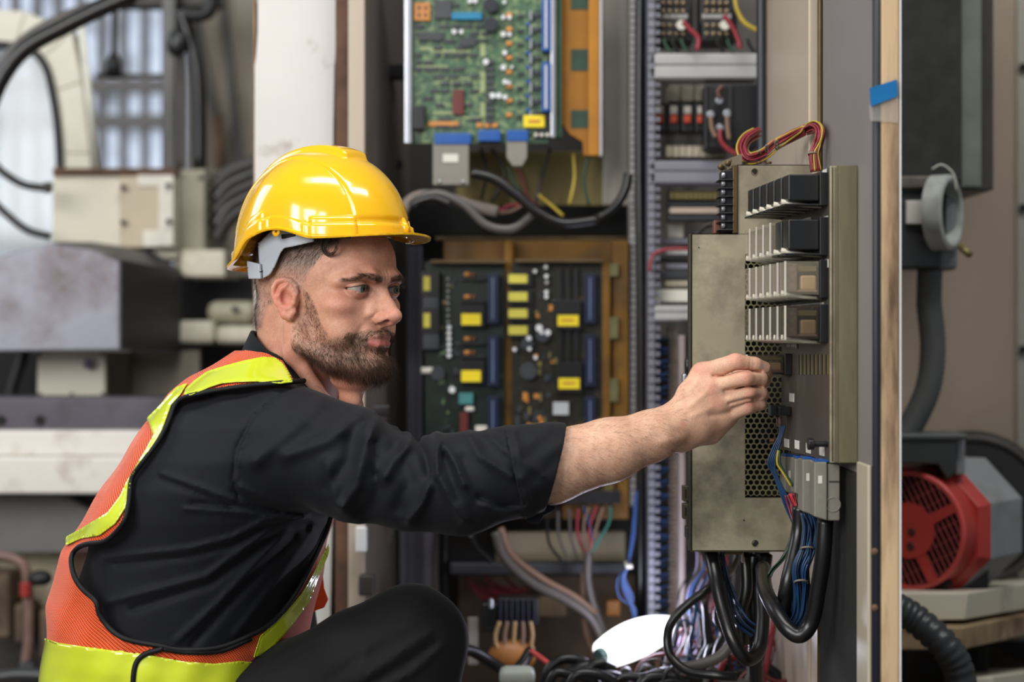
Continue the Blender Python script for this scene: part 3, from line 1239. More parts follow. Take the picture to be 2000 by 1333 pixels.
cf.put(cuff_d, (c0 + c1) / 2, 0.3, None, False, 'u', 0.0)
for a in (([(1003, 845), (1018, 900), (1060, 930)], 7, 0.003), ([(1020, 935), (1036, 985)], 7, 0.0035),
          ([(1008, 870), (1030, 900), (1055, 915)], 7, 0.002)):
    wstroke(a[0], a[1], a[2], cf, 2.2)
fV, fF = polygonize(cf.ev, (c0 + c1) / 2 - 0.11, (c0 + c1) / 2 + 0.11, 0.0018, n=16)
fV = laplace(fV, fF, 2, 0.5)
cuffo = np_mesh('cuff', fV, fF, shirt_m, shirto)
fl = MB()
fl.pprism([(1022, 990), (1052, 986), (1086, 990), (1082, 998), (1062, 1008), (1052, 1026), (1030, 1022), (1024, 1008)], 2.165, 0.012)
fl.build('cuff_flap', shirt_m, cuffo, bevel=0.002)

# ---- vest: loose shell over the trunk, cut out at the arm hole
VEST = [(676, 480, 600, 2.27, 2.46), (700, 438, 625, 2.23, 2.51), (735, 380, 650, 2.185, 2.54), (765, 345, 660, 2.15, 2.565), (820, 300, 672, 2.122, 2.585),
        (880, 262, 680, 2.108, 2.59), (935, 225, 680, 2.108, 2.59), (990, 190, 658, 2.115, 2.585), (1030, 165, 647, 2.125, 2.58),
        (1065, 140, 637, 2.135, 2.58), (1110, 124, 629, 2.14, 2.575), (1170, 108, 618, 2.148, 2.57), (1235, 106, 602, 2.15, 2.565),
        (1260, 103, 592, 2.15, 2.565), (1333, 98, 580, 2.155, 2.565), (1430, 98, 540, 2.165, 2.555)]
vst = Field()
vst.put(zloft(VEST), None, 0, None, False, 'u', 0.0)
vst.put(lambda q: d_chain(q, [np.array(p) for p in sl_pts[:2]], [0.072, 0.06], 0.01), np.array(sl_pts[0]), 0.14, None, False, 'u', 0.03)
vst.put(lambda q, P: 0.0010 * np.sin(P[..., 2] * 70 + P[..., 0] * 30) + 0.0008 * np.sin(P[..., 0] * 130 - P[..., 2] * 60), None, 0, None, False, 'disp', 0)
vV, vF = polygonize(vst.ev, (-0.68, 1.98, 0.40), (-0.10, 2.66, 0.90), 0.0026, n=20)
vV = laplace(vV, vF, 2, 0.5)
vN = vnormals(vV, vF)
HOLE = [(594, 744), (508, 752), (455, 758), (396, 768), (358, 778), (340, 794), (329, 823), (310, 861), (278, 904), (257, 936), (251, 984),
        (241, 1021), (208, 1056), (171, 1063), (150, 1072), (139, 1091), (144, 1123), (160, 1150), (187, 1176), (195, 1203), (219, 1233),
        (251, 1251), (310, 1262), (348, 1270), (422, 1267), (487, 1243), (535, 1214), (578, 1160), (610, 1101), (636, 1043), (648, 1005),
        (760, 1000), (760, 700), (640, 720)]


def smooth_poly(p, n=4, closed=False):
    return [(v.x, v.y) for v in spline([(a, b, 0) for a, b in p], n)]


HOLE = smooth_poly(HOLE[:31], 4) + HOLE[31:]
vest_ends = [(760, 1000), (760, 700), (640, 720)]


def cut(V, F, N, poly, keep_inside, thr=3.2, nearonly=True, extra=None, off=0.0):
    """keep the faces inside (or outside) a px outline; outline vertices are moved exactly onto it"""
    V = V + N * off
    vd = V - np.array([0, 0, CH])
    front = (N * vd).sum(1) < 0.0
    p = proj(V)
    ins = in_poly(p, poly)
    d, bp = near_poly(p, poly)
    snap = d < thr
    if nearonly:
        snap = snap & front
    Y = V[:, 1]
    V2 = V.copy()
    V2[snap, 0] = (bp[snap, 0] - 1000) / FPX * Y[snap]
    V2[snap, 2] = CH - (bp[snap, 1] - 666.5) / FPX * Y[snap]
    if keep_inside:
        ok = (ins | snap) & (front | (not nearonly))
    else:
        ok = (~ins) | snap | (~front)
    if extra is not None:
        ok = ok & extra
    keep = ok[F].all(1)
    # faces whose four corners were all snapped from the wrong side vanish
    if keep_inside:
        bad = (snap & ~ins)[F].all(1)
    else:
        bad = (snap & ins)[F].all(1)
    F2 = F[keep & ~bad]
    used = np.unique(F2)
    mp = -np.ones(len(V), int)
    mp[used] = np.arange(len(used))
    return V2[used], mp[F2]


topz = CH - (684 - 666.5) / FPX * 2.36
mesh_m = bpy.data.materials.new('orange_mesh_fabric')
mesh_m.use_nodes = True
nt = mesh_m.node_tree
pb = nt.nodes['Principled BSDF']
pb.inputs['Base Color'].default_value = hexc('f25a1c') + (1,)
pb.inputs['Roughness'].default_value = 0.7
pb.inputs['Sheen Weight'].default_value = 0.3
tc = nt.nodes.new('ShaderNodeAttribute')
tc.attribute_name = 'tint'
sx = nt.nodes.new('ShaderNodeSeparateXYZ')
nt.links.new(tc.outputs['Vector'], sx.inputs[0])


def mnode(op, a, b=None, c=None):
    n = nt.nodes.new('ShaderNodeMath')
    n.operation = op
    for i, v in enumerate((a, b, c)):
        if v is None:
            continue
        if hasattr(v, 'is_linked'):
            nt.links.new(v, n.inputs[i])
        else:
            n.inputs[i].default_value = v
    return n.outputs[0]


# open knit: rows of little holes, staggered
a1 = sx.outputs[0]
g1 = mnode('ABSOLUTE', mnode('SINE', mnode('MULTIPLY', mnode('ADD', a1, mnode('MULTIPLY', sx.outputs[1], 1.25)), 760.0)))
g2 = mnode('ABSOLUTE', mnode('SINE', mnode('MULTIPLY', mnode('SUBTRACT', a1, mnode('MULTIPLY', sx.outputs[1], 1.25)), 760.0)))
hole = mnode('GREATER_THAN', mnode('MULTIPLY', g1, g2), 0.60)
nt.links.new(mnode('SUBTRACT', 1.0, hole), pb.inputs['Alpha'])

v1, f1 = cut(vV, vF, vN, HOLE, False, extra=(vV[:, 2] < topz))
# neckline on the near side and no cover over the throat
sel = np.ones(len(v1), bool)
NECK = [(478, 684), (520, 690), (552, 705), (575, 745), (594, 744), (760, 720), (760, 600), (460, 600)]
n1 = vnormals(v1, f1)
vest_root, vest_f = cut(v1, f1, n1, NECK, False, nearonly=False)
# the open front: nothing right of the front edge on the side away from the arm
# cloth coordinates: distance round the trunk and along the slanting back
th_ = np.arctan2(vest_root[:, 1] - 2.36, vest_root[:, 0] + 0.41 + (vest_root[:, 2] - 0.6) * -0.35)
wv = np.stack([th_ * 0.20 + 2.0, vest_root[:, 2] + 0.25 * np.abs(vest_root[:, 0] + 0.4), np.zeros(len(th_))], 1)
vesto = np_mesh('safety_vest', vest_root, vest_f, mesh_m, person, wv)

yel_m = mat('yellow_reflective_tape', 'c9d62c', rough=0.18, var=0.06, scale=9, bump=0.22, bscale=38, spec=0.6, coat=0.9)
S1 = [(360, 772), (364, 760), (380, 745), (405, 727), (440, 716), (477, 706), (512, 699), (536, 700), (552, 712), (564, 730), (571, 747), (548, 750), (520, 747), (495, 746),
      (460, 747), (432, 750), (410, 757), (392, 765), (372, 773)]
S2 = [(366, 750), (345, 758), (310, 796), (288, 818), (293, 828), (301, 851), (288, 876), (261, 921), (248, 943), (236, 970), (212, 1002), (158, 1035), (130, 1050), (130, 1066),
      (146, 1058), (158, 1053), (194, 1047), (225, 1024), (245, 993), (252, 970), (256, 934), (272, 908), (293, 880), (315, 844), (324, 820), (334, 792), (352, 772)]
S3 = [(90, 1240), (106, 1255), (112, 1256), (180, 1266), (270, 1278), (300, 1282), (360, 1293), (420, 1297), (468, 1292), (500, 1300), (500, 1440), (60, 1440), (60, 1240)]
S4 = [(644, 1052), (640, 1066), (613, 1118), (589, 1160), (557, 1198), (508, 1243), (495, 1284), (520, 1275), (545, 1250), (575, 1215),
      (602, 1177), (621, 1128), (640, 1083)]
vN2 = vN


def strip(poly, name='reflective_stripe', m=None, off=0.0022, near=True, solid=0.0012):
    a, b = cut(vV, vF, vN, poly, True, thr=3.0, off=off, nearonly=near)
    o = np_mesh(name, a, b, m or yel_m, vesto)
    md = o.modifiers.new('s', 'SOLIDIFY')
    md.thickness = solid
    md.offset = 1
    return o


strip(S1)
strip(S2)
strip(S4)
# the waist band goes all the way round
zb = CH - (1262 - 666.5) / FPX * 2.36
slope = np.array([-0.05, 0.0])
p_ = proj(vV)
S3w = [(-200, 1215), (90, 1248), (112, 1256), (180, 1266), (270, 1278), (300, 1282), (360, 1293), (420, 1297), (468, 1292), (560, 1300), (900, 1300), (900, 1500), (-200, 1500)]
strip(S3w, off=0.0018, near=False)
fp = MB()
fp.pprism([(630, 1118), (633, 1150), (641, 1172), (633, 1188), (618, 1193), (600, 1204), (606, 1165), (618, 1140)], 2.42, 0.003)
fp.build('front_flap', mesh_m, vesto, bevel=0.001)
# black edge binding
bind_m = mat('black_edge_binding', '0b0b0d', rough=0.6, var=0.05, spec=0.3)


from mathutils.bvhtree import BVHTree
vbvh = BVHTree.FromPolygons(vV.tolist(), vF.tolist())
CAMP = Vector((0, 0, CH))


def onvest(px, py, off=0.002, bv=None):
    d = (W(px, py, 2.2) - CAMP).normalized()
    h = (bv or vbvh).ray_cast(CAMP, d)
    if h[0] is None:
        return None
    return h[0] - d * off


bp_ = [onvest(a, b) for a, b in HOLE[:121]]
bp_ = [b for b in bp_ if b is not None]
mb = MB()
mb.tube(bp_, 0.0032, 8)
mb.build('edge_binding', bind_m, vesto, smooth=True)
mb = MB()
tr = [onvest(a, b, 0.004) for a, b in smooth_poly([(318, 1268), (285, 1278), (266, 1296), (260, 1333), (262, 1380)], 6)]
mb.tube([b for b in tr if b is not None], 0.0034, 8)
tr = [onvest(a, b, 0.002) for a, b in smooth_poly([(318, 1268), (360, 1274), (430, 1272), (490, 1248)], 6)]
mb.tube([b for b in tr if b is not None], 0.0036, 8)
mb.build('side_closure', bind_m, vesto, smooth=True)

# ---- trousers: near leg bent up, far leg kneeling, down to the floor
tr_f = Field()


def tch(pts, rad, k=0.03, ki=0.02):
    pts = [np.array(p) for p in pts]
    c = np.mean(pts, 0)
    tr_f.put(lambda q: d_chain(q, pts, rad, ki), c, 0.5, None, False, 'u', k)


KN = W(806, 1252, 2.20)
tch([W(330, 1450, 2.34), W(560, 1402, 2.24), W(720, 1306, 2.20), KN], [0.110, 0.088, 0.074, 0.060], 0.03)
tch([W(800, 1235, 2.20), W(838, 1250, 2.20)], [0.050, 0.036], 0.03)
tch([KN, W(800, 1450, 2.2), Vector((W(770, 1600, 2.2).x, 2.22, 0.09))], [0.062, 0.060, 0.048], 0.02)
tch([W(330, 1400, 2.42), W(560, 1560, 2.52), W(760, 1700, 2.58)], [0.11, 0.085, 0.07], 0.03)
tch([Vector((W(760, 1700, 2.58).x, 2.58, 0.075)), Vector((W(300, 1800, 2.58).x, 2.55, 0.075))], [0.07, 0.055], 0.02)
tr_f.put(zloft([(1310, 150, 460, 2.19, 2.54), (1350, 130, 480, 2.18, 2.55), (1440, 130, 500, 2.18, 2.55), (1500, 200, 500, 2.2, 2.52)]), None, 0, None, False, 'u', 0.02)
for a in (([(700, 1333), (760, 1290), (840, 1235)], 8, 0.004), ([(720, 1340), (790, 1300), (850, 1260)], 8, -0.004), ([(740, 1350), (800, 1318), (862, 1262)], 7, 0.004),
          ([(640, 1333), (700, 1290), (760, 1262)], 10, -0.003), ([(560, 1260), (700, 1228), (800, 1222)], 10, 0.002), ([(690, 1333), (712, 1290), (716, 1262)], 7, 0.003),
          ([(465, 1330), (560, 1270), (640, 1240)], 8, 0.002)):
    wstroke(a[0], a[1], a[2], tr_f, 2.22)
tV, tF = polygonize(tr_f.ev, (-0.66, 1.98, -0.02), (0.08, 2.74, 0.62), 0.004, n=16)
tV = laplace(tV, tF, 3, 0.5)
tr_m = mat('black_trouser_cloth', '0b0b0e', rough=0.8, var=0.08, scale=60, bump=0.08, bscale=1500, spec=0.25, sheen=0.04)
np_mesh('trousers', tV, tF, tr_m, person)
# boots
bt = mat('black_boot_leather', '0d0c0c', rough=0.5, var=0.1)
for (x, y, dx) in ((W(770, 1600, 2.2).x, 2.22, 1), (W(300, 1800, 2.58).x, 2.55, -1)):
    f2 = Field()
    pts = [np.array([x, y, 0.085]), np.array([x + 0.02 * dx, y, 0.05]), np.array([x + 0.15 * dx, y - 0.03, 0.038])]
    f2.put(lambda q, pts=pts: np.maximum(d_chain(q, pts, [0.05, 0.046, 0.036], 0.02), 0.001 - q[..., 2]), None, 0, None, False, 'u', 0)
    a, b = polygonize(f2.ev, (x - 0.24, y - 0.16, -0.01), (x + 0.24, y + 0.14, 0.16), 0.006, n=12)
    np_mesh('boot', laplace(a, b, 2), b, bt, person)

# ------------------------------------------------------------------ hard hat
hat_m = mat('yellow_helmet_plastic', 'efb70e', rough=0.16, var=0.015, scale=4, spec=0.5, coat=0.6)
HO2 = HO + hf * 0.002 + hu * 0.0
# helmet frame tips back a little
hp_ = math.radians(6)
gf = hf * math.cos(hp_) + hu * math.sin(hp_)
gu = -hf * math.sin(hp_) + hu * math.cos(hp_)
HT = Frame(HO, gf, hl, gu)
NA, NT = 360, 110
A_ = np.linspace(0, 2 * np.pi, NA, endpoint=False)


def ang(a):
    return (a + np.pi) % (2 * np.pi) - np.pi


def rim_u(a):
    """height of the rim above eye level round the head; 0 = front"""
    d = np.degrees(np.abs(ang(a)))
    return np.interp(d, [0, 20, 45, 60, 68, 75, 83, 90, 100, 105, 112, 120, 135, 150, 180], [54, 54, 54, 56, 63, 69, 71.5, 70, 65, 62, 50, 41, 37, 38, 41])


def smooth_circ(y, n=9):
    k = np.hanning(n + 2)[1:-1]
    k /= k.sum()
    return np.convolve(np.concatenate([y[-n:], y, y[:n]]), k, 'same')[n:-n]


RU = smooth_circ(rim_u(A_), 13)
ra, rb, rtop = 121.0, 96.0, 171.0
cf0 = -6.0
ring = []
T = np.linspace(0, 1, NT)
Vh = np.zeros((NA, NT, 3))
for j, t in enumerate(T):
    # t 0 rim .. 1 crown
    el = t * np.pi / 2
    rr = np.cos(el) ** 0.88
    zz = np.sin(el) ** 0.95
    rad_f = ra * rr
    rad_l = rb * rr
    ff = cf0 + rad_f * np.cos(A_)
    ll = rad_l * np.sin(A_)
    uu = RU + (rtop - RU) * zz
    nf = np.cos(A_) / ra * rr
    nl = np.sin(A_) / rb * rr
    nu = np.full(NA, zz / 110.0)
    nn = np.sqrt(nf ** 2 + nl ** 2 + nu ** 2)
    nf, nl, nu = nf / nn, nl / nn, nu / nn
    S = lambda x, a, b: np.clip((x - a) / (b - a), 0, 1) ** 2 * (3 - 2 * np.clip((x - a) / (b - a), 0, 1))
    disp = 7.5 * (1 - S(np.abs(ll), 15, 22)) * S(uu, 118, 134) * S(-ff, -62, -54)          # crown ridge
    disp = disp + 2.6 * (1 - S(np.abs(ll), 45, 49)) * S(uu, 74, 80)                           # centre panel
    hgt = uu - RU
    deg = np.degrees(ang(A_))
    disp = disp + 3.6 * (1 - S(hgt, 13, 16)) * (1 - 0.75 * (np.abs(np.abs(deg) - 76) < 11) * 1.0)
    disp = disp + 3.0 * (1 - S(hgt, 22, 25)) * S(np.abs(deg), 30, 32) * (1 - S(np.abs(deg), 58, 60))
    disp = disp + 2.4 * (1 - S(hgt, 24, 27)) * S(np.abs(deg), 92, 94) * (1 - S(np.abs(deg), 122, 124))
    Vh[:, j, 0] = ff + nf * disp
    Vh[:, j, 1] = ll + nl * disp
    Vh[:, j, 2] = uu + nu * disp
# lip and peak: rings going outwards from the rim
lips = []
deg = np.abs(np.degrees(ang(A_)))
outw = np.interp(deg, [0, 20, 40, 55, 70, 120, 150, 180], [32, 32, 25, 14, 7, 7, 10, 12])
drop = np.interp(deg, [0, 30, 60, 100, 140, 180], [1, 3, 3, 2, 4, 7])
outw = smooth_circ(outw, 31)
for k in (1.0, 0.85, 0.6, 0.35, 0.15):
    P = np.zeros((NA, 3))
    P[:, 0] = cf0 + (ra + 3 + outw * k) * np.cos(A_)
    P[:, 1] = (rb + 3 + outw * k * np.interp(deg, [0, 60, 180], [0.75, 1, 1])) * np.sin(A_)
    P[:, 2] = RU - drop * k ** 1.3
    lips.append(P)
allr = np.concatenate([np.stack(lips, 1), Vh], 1)      # NA, K, 3
K = allr.shape[1]
Vw = allr.reshape(-1, 3) * 0.001 @ HT.M + HO
i = np.arange(NA)[:, None]
j = np.arange(K - 1)[None, :]
Fh = np.stack([i * K + j, ((i + 1) % NA) * K + j, ((i + 1) % NA) * K + j + 1, i * K + j + 1], -1).reshape(-1, 4)
hat = empty('hard_hat', HO + hu * 0.1, 'glossy yellow hard hat worn by the crouching man', 'hard hat')
sh = np_mesh('shell', Vw, Fh, hat_m, hat)
md = sh.modifiers.new('s', 'SOLIDIFY')
md.thickness = 0.0026
md.offset = -1
md = sh.modifiers.new('b', 'BEVEL')
md.width = 0.0011
md.segments = 3
md.limit_method = 'ANGLE'
md.angle_limit = math.radians(50)
# lugs on the shell: front accessory stud, rear stud, chin-strap ear
hw3 = lambda a: Vector((HT.world(a)).tolist())
mb = MB()
mb.tube([hw3((112, -24, 56)), hw3((117, -24, 66)), hw3((112, -24, 78))], [0.0065, 0.006, 0.004], 10)
mb.build('front_stud', hat_m, sh, smooth=True)
mb = MB()
mb.tube([hw3((-126, 24, 44)), hw3((-131, 24, 52)), hw3((-127, 24, 60))], [0.0055, 0.005, 0.004], 10)
mb.build('rear_stud', hat_m, sh, smooth=True)
mb = MB()
mb.lathe([(0.0022, -0.0012), (0.0062, -0.0012), (0.0066, 0), (0.0062, 0.0012), (0.0022, 0.0012), (0.0022, -0.0012)], hw3((12, 99, 67)), (HD.M[1]).tolist(), 24)
mb.build('strap_eyelet', hat_m, sh, smooth=True)

# suspension: light grey plastic head band seen below the rim, with its rear adjuster
band_m = mat('grey_suspension_plastic', 'aeb4bd', rough=0.4, var=0.03)
slot_m = mat('dark_slot', '1c1512', rough=0.7, var=0.1)


def head_band(poly, name, m, rf, rl_, off=0.0, step=2.2, parent=hat, thick=0.0018):
    """patch of an upright elliptical band round the head, cut to an outline"""
    xs = np.arange(min(p[0] for p in poly) - 3, max(p[0] for p in poly) + 3, step)
    ys = np.arange(min(p[1] for p in poly) - 3, max(p[1] for p in poly) + 3, step)
    G = np.stack(np.meshgrid(xs, ys, indexing='ij'), -1)
    sh_ = G.shape[:2]
    p = G.reshape(-1, 2)
    ins = in_poly(p, poly)
    d, bp = near_poly(p, poly)
    snap = d < step * 0.62
    p = np.where(snap[:, None], bp, p)
    # intersect the view ray with the elliptical cylinder
    O = HD.loc(np.array([[0, 0, CH]]))[0]
    D = np.stack([(p[:, 0] - 1000) / FPX, np.ones(len(p)), -(p[:, 1] - 666.5) / FPX], -1) @ HD.M.T
    a2, b2 = (rf + off) ** 2, (rl_ + off) ** 2
    qa = D[:, 0] ** 2 / a2 + D[:, 1] ** 2 / b2
    o0 = O[0] + 8
    qb = 2 * (o0 * D[:, 0] / a2 + O[1] * D[:, 1] / b2)
    qc = o0 ** 2 / a2 + O[1] ** 2 / b2 - 1
    disc = np.maximum(qb ** 2 - 4 * qa * qc, 0)
    t = (-qb - np.sqrt(disc)) / (2 * qa)
    V = np.array([0, 0, CH]) + (D * t[:, None] * 0.001) @ HD.M
    n0, n1 = sh_
    i, j = np.meshgrid(np.arange(n0 - 1), np.arange(n1 - 1), indexing='ij')
    F = np.stack([i * n1 + j, (i + 1) * n1 + j, (i + 1) * n1 + j + 1, i * n1 + j + 1], -1).reshape(-1, 4)
    ok = (ins | snap)
    bad = (snap & ~ins)[F].all(1)
    F = F[ok[F].all(1) & ~bad]
    used = np.unique(F)
    mp = -np.ones(len(V), int)
    mp[used] = np.arange(len(used))
    o = np_mesh(name, V[used], mp[F], m, parent)
    md = o.modifiers.new('s', 'SOLIDIFY')
    md.thickness = thick
    md.offset = 0
    return o


hb = head_band([(505, 475), (530, 452), (560, 444), (592, 444), (613, 452), (613, 472), (580, 480), (555, 485), (548, 494), (536, 522),
                (527, 537), (512, 545), (508, 520), (506, 500)], 'headband', band_m, 104, 84)
head_band([(584, 444), (612, 450), (613, 462), (590, 464), (584, 460)], 'band_slider', band_m, 104, 84, 2.5, 1.6, hb)
head_band([(550, 458), (577, 456), (577, 461), (551, 467)], 'slot', slot_m, 104, 84, 1.6, 1.4, hb)
head_band([(590, 452), (607, 451), (607, 454), (590, 456)], 'slot', slot_m, 104, 84, 4.0, 1.2, hb)
head_band([(484, 510), (508, 516), (510, 545), (488, 545)], 'rear_adjuster', band_m, 108, 86, 2.0, 1.8, hb, 0.004)
# dark padded sweat band on the forehead side
mb = MB()
pts = [HD.world((-8 + 100 * math.cos(a), 80 * math.sin(a), 72)) for a in np.linspace(0.55, 1.5, 24)]
V = []
for p in pts:
    V.append(tuple(p - hu * 0.010))
    V.append(tuple(p + hu * 0.014))
o = MB().add(V, [(2 * i, 2 * i + 2, 2 * i + 3, 2 * i + 1) for i in range(len(pts) - 1)]).build('sweatband', slot_m, hat, smooth=True, solid=0.002)
# ------------------------------------------------------------------ materials of the place
cream = mat('cream_paint', 'cfc8b4', rough=0.45, var=0.06, scale=5, dirt='6b5540', damt=0.36, dscale=5, bump=0.06, bscale=40)
creamw = mat('white_chipped_paint', 'd0cec9', rough=0.5, var=0.05, scale=5, dirt='7a6148', damt=0.34, dscale=9, bump=0.05, bscale=30)
rust = mat('brown_rust', '5a4030', rough=0.8, var=0.4, scale=20, bump=0.3, bscale=60)
greyp = mat('grey_cabinet_paint', '85807b', rough=0.5, var=0.07, scale=6, dirt='5f564c', damt=0.30, dscale=8)
dgreyp = mat('dark_grey_paint', '35322f', rough=0.55, var=0.12, scale=6, dirt='2c2724', damt=0.42)
beige = mat('beige_wall_paint', '9a8a78', rough=0.55, var=0.05, scale=3, dirt='6c5a4a', damt=0.30, dscale=7)
beigel = mat('beige_steel', 'b3a594', rough=0.4, var=0.06, scale=4, dirt='8a745c', damt=0.34, dscale=5, streak=True)
gold = mat('yellow_zinc_plate', 'a8a087', rough=0.42, metal=0.25, var=0.22, scale=6, dirt='786f5f', damt=0.50, dscale=9, bump=0.05, bscale=300)
goldd = mat('dull_zinc_edge', '5c4b32', rough=0.45, metal=0.5, var=0.2, scale=30)
brownp = mat('brown_relay_panel', '4d453f', rough=0.5, metal=0.2, var=0.10, scale=12, dirt='352e29', damt=0.36)
blackp = mat('black_plastic', '17181a', rough=0.35, var=0.1)
blackr = mat('black_rubber', '101012', rough=0.55, var=0.15, scale=40)
hosem = mat('black_cable_sheath', '131314', rough=0.32, var=0.15, scale=30)
gcable = mat('grey_cable_sheath', '524d49', rough=0.45, var=0.12, scale=30)
steel = mat('bright_steel', 'b9bcc4', rough=0.28, metal=0.85, var=0.06)
alum = mat('grey_aluminium_rail', '9a9aa8', rough=0.4, metal=0.3, var=0.08, scale=10)
ductm = mat('grey_plastic_duct', 'a6a6a4', rough=0.5, var=0.05, dirt='74706a', damt=0.34)
ductb = mat('lilac_grey_duct', '777883', rough=0.5, var=0.05)
orange = mat('ochre_sheet_frame', '93600f', rough=0.42, metal=0.15, var=0.14, scale=9, dirt='7d5315', damt=0.38)
brass = mat('brassy_plate', '85784a', rough=0.4, metal=0.35, var=0.14, scale=8, dirt='5b4f30', damt=0.42)
wood = mat('worn_tan_edge', 'c6a983', rough=0.6, var=0.12, scale=14, dirt='5c432f', damt=0.50, dscale=16, streak=True)
blue = mat('blue_plastic', '1a509a', rough=0.35, var=0.06)
dblue = mat('shaded_blue_connector', '081a36', rough=0.4, var=0.15)  # blue darkened to carry the shade over the lower boards
bluet = mat('blue_adhesive_tape', '15669e', rough=0.25, var=0.1, coat=0.4)
greenp = mat('pcb_green', '3a5a42', rough=0.4, var=0.45, scale=110, dirt='8a9c6c', damt=0.45, dscale=90)
greend = mat('pcb_dark_green', '0c1f18', rough=0.4, var=0.5, scale=45, dirt='4c5a2c', damt=0.34, dscale=50)
olive = mat('pcb_brown_green', '1d1d12', rough=0.4, var=0.5, scale=45, dirt='6a5222', damt=0.36, dscale=60)
chipm = mat('chip_grey', '34383d', rough=0.4, var=0.15)
amber = mat('amber_part', 'c0803c', rough=0.4, var=0.1)
whitep = mat('white_plastic', 'dfe2e4', rough=0.25, var=0.04)
paper = mat('white_label_paper', 'd2cfc4', rough=0.7, var=0.04)
yell = mat('yellow_label', 'e6cf1e', rough=0.5, var=0.06)
yeld = mat('pale_yellow_label', 'c9c04a', rough=0.5, var=0.08)
redp = mat('red_plastic', '8a2622', rough=0.4, var=0.08)
maroon = mat('dark_red_part', '5e2420', rough=0.4, var=0.1)
redw = mat('red_wire', '8a2c36', rough=0.4, var=0.15)
bluew = mat('blue_wire', '1c3c60', rough=0.4, var=0.2)
bluel = mat('bright_blue_wire', '39578f', rough=0.4, var=0.15)
greenw = mat('green_wire', '2c4a38', rough=0.4, var=0.15)
yelw = mat('yellow_green_wire', 'b6a03c', rough=0.4, var=0.2)
tanw = mat('tan_wire', '7c6352', rough=0.5, var=0.15)
clearm = mat('clear_relay_cover', 'b5ab98', rough=0.14, var=0.05, spec=0.25, alpha=0.24)
smokem = mat('smoked_relay_cover', '453d36', rough=0.12, var=0.05, spec=0.25, alpha=0.5)
coil = mat('copper_coil', 'a5885f', rough=0.4, var=0.12)
greyconn = mat('grey_connector_shell', '7d7a70', rough=0.5, var=0.08, dirt='5a564e', damt=0.36)
lampm = mat('lamp_tube_white', 'ffffff', rough=0.5, var=0.0, emit=2.2)
redmot = mat('red_motor_paint', 'a8352e', rough=0.42, var=0.08, scale=8, dirt='7c2a26', damt=0.34)
greymot = mat('grey_motor_paint', '86888a', rough=0.45, var=0.08, dirt='66625c', damt=0.38)
dbox = mat('dark_galvanised_box', '33342f', rough=0.5, metal=0.3, var=0.3, scale=25)
galv = mat('galvanised_side', '7f8578', rough=0.4, metal=0.4, var=0.2, scale=10)
foam = mat('black_foam', '141414', rough=0.9, var=0.3, scale=200, bump=0.5, bscale=400, dirt='3a3a3a', damt=0.28, dscale=120)
concrete = mat('concrete_floor', '5b554e', rough=0.7, var=0.15, scale=3, dirt='2e2a26', damt=0.45, dscale=2, bump=0.1)
hallw = mat('hall_wall_sheet', '7a756b', rough=0.6, var=0.12, scale=2)
slate = mat('slate_grey_steel', '8b8c98', rough=0.42, metal=0.2, var=0.12, scale=5, dirt='5d5050', damt=0.47, dscale=5)
slated = mat('dark_slate_steel', '36363b', rough=0.45, metal=0.2, var=0.12, scale=6)
railm = mat('dark_machine_rail', '4b4650', rough=0.4, metal=0.3, var=0.12, scale=10, dirt='2e2a30', damt=0.40)
dark = mat('black_recess', '0c0b0b', rough=0.8, var=0.2)
glassm = mat('window_glass', 'dfe6ea', rough=0.05, var=0.02, trans=0.6, spec=0.6)
skyl = mat('daylit_sheeting', 'c6d2e6', rough=0.6, var=0.12, scale=14, emit=0.75, dirt='7c828c', damt=0.46, dscale=4)


def part(name, m, parent, boxes, bevel=0.0015, label=None, smooth=False):
    mb = MB()
    for b in boxes:
        mb.pbox(*b)
    o = mb.build(name, m, parent, bevel=bevel)
    if label:
        o['label'] = label
    return o


def solo(name, m, boxes, label, cat, group=None, bevel=0.0015, kind=None):
    mb = MB()
    for b in boxes:
        mb.pbox(*b)
    return tag(mb.build(name, m, bevel=bevel), label, cat, group, kind)


def cable(name, pts, Y, r, m, label, cat='cable', group=None, parent=None, n=8, seg=7):
    """pts: (px, py[, Y]) through which the cable runs"""
    P = [W(p[0], p[1], p[2] if len(p) > 2 else Y) for p in pts]
    o = MB().tube(spline(P, seg), r, n).build(name, m, parent, smooth=True)
    if parent is None:
        tag(o, label, cat, group)
    return o


def struct(o, kind='structure'):
    o['kind'] = kind
    return o


def bundle(name, pts, Y, R, r, n, mats, parent, twist=1.2, part_name='wire', sd=1):
    """n separate wires running together along a path"""
    rr = random.Random(sd)
    P = spline([W(p[0], p[1], p[2] if len(p) > 2 else Y) for p in pts], 7)
    for k in range(n):
        a0 = rr.uniform(0, 6.28)
        q = math.sqrt(rr.random()) * R
        w = rr.uniform(-1, 1) * twist
        V = []
        for i, p in enumerate(P):
            d = (P[min(i + 1, len(P) - 1)] - P[max(i - 1, 0)]).normalized()
            u = d.cross(Vector((0, 1, 0)))
            u = u.normalized() if u.length > 0.1 else Vector((1, 0, 0))
            v = d.cross(u)
            t = i / (len(P) - 1)
            a = a0 + w * t * 3
            V.append(p + u * (q * math.cos(a)) + v * (q * math.sin(a)))
        MB().tube(V, r, 6).build(part_name, mats[k % len(mats)], parent, smooth=True)


# ------------------------------------------------------------------ the hall
struct(MB().box(-6, 5, 0.2, 9, -0.1, 0).build('floor', concrete))
struct(MB().box(-6, 5, 8.0, 8.1, 0, 4.5).build('wall_back', hallw))
struct(MB().box(3.0, 3.1, 3.6, 8.0, 0, 4.5).build('wall_right', hallw))

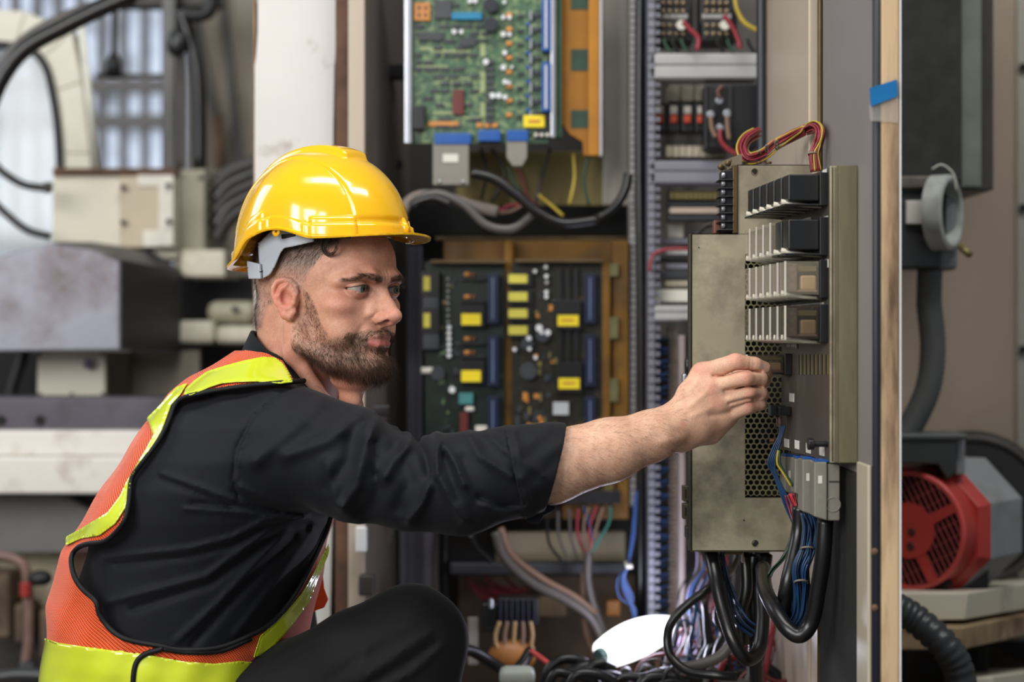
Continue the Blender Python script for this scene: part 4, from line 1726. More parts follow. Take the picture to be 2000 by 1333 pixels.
# ------------------------------------------------------------------ the open electrical cabinet
cab = empty('electrical_cabinet', (0.03, 3.0, 0.0), 'tall open steel electrical cabinet full of circuit boards and wiring', 'cabinet')
zt, zbm = 1.75, 0.06
b = MB().box(W(700, 0, 3.45).x, 0.47, 3.45, 3.48, zbm, zt)
b.build('back_plate', dgreyp, cab)
# left side: inner wall running into the depth, lipped front frame
mb = MB()
x0 = W(712, 0, 2.95).x
mb.hexa([(x0 - 0.02, 2.95, 0), (x0, 2.95, 0), (W(800, 0, 3.45).x, 3.45, 0), (W(800, 0, 3.45).x - 0.02, 3.45, 0),
         (x0 - 0.02, 2.95, zt), (x0, 2.95, zt), (W(800, 0, 3.45).x, 3.45, zt), (W(800, 0, 3.45).x - 0.02, 3.45, zt)])
mb.build('side_wall', mat('cabinet_inner_wall', '6f6862', rough=0.5, var=0.08, scale=5, dirt='4a433d', damt=0.34), cab)
part('front_frame', beigel, cab, [(680, -300, 712, 1333 + 60, 2.93, 0.02)], label='cream front frame upright')
part('rusty_frame', rust, cab, [(655, -300, 681, 1400, 2.95, 0.02)], label='rusty brown frame upright')
part('ledge', mat('bracket_black', '1c1a1a'), cab, [(722, 125, 800, 150, 3.2, 0.05)])
part('panel_grommet', blackr, cab, [(770, 312, 785, 328, 3.3, 0.02)], 0.004)
# right side wall in two sheets
xs = 0.405
MB().box(xs, xs + 0.012, 2.345, 2.95, zbm, zt).build('side_wall', beigel, cab, bevel=0.001)
MB().box(xs, xs + 0.012, 2.012, 2.335, zbm, zt).build('side_wall', mat('grey_side_sheet', '807b79', rough=0.45, var=0.05, scale=5, dirt='6a625c', damt=0.3), cab, bevel=0.001)
MB().cyl((xs - 0.003, 2.34, zbm), (xs - 0.003, 2.34, zt), 0.0035, 10).build('seam_bead', goldd, cab, smooth=True)
MB().cyl((xs - 0.001, 2.43, zbm), (xs - 0.001, 2.43, zt), 0.0022, 8).build('seam_bead', beigel, cab, smooth=True)
# front edge: worn edge strip with a black rubber gasket
xe0, xe1 = W(1720, 0, 2.0).x, W(1757, 0, 2.0).x
MB().box(xe0, xe1, 2.0, 2.05, zbm, zt).build('edge_strip', wood, cab, bevel=0.003)
MB().cyl((W(1713, 0, 2.0).x, 2.003, zbm), (W(1713, 0, 2.0).x, 2.003, zt), 0.0047, 14).build('rubber_gasket', mat('gasket_blue_black', '1d2029', rough=0.5, var=0.1), cab, smooth=True)
MB().box(W(1757, 0, 2.0).x, W(1759.5, 0, 2.0).x, 1.998, 2.3, zbm, zt).build('outer_skin', whitep, cab)
for py in (1078, 1188):
    MB().cyl(W(1708, py, 1.998), W(1708, py, 2.02), 0.004, 10).build('rivet', rust, cab, smooth=True)
# blue and clear adhesive tape wrapped round the edge
tp = MB()
for (a, bq, c, dd) in (((1699, 172), (1752, 155), (1754, 188), (1701, 208)),):
    P4 = [W(*a, 1.994), W(*bq, 1.994), W(*c, 1.994), W(*dd, 1.994)]
    tp.hexa([P4[3], P4[2], P4[2] + Vector((0, 0.002, 0)), P4[3] + Vector((0, 0.002, 0)), P4[0], P4[1], P4[1] + Vector((0, 0.002, 0)), P4[0] + Vector((0, 0.002, 0))])
tag(tp.build('adhesive_tape', bluet), 'blue adhesive tape wrapped round the worn cabinet edge', 'tape')
tp = MB()
P4 = [W(1697, 205, 1.996), W(1754, 190, 1.996), W(1755, 240, 1.996), W(1700, 236, 1.996)]
tp.hexa([P4[3], P4[2], P4[2] + Vector((0, 0.001, 0)), P4[3] + Vector((0, 0.001, 0)), P4[0], P4[1], P4[1] + Vector((0, 0.001, 0)), P4[0] + Vector((0, 0.001, 0))])
tag(tp.build('adhesive_tape', mat('clear_tape', 'e6e0d6', rough=0.15, var=0.05, trans=0.7, alpha=0.5)), 'crumpled clear tape just below the blue tape on the cabinet edge', 'tape')

# ------------------------------------------------------------------ white machine column on the left of the cabinet
colm = empty('machine_column', (W(575, 0, 3.0).x, 3.05, 0.0), 'broad white painted machine column with chipped rusty edges behind the hard hat', 'column')
mb = MB()
Lx = [(503, -400), (503, 60), (500, 110), (497, 130), (497, 700), (499, 1500), (640, 1500), (652, 900), (652, 250), (654, 130), (662, 60), (662, -400)]
mb.pprism(Lx, 3.0, 0.30)
mb.build('column_face', creamw, colm, bevel=0.002)
part('chipped_edge', mat('tan_chipped_edge', '8d6f52', rough=0.8, var=0.4, scale=25), colm, [(652, 20, 660, 1333, 3.02, 0.05), (495, 0, 499, 800, 3.02, 0.1)], 0.001)
part('side_panel', mat('column_side', '716a64', rough=0.6, var=0.15), colm, [(590, 1010, 650, 1400, 3.32, 0.05)], 0.001)

# little white plate and dark lump seen between the vest and the cabinet
solo('junction_plate', whitep, [(694, 1030, 716, 1080, 2.9, 0.02)], 'small white junction plate on the cabinet frame under the sleeve', 'plate', bevel=0.003)
solo('door_latch', blackp, [(728, 792, 762, 814, 2.92, 0.03)], 'small black door latch on the cabinet frame beside the raised sleeve', 'latch', bevel=0.003)
solo('hinge_block', dgreyp, [(700, 1125, 730, 1165, 2.9, 0.03)], 'dark hinge block low on the cabinet frame above the bent knee', 'hinge', bevel=0.003)

# vertical rails and trunking left of the boards
rg = empty('mounting_rail', W(808, 900, 3.3), 'pale grey upright mounting rail left of the lower circuit boards', 'rail')
part('rail_web', ductb, rg, [(795, 480, 818, 1190, 3.30, 0.03)])
part('rail_flange', alum, rg, [(818, 480, 824, 1190, 3.29, 0.02)])
rg = empty('mounting_rail', W(850, 1120, 3.3), 'lower grey mounting rail under the sleeve beside the black upright hoses', 'rail')
part('rail_web', alum, rg, [(826, 1040, 848, 1200, 3.28, 0.03)])
part('rail_flange', ductb, rg, [(780, 1030, 794, 1180, 3.28, 0.03)])
for k, (a, bb) in enumerate(((855, 850), (872, 868), (770, 752), (740, 728))):
    cable('power_cable', [(a, 1010), (bb, 1100), (bb + 4, 1230)], 3.2, 0.006, hosem if k % 2 else gcable,
          ['black upright cable just right of the lower rail', 'grey upright cable right of the lower rail', 'grey upright cable left of the pale lower rail',
           'dark upright cable beside the cabinet frame above the knee'][k])

# ------------------------------------------------------------------ upper circuit board unit
RR = random.Random(5)
YB = 3.05


def component(name, m, parent, x0, y0, x1, y1, Y, d, bevel=0.0008):
    return part(name, m, parent, [(x0, y0, x1, y1, Y - d, d)], bevel)


ub = empty('circuit_board_unit', W(980, 260, YB), 'large green circuit board in a steel and ochre frame at the top of the cabinet', 'circuit board')
pcb = part('board', greenp, ub, [(803, -140, 1070, 280, YB, 0.004)], 0)
part('frame_bar', steel, ub, [(789, -140, 805, 281, YB - 0.012, 0.016)], 0.002)
part('frame_bar', steel, ub, [(1075, -140, 1086, 269, YB - 0.014, 0.02)], 0.002)
# rows of chips
n = 0
for row, y in enumerate(range(6, 250, 14)):
    x = 812
    while x < 960:
        w = RR.choice([16, 22, 22, 28, 34])
        if x + w > 962:
            break
        if RR.random() < 0.62 and not (875 < x + w / 2 < 912 and 165 < y < 235) and y not in (20, 34) and n < 92 and not (x < 842 and (y < 48 or y > 200)):
            component('chip', chipm, pcb, x, y, x + w - 5, y + 7, YB, 0.003)
            n += 1
        x += w
for k, (a, b2) in enumerate(((840, 98), (815, 128), (852, 152), (848, 160), (845, 218), (905, 228), (938, 60), (938, 140), (938, 200), (820, 92))):
    component('bare_strip', mat('pale_green_strip', '8f9c6e', rough=0.5), pcb, a, b2, a + (78, 60, 90, 84, 50, 40, 10, 10, 10, 30)[k], b2 + (4, 3, 3, 3, 5, 4, 50, 40, 30, 6)[k], YB, 0.0008, 0)
component('socket', amber, pcb, 809, 5, 840, 40, YB, 0.006)
for (a, b2) in ((816, 12), (829, 12), (816, 26), (829, 26)):
    component('socket_pin', chipm, pcb, a, b2, a + 5, b2 + 6, YB - 0.006, 0.001, 0)
component('processor_chip', mat('chip_dark', '3a3d42'), pcb, 848, 0, 882, 36, YB, 0.006)
component('ribbon_header', mat('teal_plastic', '1778a0'), pcb, 882, 24, 942, 38, YB, 0.01)
for (a, b2) in ((958, 10), (958, 47)):
    MB().cyl(W(a, b2, YB), W(a, b2, YB - 0.02), 0.0125, 20).build('capacitor', chipm, pcb, smooth=False, bevel=0.001)
component('resistor_network', maroon, pcb, 884, 175, 906, 224, YB, 0.008)
component('terminal_socket', blackp, pcb, 806, 206, 829, 252, YB, 0.02)
component('memory_chip', chipm, pcb, 817, 63, 866, 79, YB, 0.005)
component('memory_chip', chipm, pcb, 898, 72, 930, 90, YB, 0.005)
for y in range(24, 240, 28):
    component('resistor', amber, pcb, 988, y, 1001, y + 9, YB, 0.005, 0.002)
    component('relay_contact', alum, pcb, 1035, y - 4, 1039, y + 16, YB, 0.01)
    component('diode', blue, pcb, 1027, y + 20, 1036, y + 26, YB, 0.004)
    component('transistor', chipm, pcb, 1042, y + 2, 1056, y + 10, YB, 0.006)
    component('transistor', chipm, pcb, 1010, y + 4, 1022, y + 10, YB, 0.005)
for y in range(118, 240, 13):
    component('driver_chip', chipm, pcb, 948, y, 966, y + 8, YB, 0.004)
for (a, b2, r) in ((887, 62, 5), (901, 62, 4.5), (983, 34, 4.5), (995, 34, 4.5), (983, 67, 5.5), (995, 67, 4.5), (949, 121, 6), (983, 132, 5.5), (986, 103, 5), (986, 160, 5),
                   (994, 162, 3.6), (962, 187, 6), (974, 187, 6), (986, 190, 5), (918, 2, 5), (928, 2, 5), (985, 4, 4), (1000, 131, 3)):
    MB().cyl(W(a, b2, YB - 0.002), W(a, b2, YB - 0.010), r / FPX * YB, 14).build('indicator_cap', whitep, pcb, bevel=0.0008)
for a in (0, 1, 2):
    component('dip_switch', amber, pcb, 930 + a * 15, 240, 942 + a * 15, 249, YB, 0.004)
component('pin_row', amber, pcb, 836, 237, 896, 247, YB, 0.003)
for (ya, yb) in ((-60, 100), (121, 218)):
    cn = part('edge_connector', blue, ub, [(1058, ya, 1075, yb, YB - 0.02, 0.02)])
    part('pin_strip', paper, cn, [(1064.5, ya + 6, 1068, yb - 6, YB - 0.021, 0.002)], 0)
part('chassis_panel', blackp, ub, [(1045, 218, 1078, 270, YB - 0.008, 0.008)])
lb = part('warning_label', yell, ub, [(1022, 225, 1064, 249, YB - 0.011, 0.003)], label='yellow label with an orange line of text')
part('print', amber, lb, [(1032, 234, 1055, 240, YB - 0.0118, 0.0006)], 0)
for k in range(3):
    MB().cyl(W(1047 + k * 11, 264, YB - 0.012), W(1047 + k * 11, 264, YB - 0.008), 0.0035, 10).build('screw', paper, ub, smooth=True)
# ochre frame with notches to the right
mb = MB()
mb.pprism([(1096, -140), (1170, -140), (1170, 304), (1140, 304), (1138, 277), (1112, 262), (1096, 240)], YB + 0.03, 0.02)
fr = mb.build('sheet_frame', orange, ub, bevel=0.001)
for (a, b2, c, d2) in ((1115, -20, 1150, 18), (1115, 96, 1150, 138), (1115, 215, 1150, 250)):
    part('notch', mat('board_behind', '1c3a2a', rough=0.5, var=0.3), fr, [(a, b2, c, d2, YB + 0.0285, 0.002)], 0)
part('frame_lip', mat('ochre_lip', 'a87018', rough=0.4, metal=0.15, var=0.1), ub, [(1150, -140, 1170, 304, YB + 0.012, 0.018)])
part('rear_board', mat('pcb_edge_green', '1c4a36', var=0.3), ub, [(1086, -140, 1097, 268, YB + 0.004, 0.03)], 0)
part('frame_edge', whitep, ub, [(1170, -140, 1176, 305, YB + 0.02, 0.02)])

# plug connectors under the board
def plug(x0, y0, x1, y1, lab, taper=False, bx=None):
    e = empty('plug_connector', W((x0 + x1) / 2, y0, YB), lab, 'connector', 'plugs under the upper circuit board')
    bx = bx or (x0 - 3, x1 + 3)
    part('blue_housing', blue, e, [(bx[0], y0 - 18, bx[1], y0 + 4, YB - 0.02, 0.03)])
    if y1 > y0 + 20:
        mb = MB()
        pts = [(x0, y0), (x1, y0), (x1, y1), (x0, y1)] if not taper else [(x0, y0), (x1, y0), (x1, y1 - 18), (x1 - 10, y1), (x0 + 12, y1), (x0, y1 - 18)]
        mb.pprism(pts, YB - 0.018, 0.028)
        s = mb.build('shell', greyconn, e, bevel=0.002)
        return e, s
    return e, None


e, s = plug(845, 278, 916, 362, 'wide grey plug connector with a blank white label, left of three under the upper board', bx=(848, 920))
part('label_plate', paper, s, [(865, 301, 895, 317, YB - 0.0195, 0.002)], 0)
for a in (858, 904):
    MB().cyl(W(a, 355, YB - 0.02), W(a, 355, YB - 0.016), 0.003, 8).build('screw', steel, s, smooth=True)
plug(938, 272, 972, 284, 'short empty blue socket between the two grey plugs', bx=(934, 978))
plug(989, 272, 1030, 325, 'small tapered grey plug connector, right of three under the upper board', True, bx=(990, 1032))

# brassy plate and grey flat panel at the right of the board
solo('mounting_plate', brass, [(890, 296, 1178, 402, 3.26, 0.004)], 'brass coloured mounting plate behind the cables under the upper board', 'plate')
solo('blank_panel', mat('blank_panel_grey', '8a857c', rough=0.5, var=0.05), [(1176, -140, 1228, 402, 3.2, 0.01)], 'plain grey beige upright panel right of the ochre frame', 'panel', bevel=0.004)
solo('shelf_shade_sheet', dark, [(800, 398, 1228, 462, 3.42, 0.02)], 'black sheet for the shade between the upper and lower board units', 'recess')  # flat black sheet painting the shade between the two units
solo('crossbar', goldd, [(850, 462, 1226, 470, 3.24, 0.03)], 'thin dull brass crossbar above the lower boards', 'bar')

grp = 'cables between the board units'
cable('power_cable', [(785, 440, 2.95), (800, 400), (850, 378), (905, 400), (950, 440), (1000, 447), (1040, 420)], 3.0, 0.0075, gcable, 'thick grey cable sagging from the cabinet side below the grey plugs', group=grp)
cable('power_cable', [(780, 420, 2.95), (810, 386), (862, 384), (920, 402), (972, 414)], 3.02, 0.010, mat('grey_sleeve', '7b716a', rough=0.5, var=0.1), 'thickest grey sleeved cable ending in bared red wires', group=grp)
cable('power_cable', [(786, 470, 2.95), (795, 410), (840, 388), (880, 400)], 2.98, 0.007, hosem, 'black cable curving up behind the hat peak', group=grp)
cable('power_cable', [(920, 338), (965, 350), (1010, 382), (1050, 415), (1100, 437), (1170, 430)], 2.98, 0.0085, hosem, 'black cable slanting down from the wide grey plug', group=grp)
cable('power_cable', [(1228, 340), (1222, 370), (1200, 405), (1160, 430), (1100, 440)], 3.1, 0.008, hosem, 'black cable curving in from the right hand duct', group=grp)
for k, (pp, m_, lab) in enumerate((
        ([(975, 412), (995, 402), (1015, 400)], redw, 'red wire leaving the end of the grey sleeve'),
        ([(975, 416), (1000, 412), (1030, 395)], tanw, 'tan wire leaving the end of the grey sleeve'),
        ([(1050, 380), (1075, 400), (1100, 422)], yelw, 'yellow wire lying before the brass plate'),
        ([(1010, 326), (1025, 360), (1030, 385), (1050, 400)], maroon, 'dark red wire hanging under the tapered plug'),
        ([(992, 326), (1000, 350), (1020, 380)], greenw, 'dark green wire hanging under the tapered plug'),
        ([(1120, 300), (1122, 350), (1112, 400)], yelw, 'thin yellow wire hanging before the brass plate'),
        ([(1150, 300), (1140, 350), (1150, 400)], greenw, 'green wire hanging at the right of the brass plate'),
        ([(940, 290), (950, 340), (940, 390)], hosem, 'black wire hanging behind the blue socket'),
        ([(960, 290), (985, 340), (960, 395)], hosem, 'black wire slanting behind the blue socket'),
        ([(1075, 290), (1060, 340), (1045, 400)], hosem, 'black wire slanting before the brass plate'))):
    cable('wire', pp, 3.12, 0.003, m_, lab, 'wire', 'loose wires under the upper board', n=6)

# ------------------------------------------------------------------ lower circuit board unit, its shade put into darker colours
YL = 3.12
lu = empty('circuit_board_unit', W(1020, 740, YL), 'lower pair of dark green circuit boards in an ochre frame with yellow labels', 'circuit board')
oched = mat('shaded_ochre_sheet', '74500f', rough=0.45, metal=0.15, var=0.22, scale=9, dirt='3c2a10', damt=0.45)  # the upper frame's ochre, darkened to paint in the shade lower down
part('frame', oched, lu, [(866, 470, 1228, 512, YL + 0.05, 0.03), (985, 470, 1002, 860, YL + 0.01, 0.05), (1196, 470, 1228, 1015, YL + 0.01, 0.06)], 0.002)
part('back_sheet', mat('ochre_back', '4a3614', rough=0.5, var=0.3, scale=12, dirt='2e2412', damt=0.45), lu, [(866, 480, 1226, 1012, YL + 0.09, 0.01)], 0)
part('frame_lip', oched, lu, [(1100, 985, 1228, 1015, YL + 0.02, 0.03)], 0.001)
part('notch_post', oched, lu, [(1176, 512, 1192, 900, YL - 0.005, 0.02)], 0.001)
for (y0, y1) in ((515, 540), (620, 662), (740, 785)):
    part('notch', mat('olive_behind', '5b5a36', var=0.3), lu, [(1190, y0, 1208, y1, YL - 0.004, 0.02)], 0.001)
bl = part('board', greend, lu, [(830, 512, 985, 980, YL, 0.004)], 0)
br_ = part('board', olive, lu, [(1000, 512, 1176, 980, YL, 0.004)], 0)
part('board_edge', goldd, lu, [(840, 508, 988, 514, YL - 0.03, 0.03), (1006, 506, 1178, 512, YL - 0.03, 0.03)], 0)
for (y0, y1) in ((535, 632), (655, 755), (775, 900)):
    for xx, bb in ((952, bl), (1142, br_)):
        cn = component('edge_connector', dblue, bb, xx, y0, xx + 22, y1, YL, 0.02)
        part('pin_strip', mat('pin_strip', '5d6a86'), cn, [(xx + 9, y0 + 8, xx + 12, y1 - 8, YL - 0.0212, 0.002)], 0)
for (x, y) in ((901, 613), (901, 724)):
    c_ = component('relay_block', blackp, bl, x - 4, y - 18, x + 46, y + 26, YL, 0.018)
    part('label', yell, c_, [(x, y, x + 38, y + 22, YL - 0.0195, 0.002)], 0)
for (x, y) in ((1089, 616), (1091, 739)):
    c_ = component('relay_block', blackp, br_, x - 4, y - 30, x + 46, y + 28, YL, 0.018)
    lb = part('label', yell, c_, [(x, y, x + 41, y + 21, YL - 0.0195, 0.002)], 0)
    part('print', amber, lb, [(x + 8, y + 8, x + 32, y + 12, YL - 0.0202, 0.0006)], 0)
for y in (536, 571, 604, 637):
    c_ = component('module', blackp, br_, 990, y - 4, 1040, y + 24, YL, 0.014)
    part('label', yeld, c_, [(993, y, 1030, y + 17, YL - 0.0155, 0.002)], 0)
for y in (540, 612):
    c_ = component('module', blackp, bl, 822, y - 10, 858, y + 40, YL, 0.022)
    part('label', yeld, c_, [(827, y, 840, y + 28, YL - 0.0235, 0.002)], 0)
for y in (575, 650):
    component('capacitor_block', chipm, bl, 824, y, 858, y + 34, YL, 0.02, 0.003)
for y in range(640, 705, 11):
    MB().cyl(W(877, y, YL), W(877, y, YL - 0.012), (4.5 if y > 0 else 3) / FPX * YL, 12).build('indicator_cap', whitep, bl, bevel=0.0006)
for y in range(545, 640, 12):
    MB().cyl(W(875, y, YL), W(875, y, YL - 0.008), 2.6 / FPX * YL, 10).build('indicator_cap', ductm, bl, bevel=0.0004)
MB().cyl(W(883, 762, YL), W(883, 762, YL - 0.01), 6.5 / FPX * YL, 14).build('indicator_cap', whitep, bl, bevel=0.0006)
for y in (532, 576, 603, 658, 685, 713):
    component('resistor', amber, bl, 906, y, 918, y + 8, YL, 0.006, 0.002)
    component('resistor', mat('brown_part', '7a4a24'), bl, 921, y, 928, y + 8, YL, 0.005, 0.002)
    component('bus_bar', blackp, bl, 900, y + 10, 950, y + 17, YL, 0.01)
component('crystal', mat('teal_part', '3c7a7c'), bl, 896, 768, 924, 790, YL, 0.01)
component('fuse_holder', paper, bl, 822, 718, 846, 730, YL, 0.012, 0.003)
component('fuse_holder', paper, bl, 908, 795, 926, 804, YL, 0.012, 0.003)
component('tag', paper, bl, 928, 832, 952, 848, YL, 0.012, 0.002)
component('terminal_row', maroon, bl, 898, 806, 914, 850, YL, 0.012)
component('crystal', mat('silver_can', 'b0b4b4', rough=0.3), br_, 1080, 786, 1111, 811, YL, 0.012)
for (x, y, r) in ((1045, 530, 4), (1066, 522, 4), (1067, 540, 4), (1068, 552, 3.5), (1067, 571, 4), (1067, 580, 4), (1053, 641, 7), (1070, 650, 6), (1033, 661, 5), (1058, 650, 4), (1034, 682, 4), (1046, 699, 4), (1005, 683, 4)):
    MB().cyl(W(x, y, YL), W(x, y, YL - 0.018), r / FPX * YL, 12).build('indicator_cap', whitep if r > 3.6 else ductm, br_, bevel=0.0006)
for (x, y, r) in ((1032, 725, 17), (1060, 655, 14), (1030, 672, 12), (855, 730, 14)):
    MB().cyl(W(x, y, YL), W(x, y, YL - 0.014), r / FPX * YL, 20).build('capacitor', chipm, br_ if x > 990 else bl, bevel=0.001)
for x in (1090, 1106, 1122):
    component('memory_row', blackp, br_, x, 524, x + 9, 612, YL, 0.008)
    component('memory_row', blackp, br_, x, 642, x + 9, 735, YL, 0.008)
for k in range(24):
    x = RR.randint(1006, 1070)
    y = RR.randint(765, 850)
    component('chip', RR.choice([chipm, amber, brass, chipm]), br_, x, y, x + RR.choice([5, 9]), y + RR.choice([9, 16, 22]), YL, 0.004)
for k in range(22):
    x = RR.randint(856, 890)
    y = RR.randint(520, 850)
    component('chip', RR.choice([chipm, chipm, brass, greenp]), bl, x, y, x + RR.choice([5, 12]), y + RR.choice([6, 12]), YL, 0.004)
for k in range(18):
    x = RR.randint(1042, 1082)
    y = RR.randint(520, 760)
    component('chip', RR.choice([chipm, chipm, brass, amber]), br_, x, y, x + RR.choice([4, 8]), y + RR.choice([6, 12]), YL, 0.004)
part('terminal_row', blackp, lu, [(1100, 960, 1212, 985, YL - 0.03, 0.05)], 0.001)
part('lower_board', brass, lu, [(1178, 900, 1198, 962, YL - 0.006, 0.004)], 0)

# crossbars and beige ledge beneath
solo('cable_ledge', mat('beige_ledge', 'a5987e', rough=0.55, var=0.08, scale=5, dirt='7c6a50', damt=0.36), [(968, 1040, 1222, 1106, 3.24, 0.03)], 'beige metal ledge under the lower circuit boards', 'ledge', bevel=0.003)
solo('wiring_channel', mat('slate_channel', '34363d', rough=0.5, var=0.2), [(878, 1100, 1225, 1124, 3.18, 0.04)], 'dark grey horizontal wiring channel below the beige ledge', 'channel', bevel=0.004)
solo('dirty_back_panel', mat('brown_base_panel', '6b5a48', rough=0.6, var=0.2, scale=6, dirt='3c2f26', damt=0.4), [(896, 1126, 1240, 1420, 3.36, 0.02)], 'dirty brown lower back panel behind the tangled cables', 'panel')
solo('base_box', mat('beige_box', '8c7a5e', rough=0.55, var=0.12, dirt='54432f', damt=0.4), [(1052, 1165, 1108, 1206, 3.26, 0.04)], 'small beige box on the lower back panel', 'box', bevel=0.003)
solo('amber_block', amber, [(1185, 1175, 1212, 1205, 3.2, 0.03)], 'small amber block above the bright inspection lamp', 'block', bevel=0.003)
fan = [([(1068, 1000), (1072, 1060), (1100, 1100)], hosem), ([(1090, 1000), (1092, 1050), (1112, 1098)], gcable), ([(1112, 995), (1115, 1050), (1130, 1100)], gcable),
       ([(1130, 995), (1128, 1040), (1145, 1090)], redw), ([(1150, 992), (1140, 1030), (1150, 1085)], tanw), ([(1165, 990), (1152, 1030), (1155, 1075)], redw),
       ([(1178, 992), (1165, 1030), (1152, 1080)], tanw), ([(1193, 990), (1190, 1020), (1168, 1060), (1150, 1090)], mat('teal_wire', '2e6e62')), ([(1140, 990), (1150, 1020), (1160, 1060)], bluew)]
labs = ['black wire furthest left in the fan under the lower board', 'left grey wire of the fan under the lower board', 'right grey wire of the fan under the lower board',
        'left red wire of the fan under the lower board', 'left tan wire of the fan under the lower board', 'right red wire of the fan under the lower board',
        'right tan wire of the fan under the lower board', 'teal wire furthest right in the fan under the lower board', 'blue wire in the middle of the fan under the lower board']
for (pp, m_), lab in zip(fan, labs):
    cable('wire', pp, 3.08, 0.0026, m_, lab, 'wire', 'fan of wires under the lower board', n=6)
cable('power_cable', [(968, 1040), (985, 1090), (1040, 1140), (1100, 1170), (1150, 1205), (1175, 1250), (1190, 1290)], 3.0, 0.0085, gcable, 'thick grey brown cable sweeping down right to the inspection lamp', group='grey cables at the cabinet foot')
cable('power_cable', [(978, 1032), (1000, 1085), (1060, 1132), (1120, 1165), (1165, 1200)], 3.04, 0.006, tanw, 'thin tan cable running above the thick sweeping one', group='grey cables at the cabinet foot')
cable('power_cable', [(1150, 1080), (1148, 1130), (1158, 1180), (1180, 1240), (1195, 1280)], 3.05, 0.0075, gcable, 'grey brown cable hanging from the wire fan to the lamp', group='grey cables at the cabinet foot')
cable('power_cable', [(1140, 1120), (1138, 1180), (1146, 1240), (1165, 1300)], 3.1, 0.006, tanw, 'tan cable hanging left of the wire fan', group='grey cables at the cabinet foot')
cable('power_cable', [(918, 1045), (935, 1075), (960, 1098)], 3.1, 0.006, hosem, 'short black cable slanting down to the wiring channel', group='grey cables at the cabinet foot')
for k in range(10):
    x = 900 + k * 9
    cable('wire', [(x, 1120 + (k * 37) % 30), (x + 25, 1140 + (k * 23) % 25), (x + 60, 1150 + (k * 31) % 35)], 3.25, 0.0028, redw if k % 3 else maroon,
          'red wire in the tangle under the wiring channel', 'wire', 'red wires under the channel', n=5)

# blue loop of wire beside the duct
e = empty('wire_hank', W(1225, 1120, 3.0), 'hank of bright blue wire hanging beside the slotted duct', 'wire')
rr = random.Random(3)
for k in range(9):
    o1 = rr.uniform(-5, 5)
    o2 = rr.uniform(-7, 7)
    cable('wire', [(1243 + o1 * .5, 960), (1238 + o1 * .7, 1040), (1229 + o1 * .4, 1095), (1229 + o1 * .4, 1106), (1214 + o2, 1130), (1222 + o2 * 2, 1165), (1238 + o1, 1190), (1240 + o2 * 1.5, 1225)], 3.0 + rr.uniform(-.01, .01), 0.0014, bluel, None, parent=e, n=5)
part('tie', paper, e, [(1222, 1104, 1236, 1112, 2.975, 0.05)], 0.002)

# ------------------------------------------------------------------ slotted wiring ducts
def vduct(x0, x1, y0, y1, Y, lab, pitch=17, m_=ductb, side=1):
    e = empty('wiring_duct', W((x0 + x1) / 2, y1, Y), lab, 'wiring duct')
    part('channel', m_, e, [(x0, y0, x1, y1, Y, 0.05)], 0.002)
    mb = MB()
    y = y0
    while y < y1:
        if side:
            mb.pbox(x1 - 0.5, y, x1 + 9, y + pitch * 0.52, Y + 0.006, 0.004)
        y += pitch
    if side:
        mb.build('slot_fingers', m_, e, bevel=0.001)
    mb = MB()
    y = y0
    while y < y1:
        mb.pbox(x0 + 1, y + pitch * 0.6, x1 - 1, y + pitch * 0.72, Y - 0.001, 0.002)
        y += pitch
    mb.build('slots', dark, e)
    return e


vduct(1230, 1243, -60, 990, 3.15, 'narrow slotted grey wiring duct left of the black upright cables', 14, ductm, 0)
vduct(1266, 1280, -60, 1215, 3.02, 'tall slotted lilac grey wiring duct right of the black upright cables', 17, ductb, 1)
for k, (xx, r, m_, lab) in enumerate(((1251, 0.0085, hosem, 'thick black upright cable between the two slotted ducts'),
                                      (1260, 0.005, bluew, 'dark blue upright cable between the two slotted ducts'),
                                      (1257, 0.004, gcable, 'grey upright cable between the two slotted ducts'))):
    cable('power_cable', [(xx, -80), (xx - 2, 300), (xx + 2, 700), (xx - 1, 1210)], 3.1 + 0.02 * k, r, m_, lab, group='upright cables between the ducts')
# blue and black wires fanned out of the duct's slots
wg = empty('wire_comb', W(1292, 900, 3.05), 'comb of blue and black wires coming out of the slotted duct', 'wire')
wg['kind'] = 'stuff'
for m_, off in ((bluew, 0), (hosem, 9), (bluel, 17)):
    mb = MB()
    y = 660
    while y < 1200:
        mb.tube(spline([W(1279, y + off, 3.04), W(1290, y + off + 4, 3.05), W(1306, y + off + rr.uniform(-3, 6), 3.07)], 4), 0.0022, 5)
        y += 26
    mb.build('wires', m_, wg, smooth=True)
for x0 in (1306, 1320):
    e = empty('terminal_strip', W(x0 + 8, 1180, 3.08), ['long strip of tan terminals right beside the slotted duct', 'pale upright cover strip behind the gold chassis edge'][x0 > 1310], 'terminal strip')
    if x0 == 1306:
        mb = MB()
        for y in range(640, 1200, 9):
            mb.pbox(x0, y, x0 + 17, y + 6.5, 3.08, 0.03)
        mb.build('terminals', mat('tan_terminals', '8f8578', var=0.3, scale=60), e, bevel=0.001)
        mb = MB()
        for y in range(640, 1200, 9):
            mb.pbox(x0 + 4, y + 1.5, x0 + 12, y + 5, 3.078, 0.03)
        mb.build('screws', mat('brown_wire_ends', '6a5142', var=0.4), e)
    else:
        part('cover', mat('pinkish_cover', '958884', rough=0.5, var=0.05), e, [(1326, 655, 1339, 1195, 3.0, 0.03)], 0.003)

# ------------------------------------------------------------------ component column to the right
YC = 3.1
solo('component_plate', mat('component_plate', '5e5a55', rough=0.5, var=0.15), [(1272, -140, 1516, 660, 3.3, 0.01)], 'grey back plate behind the contactors and terminal rows', 'plate')


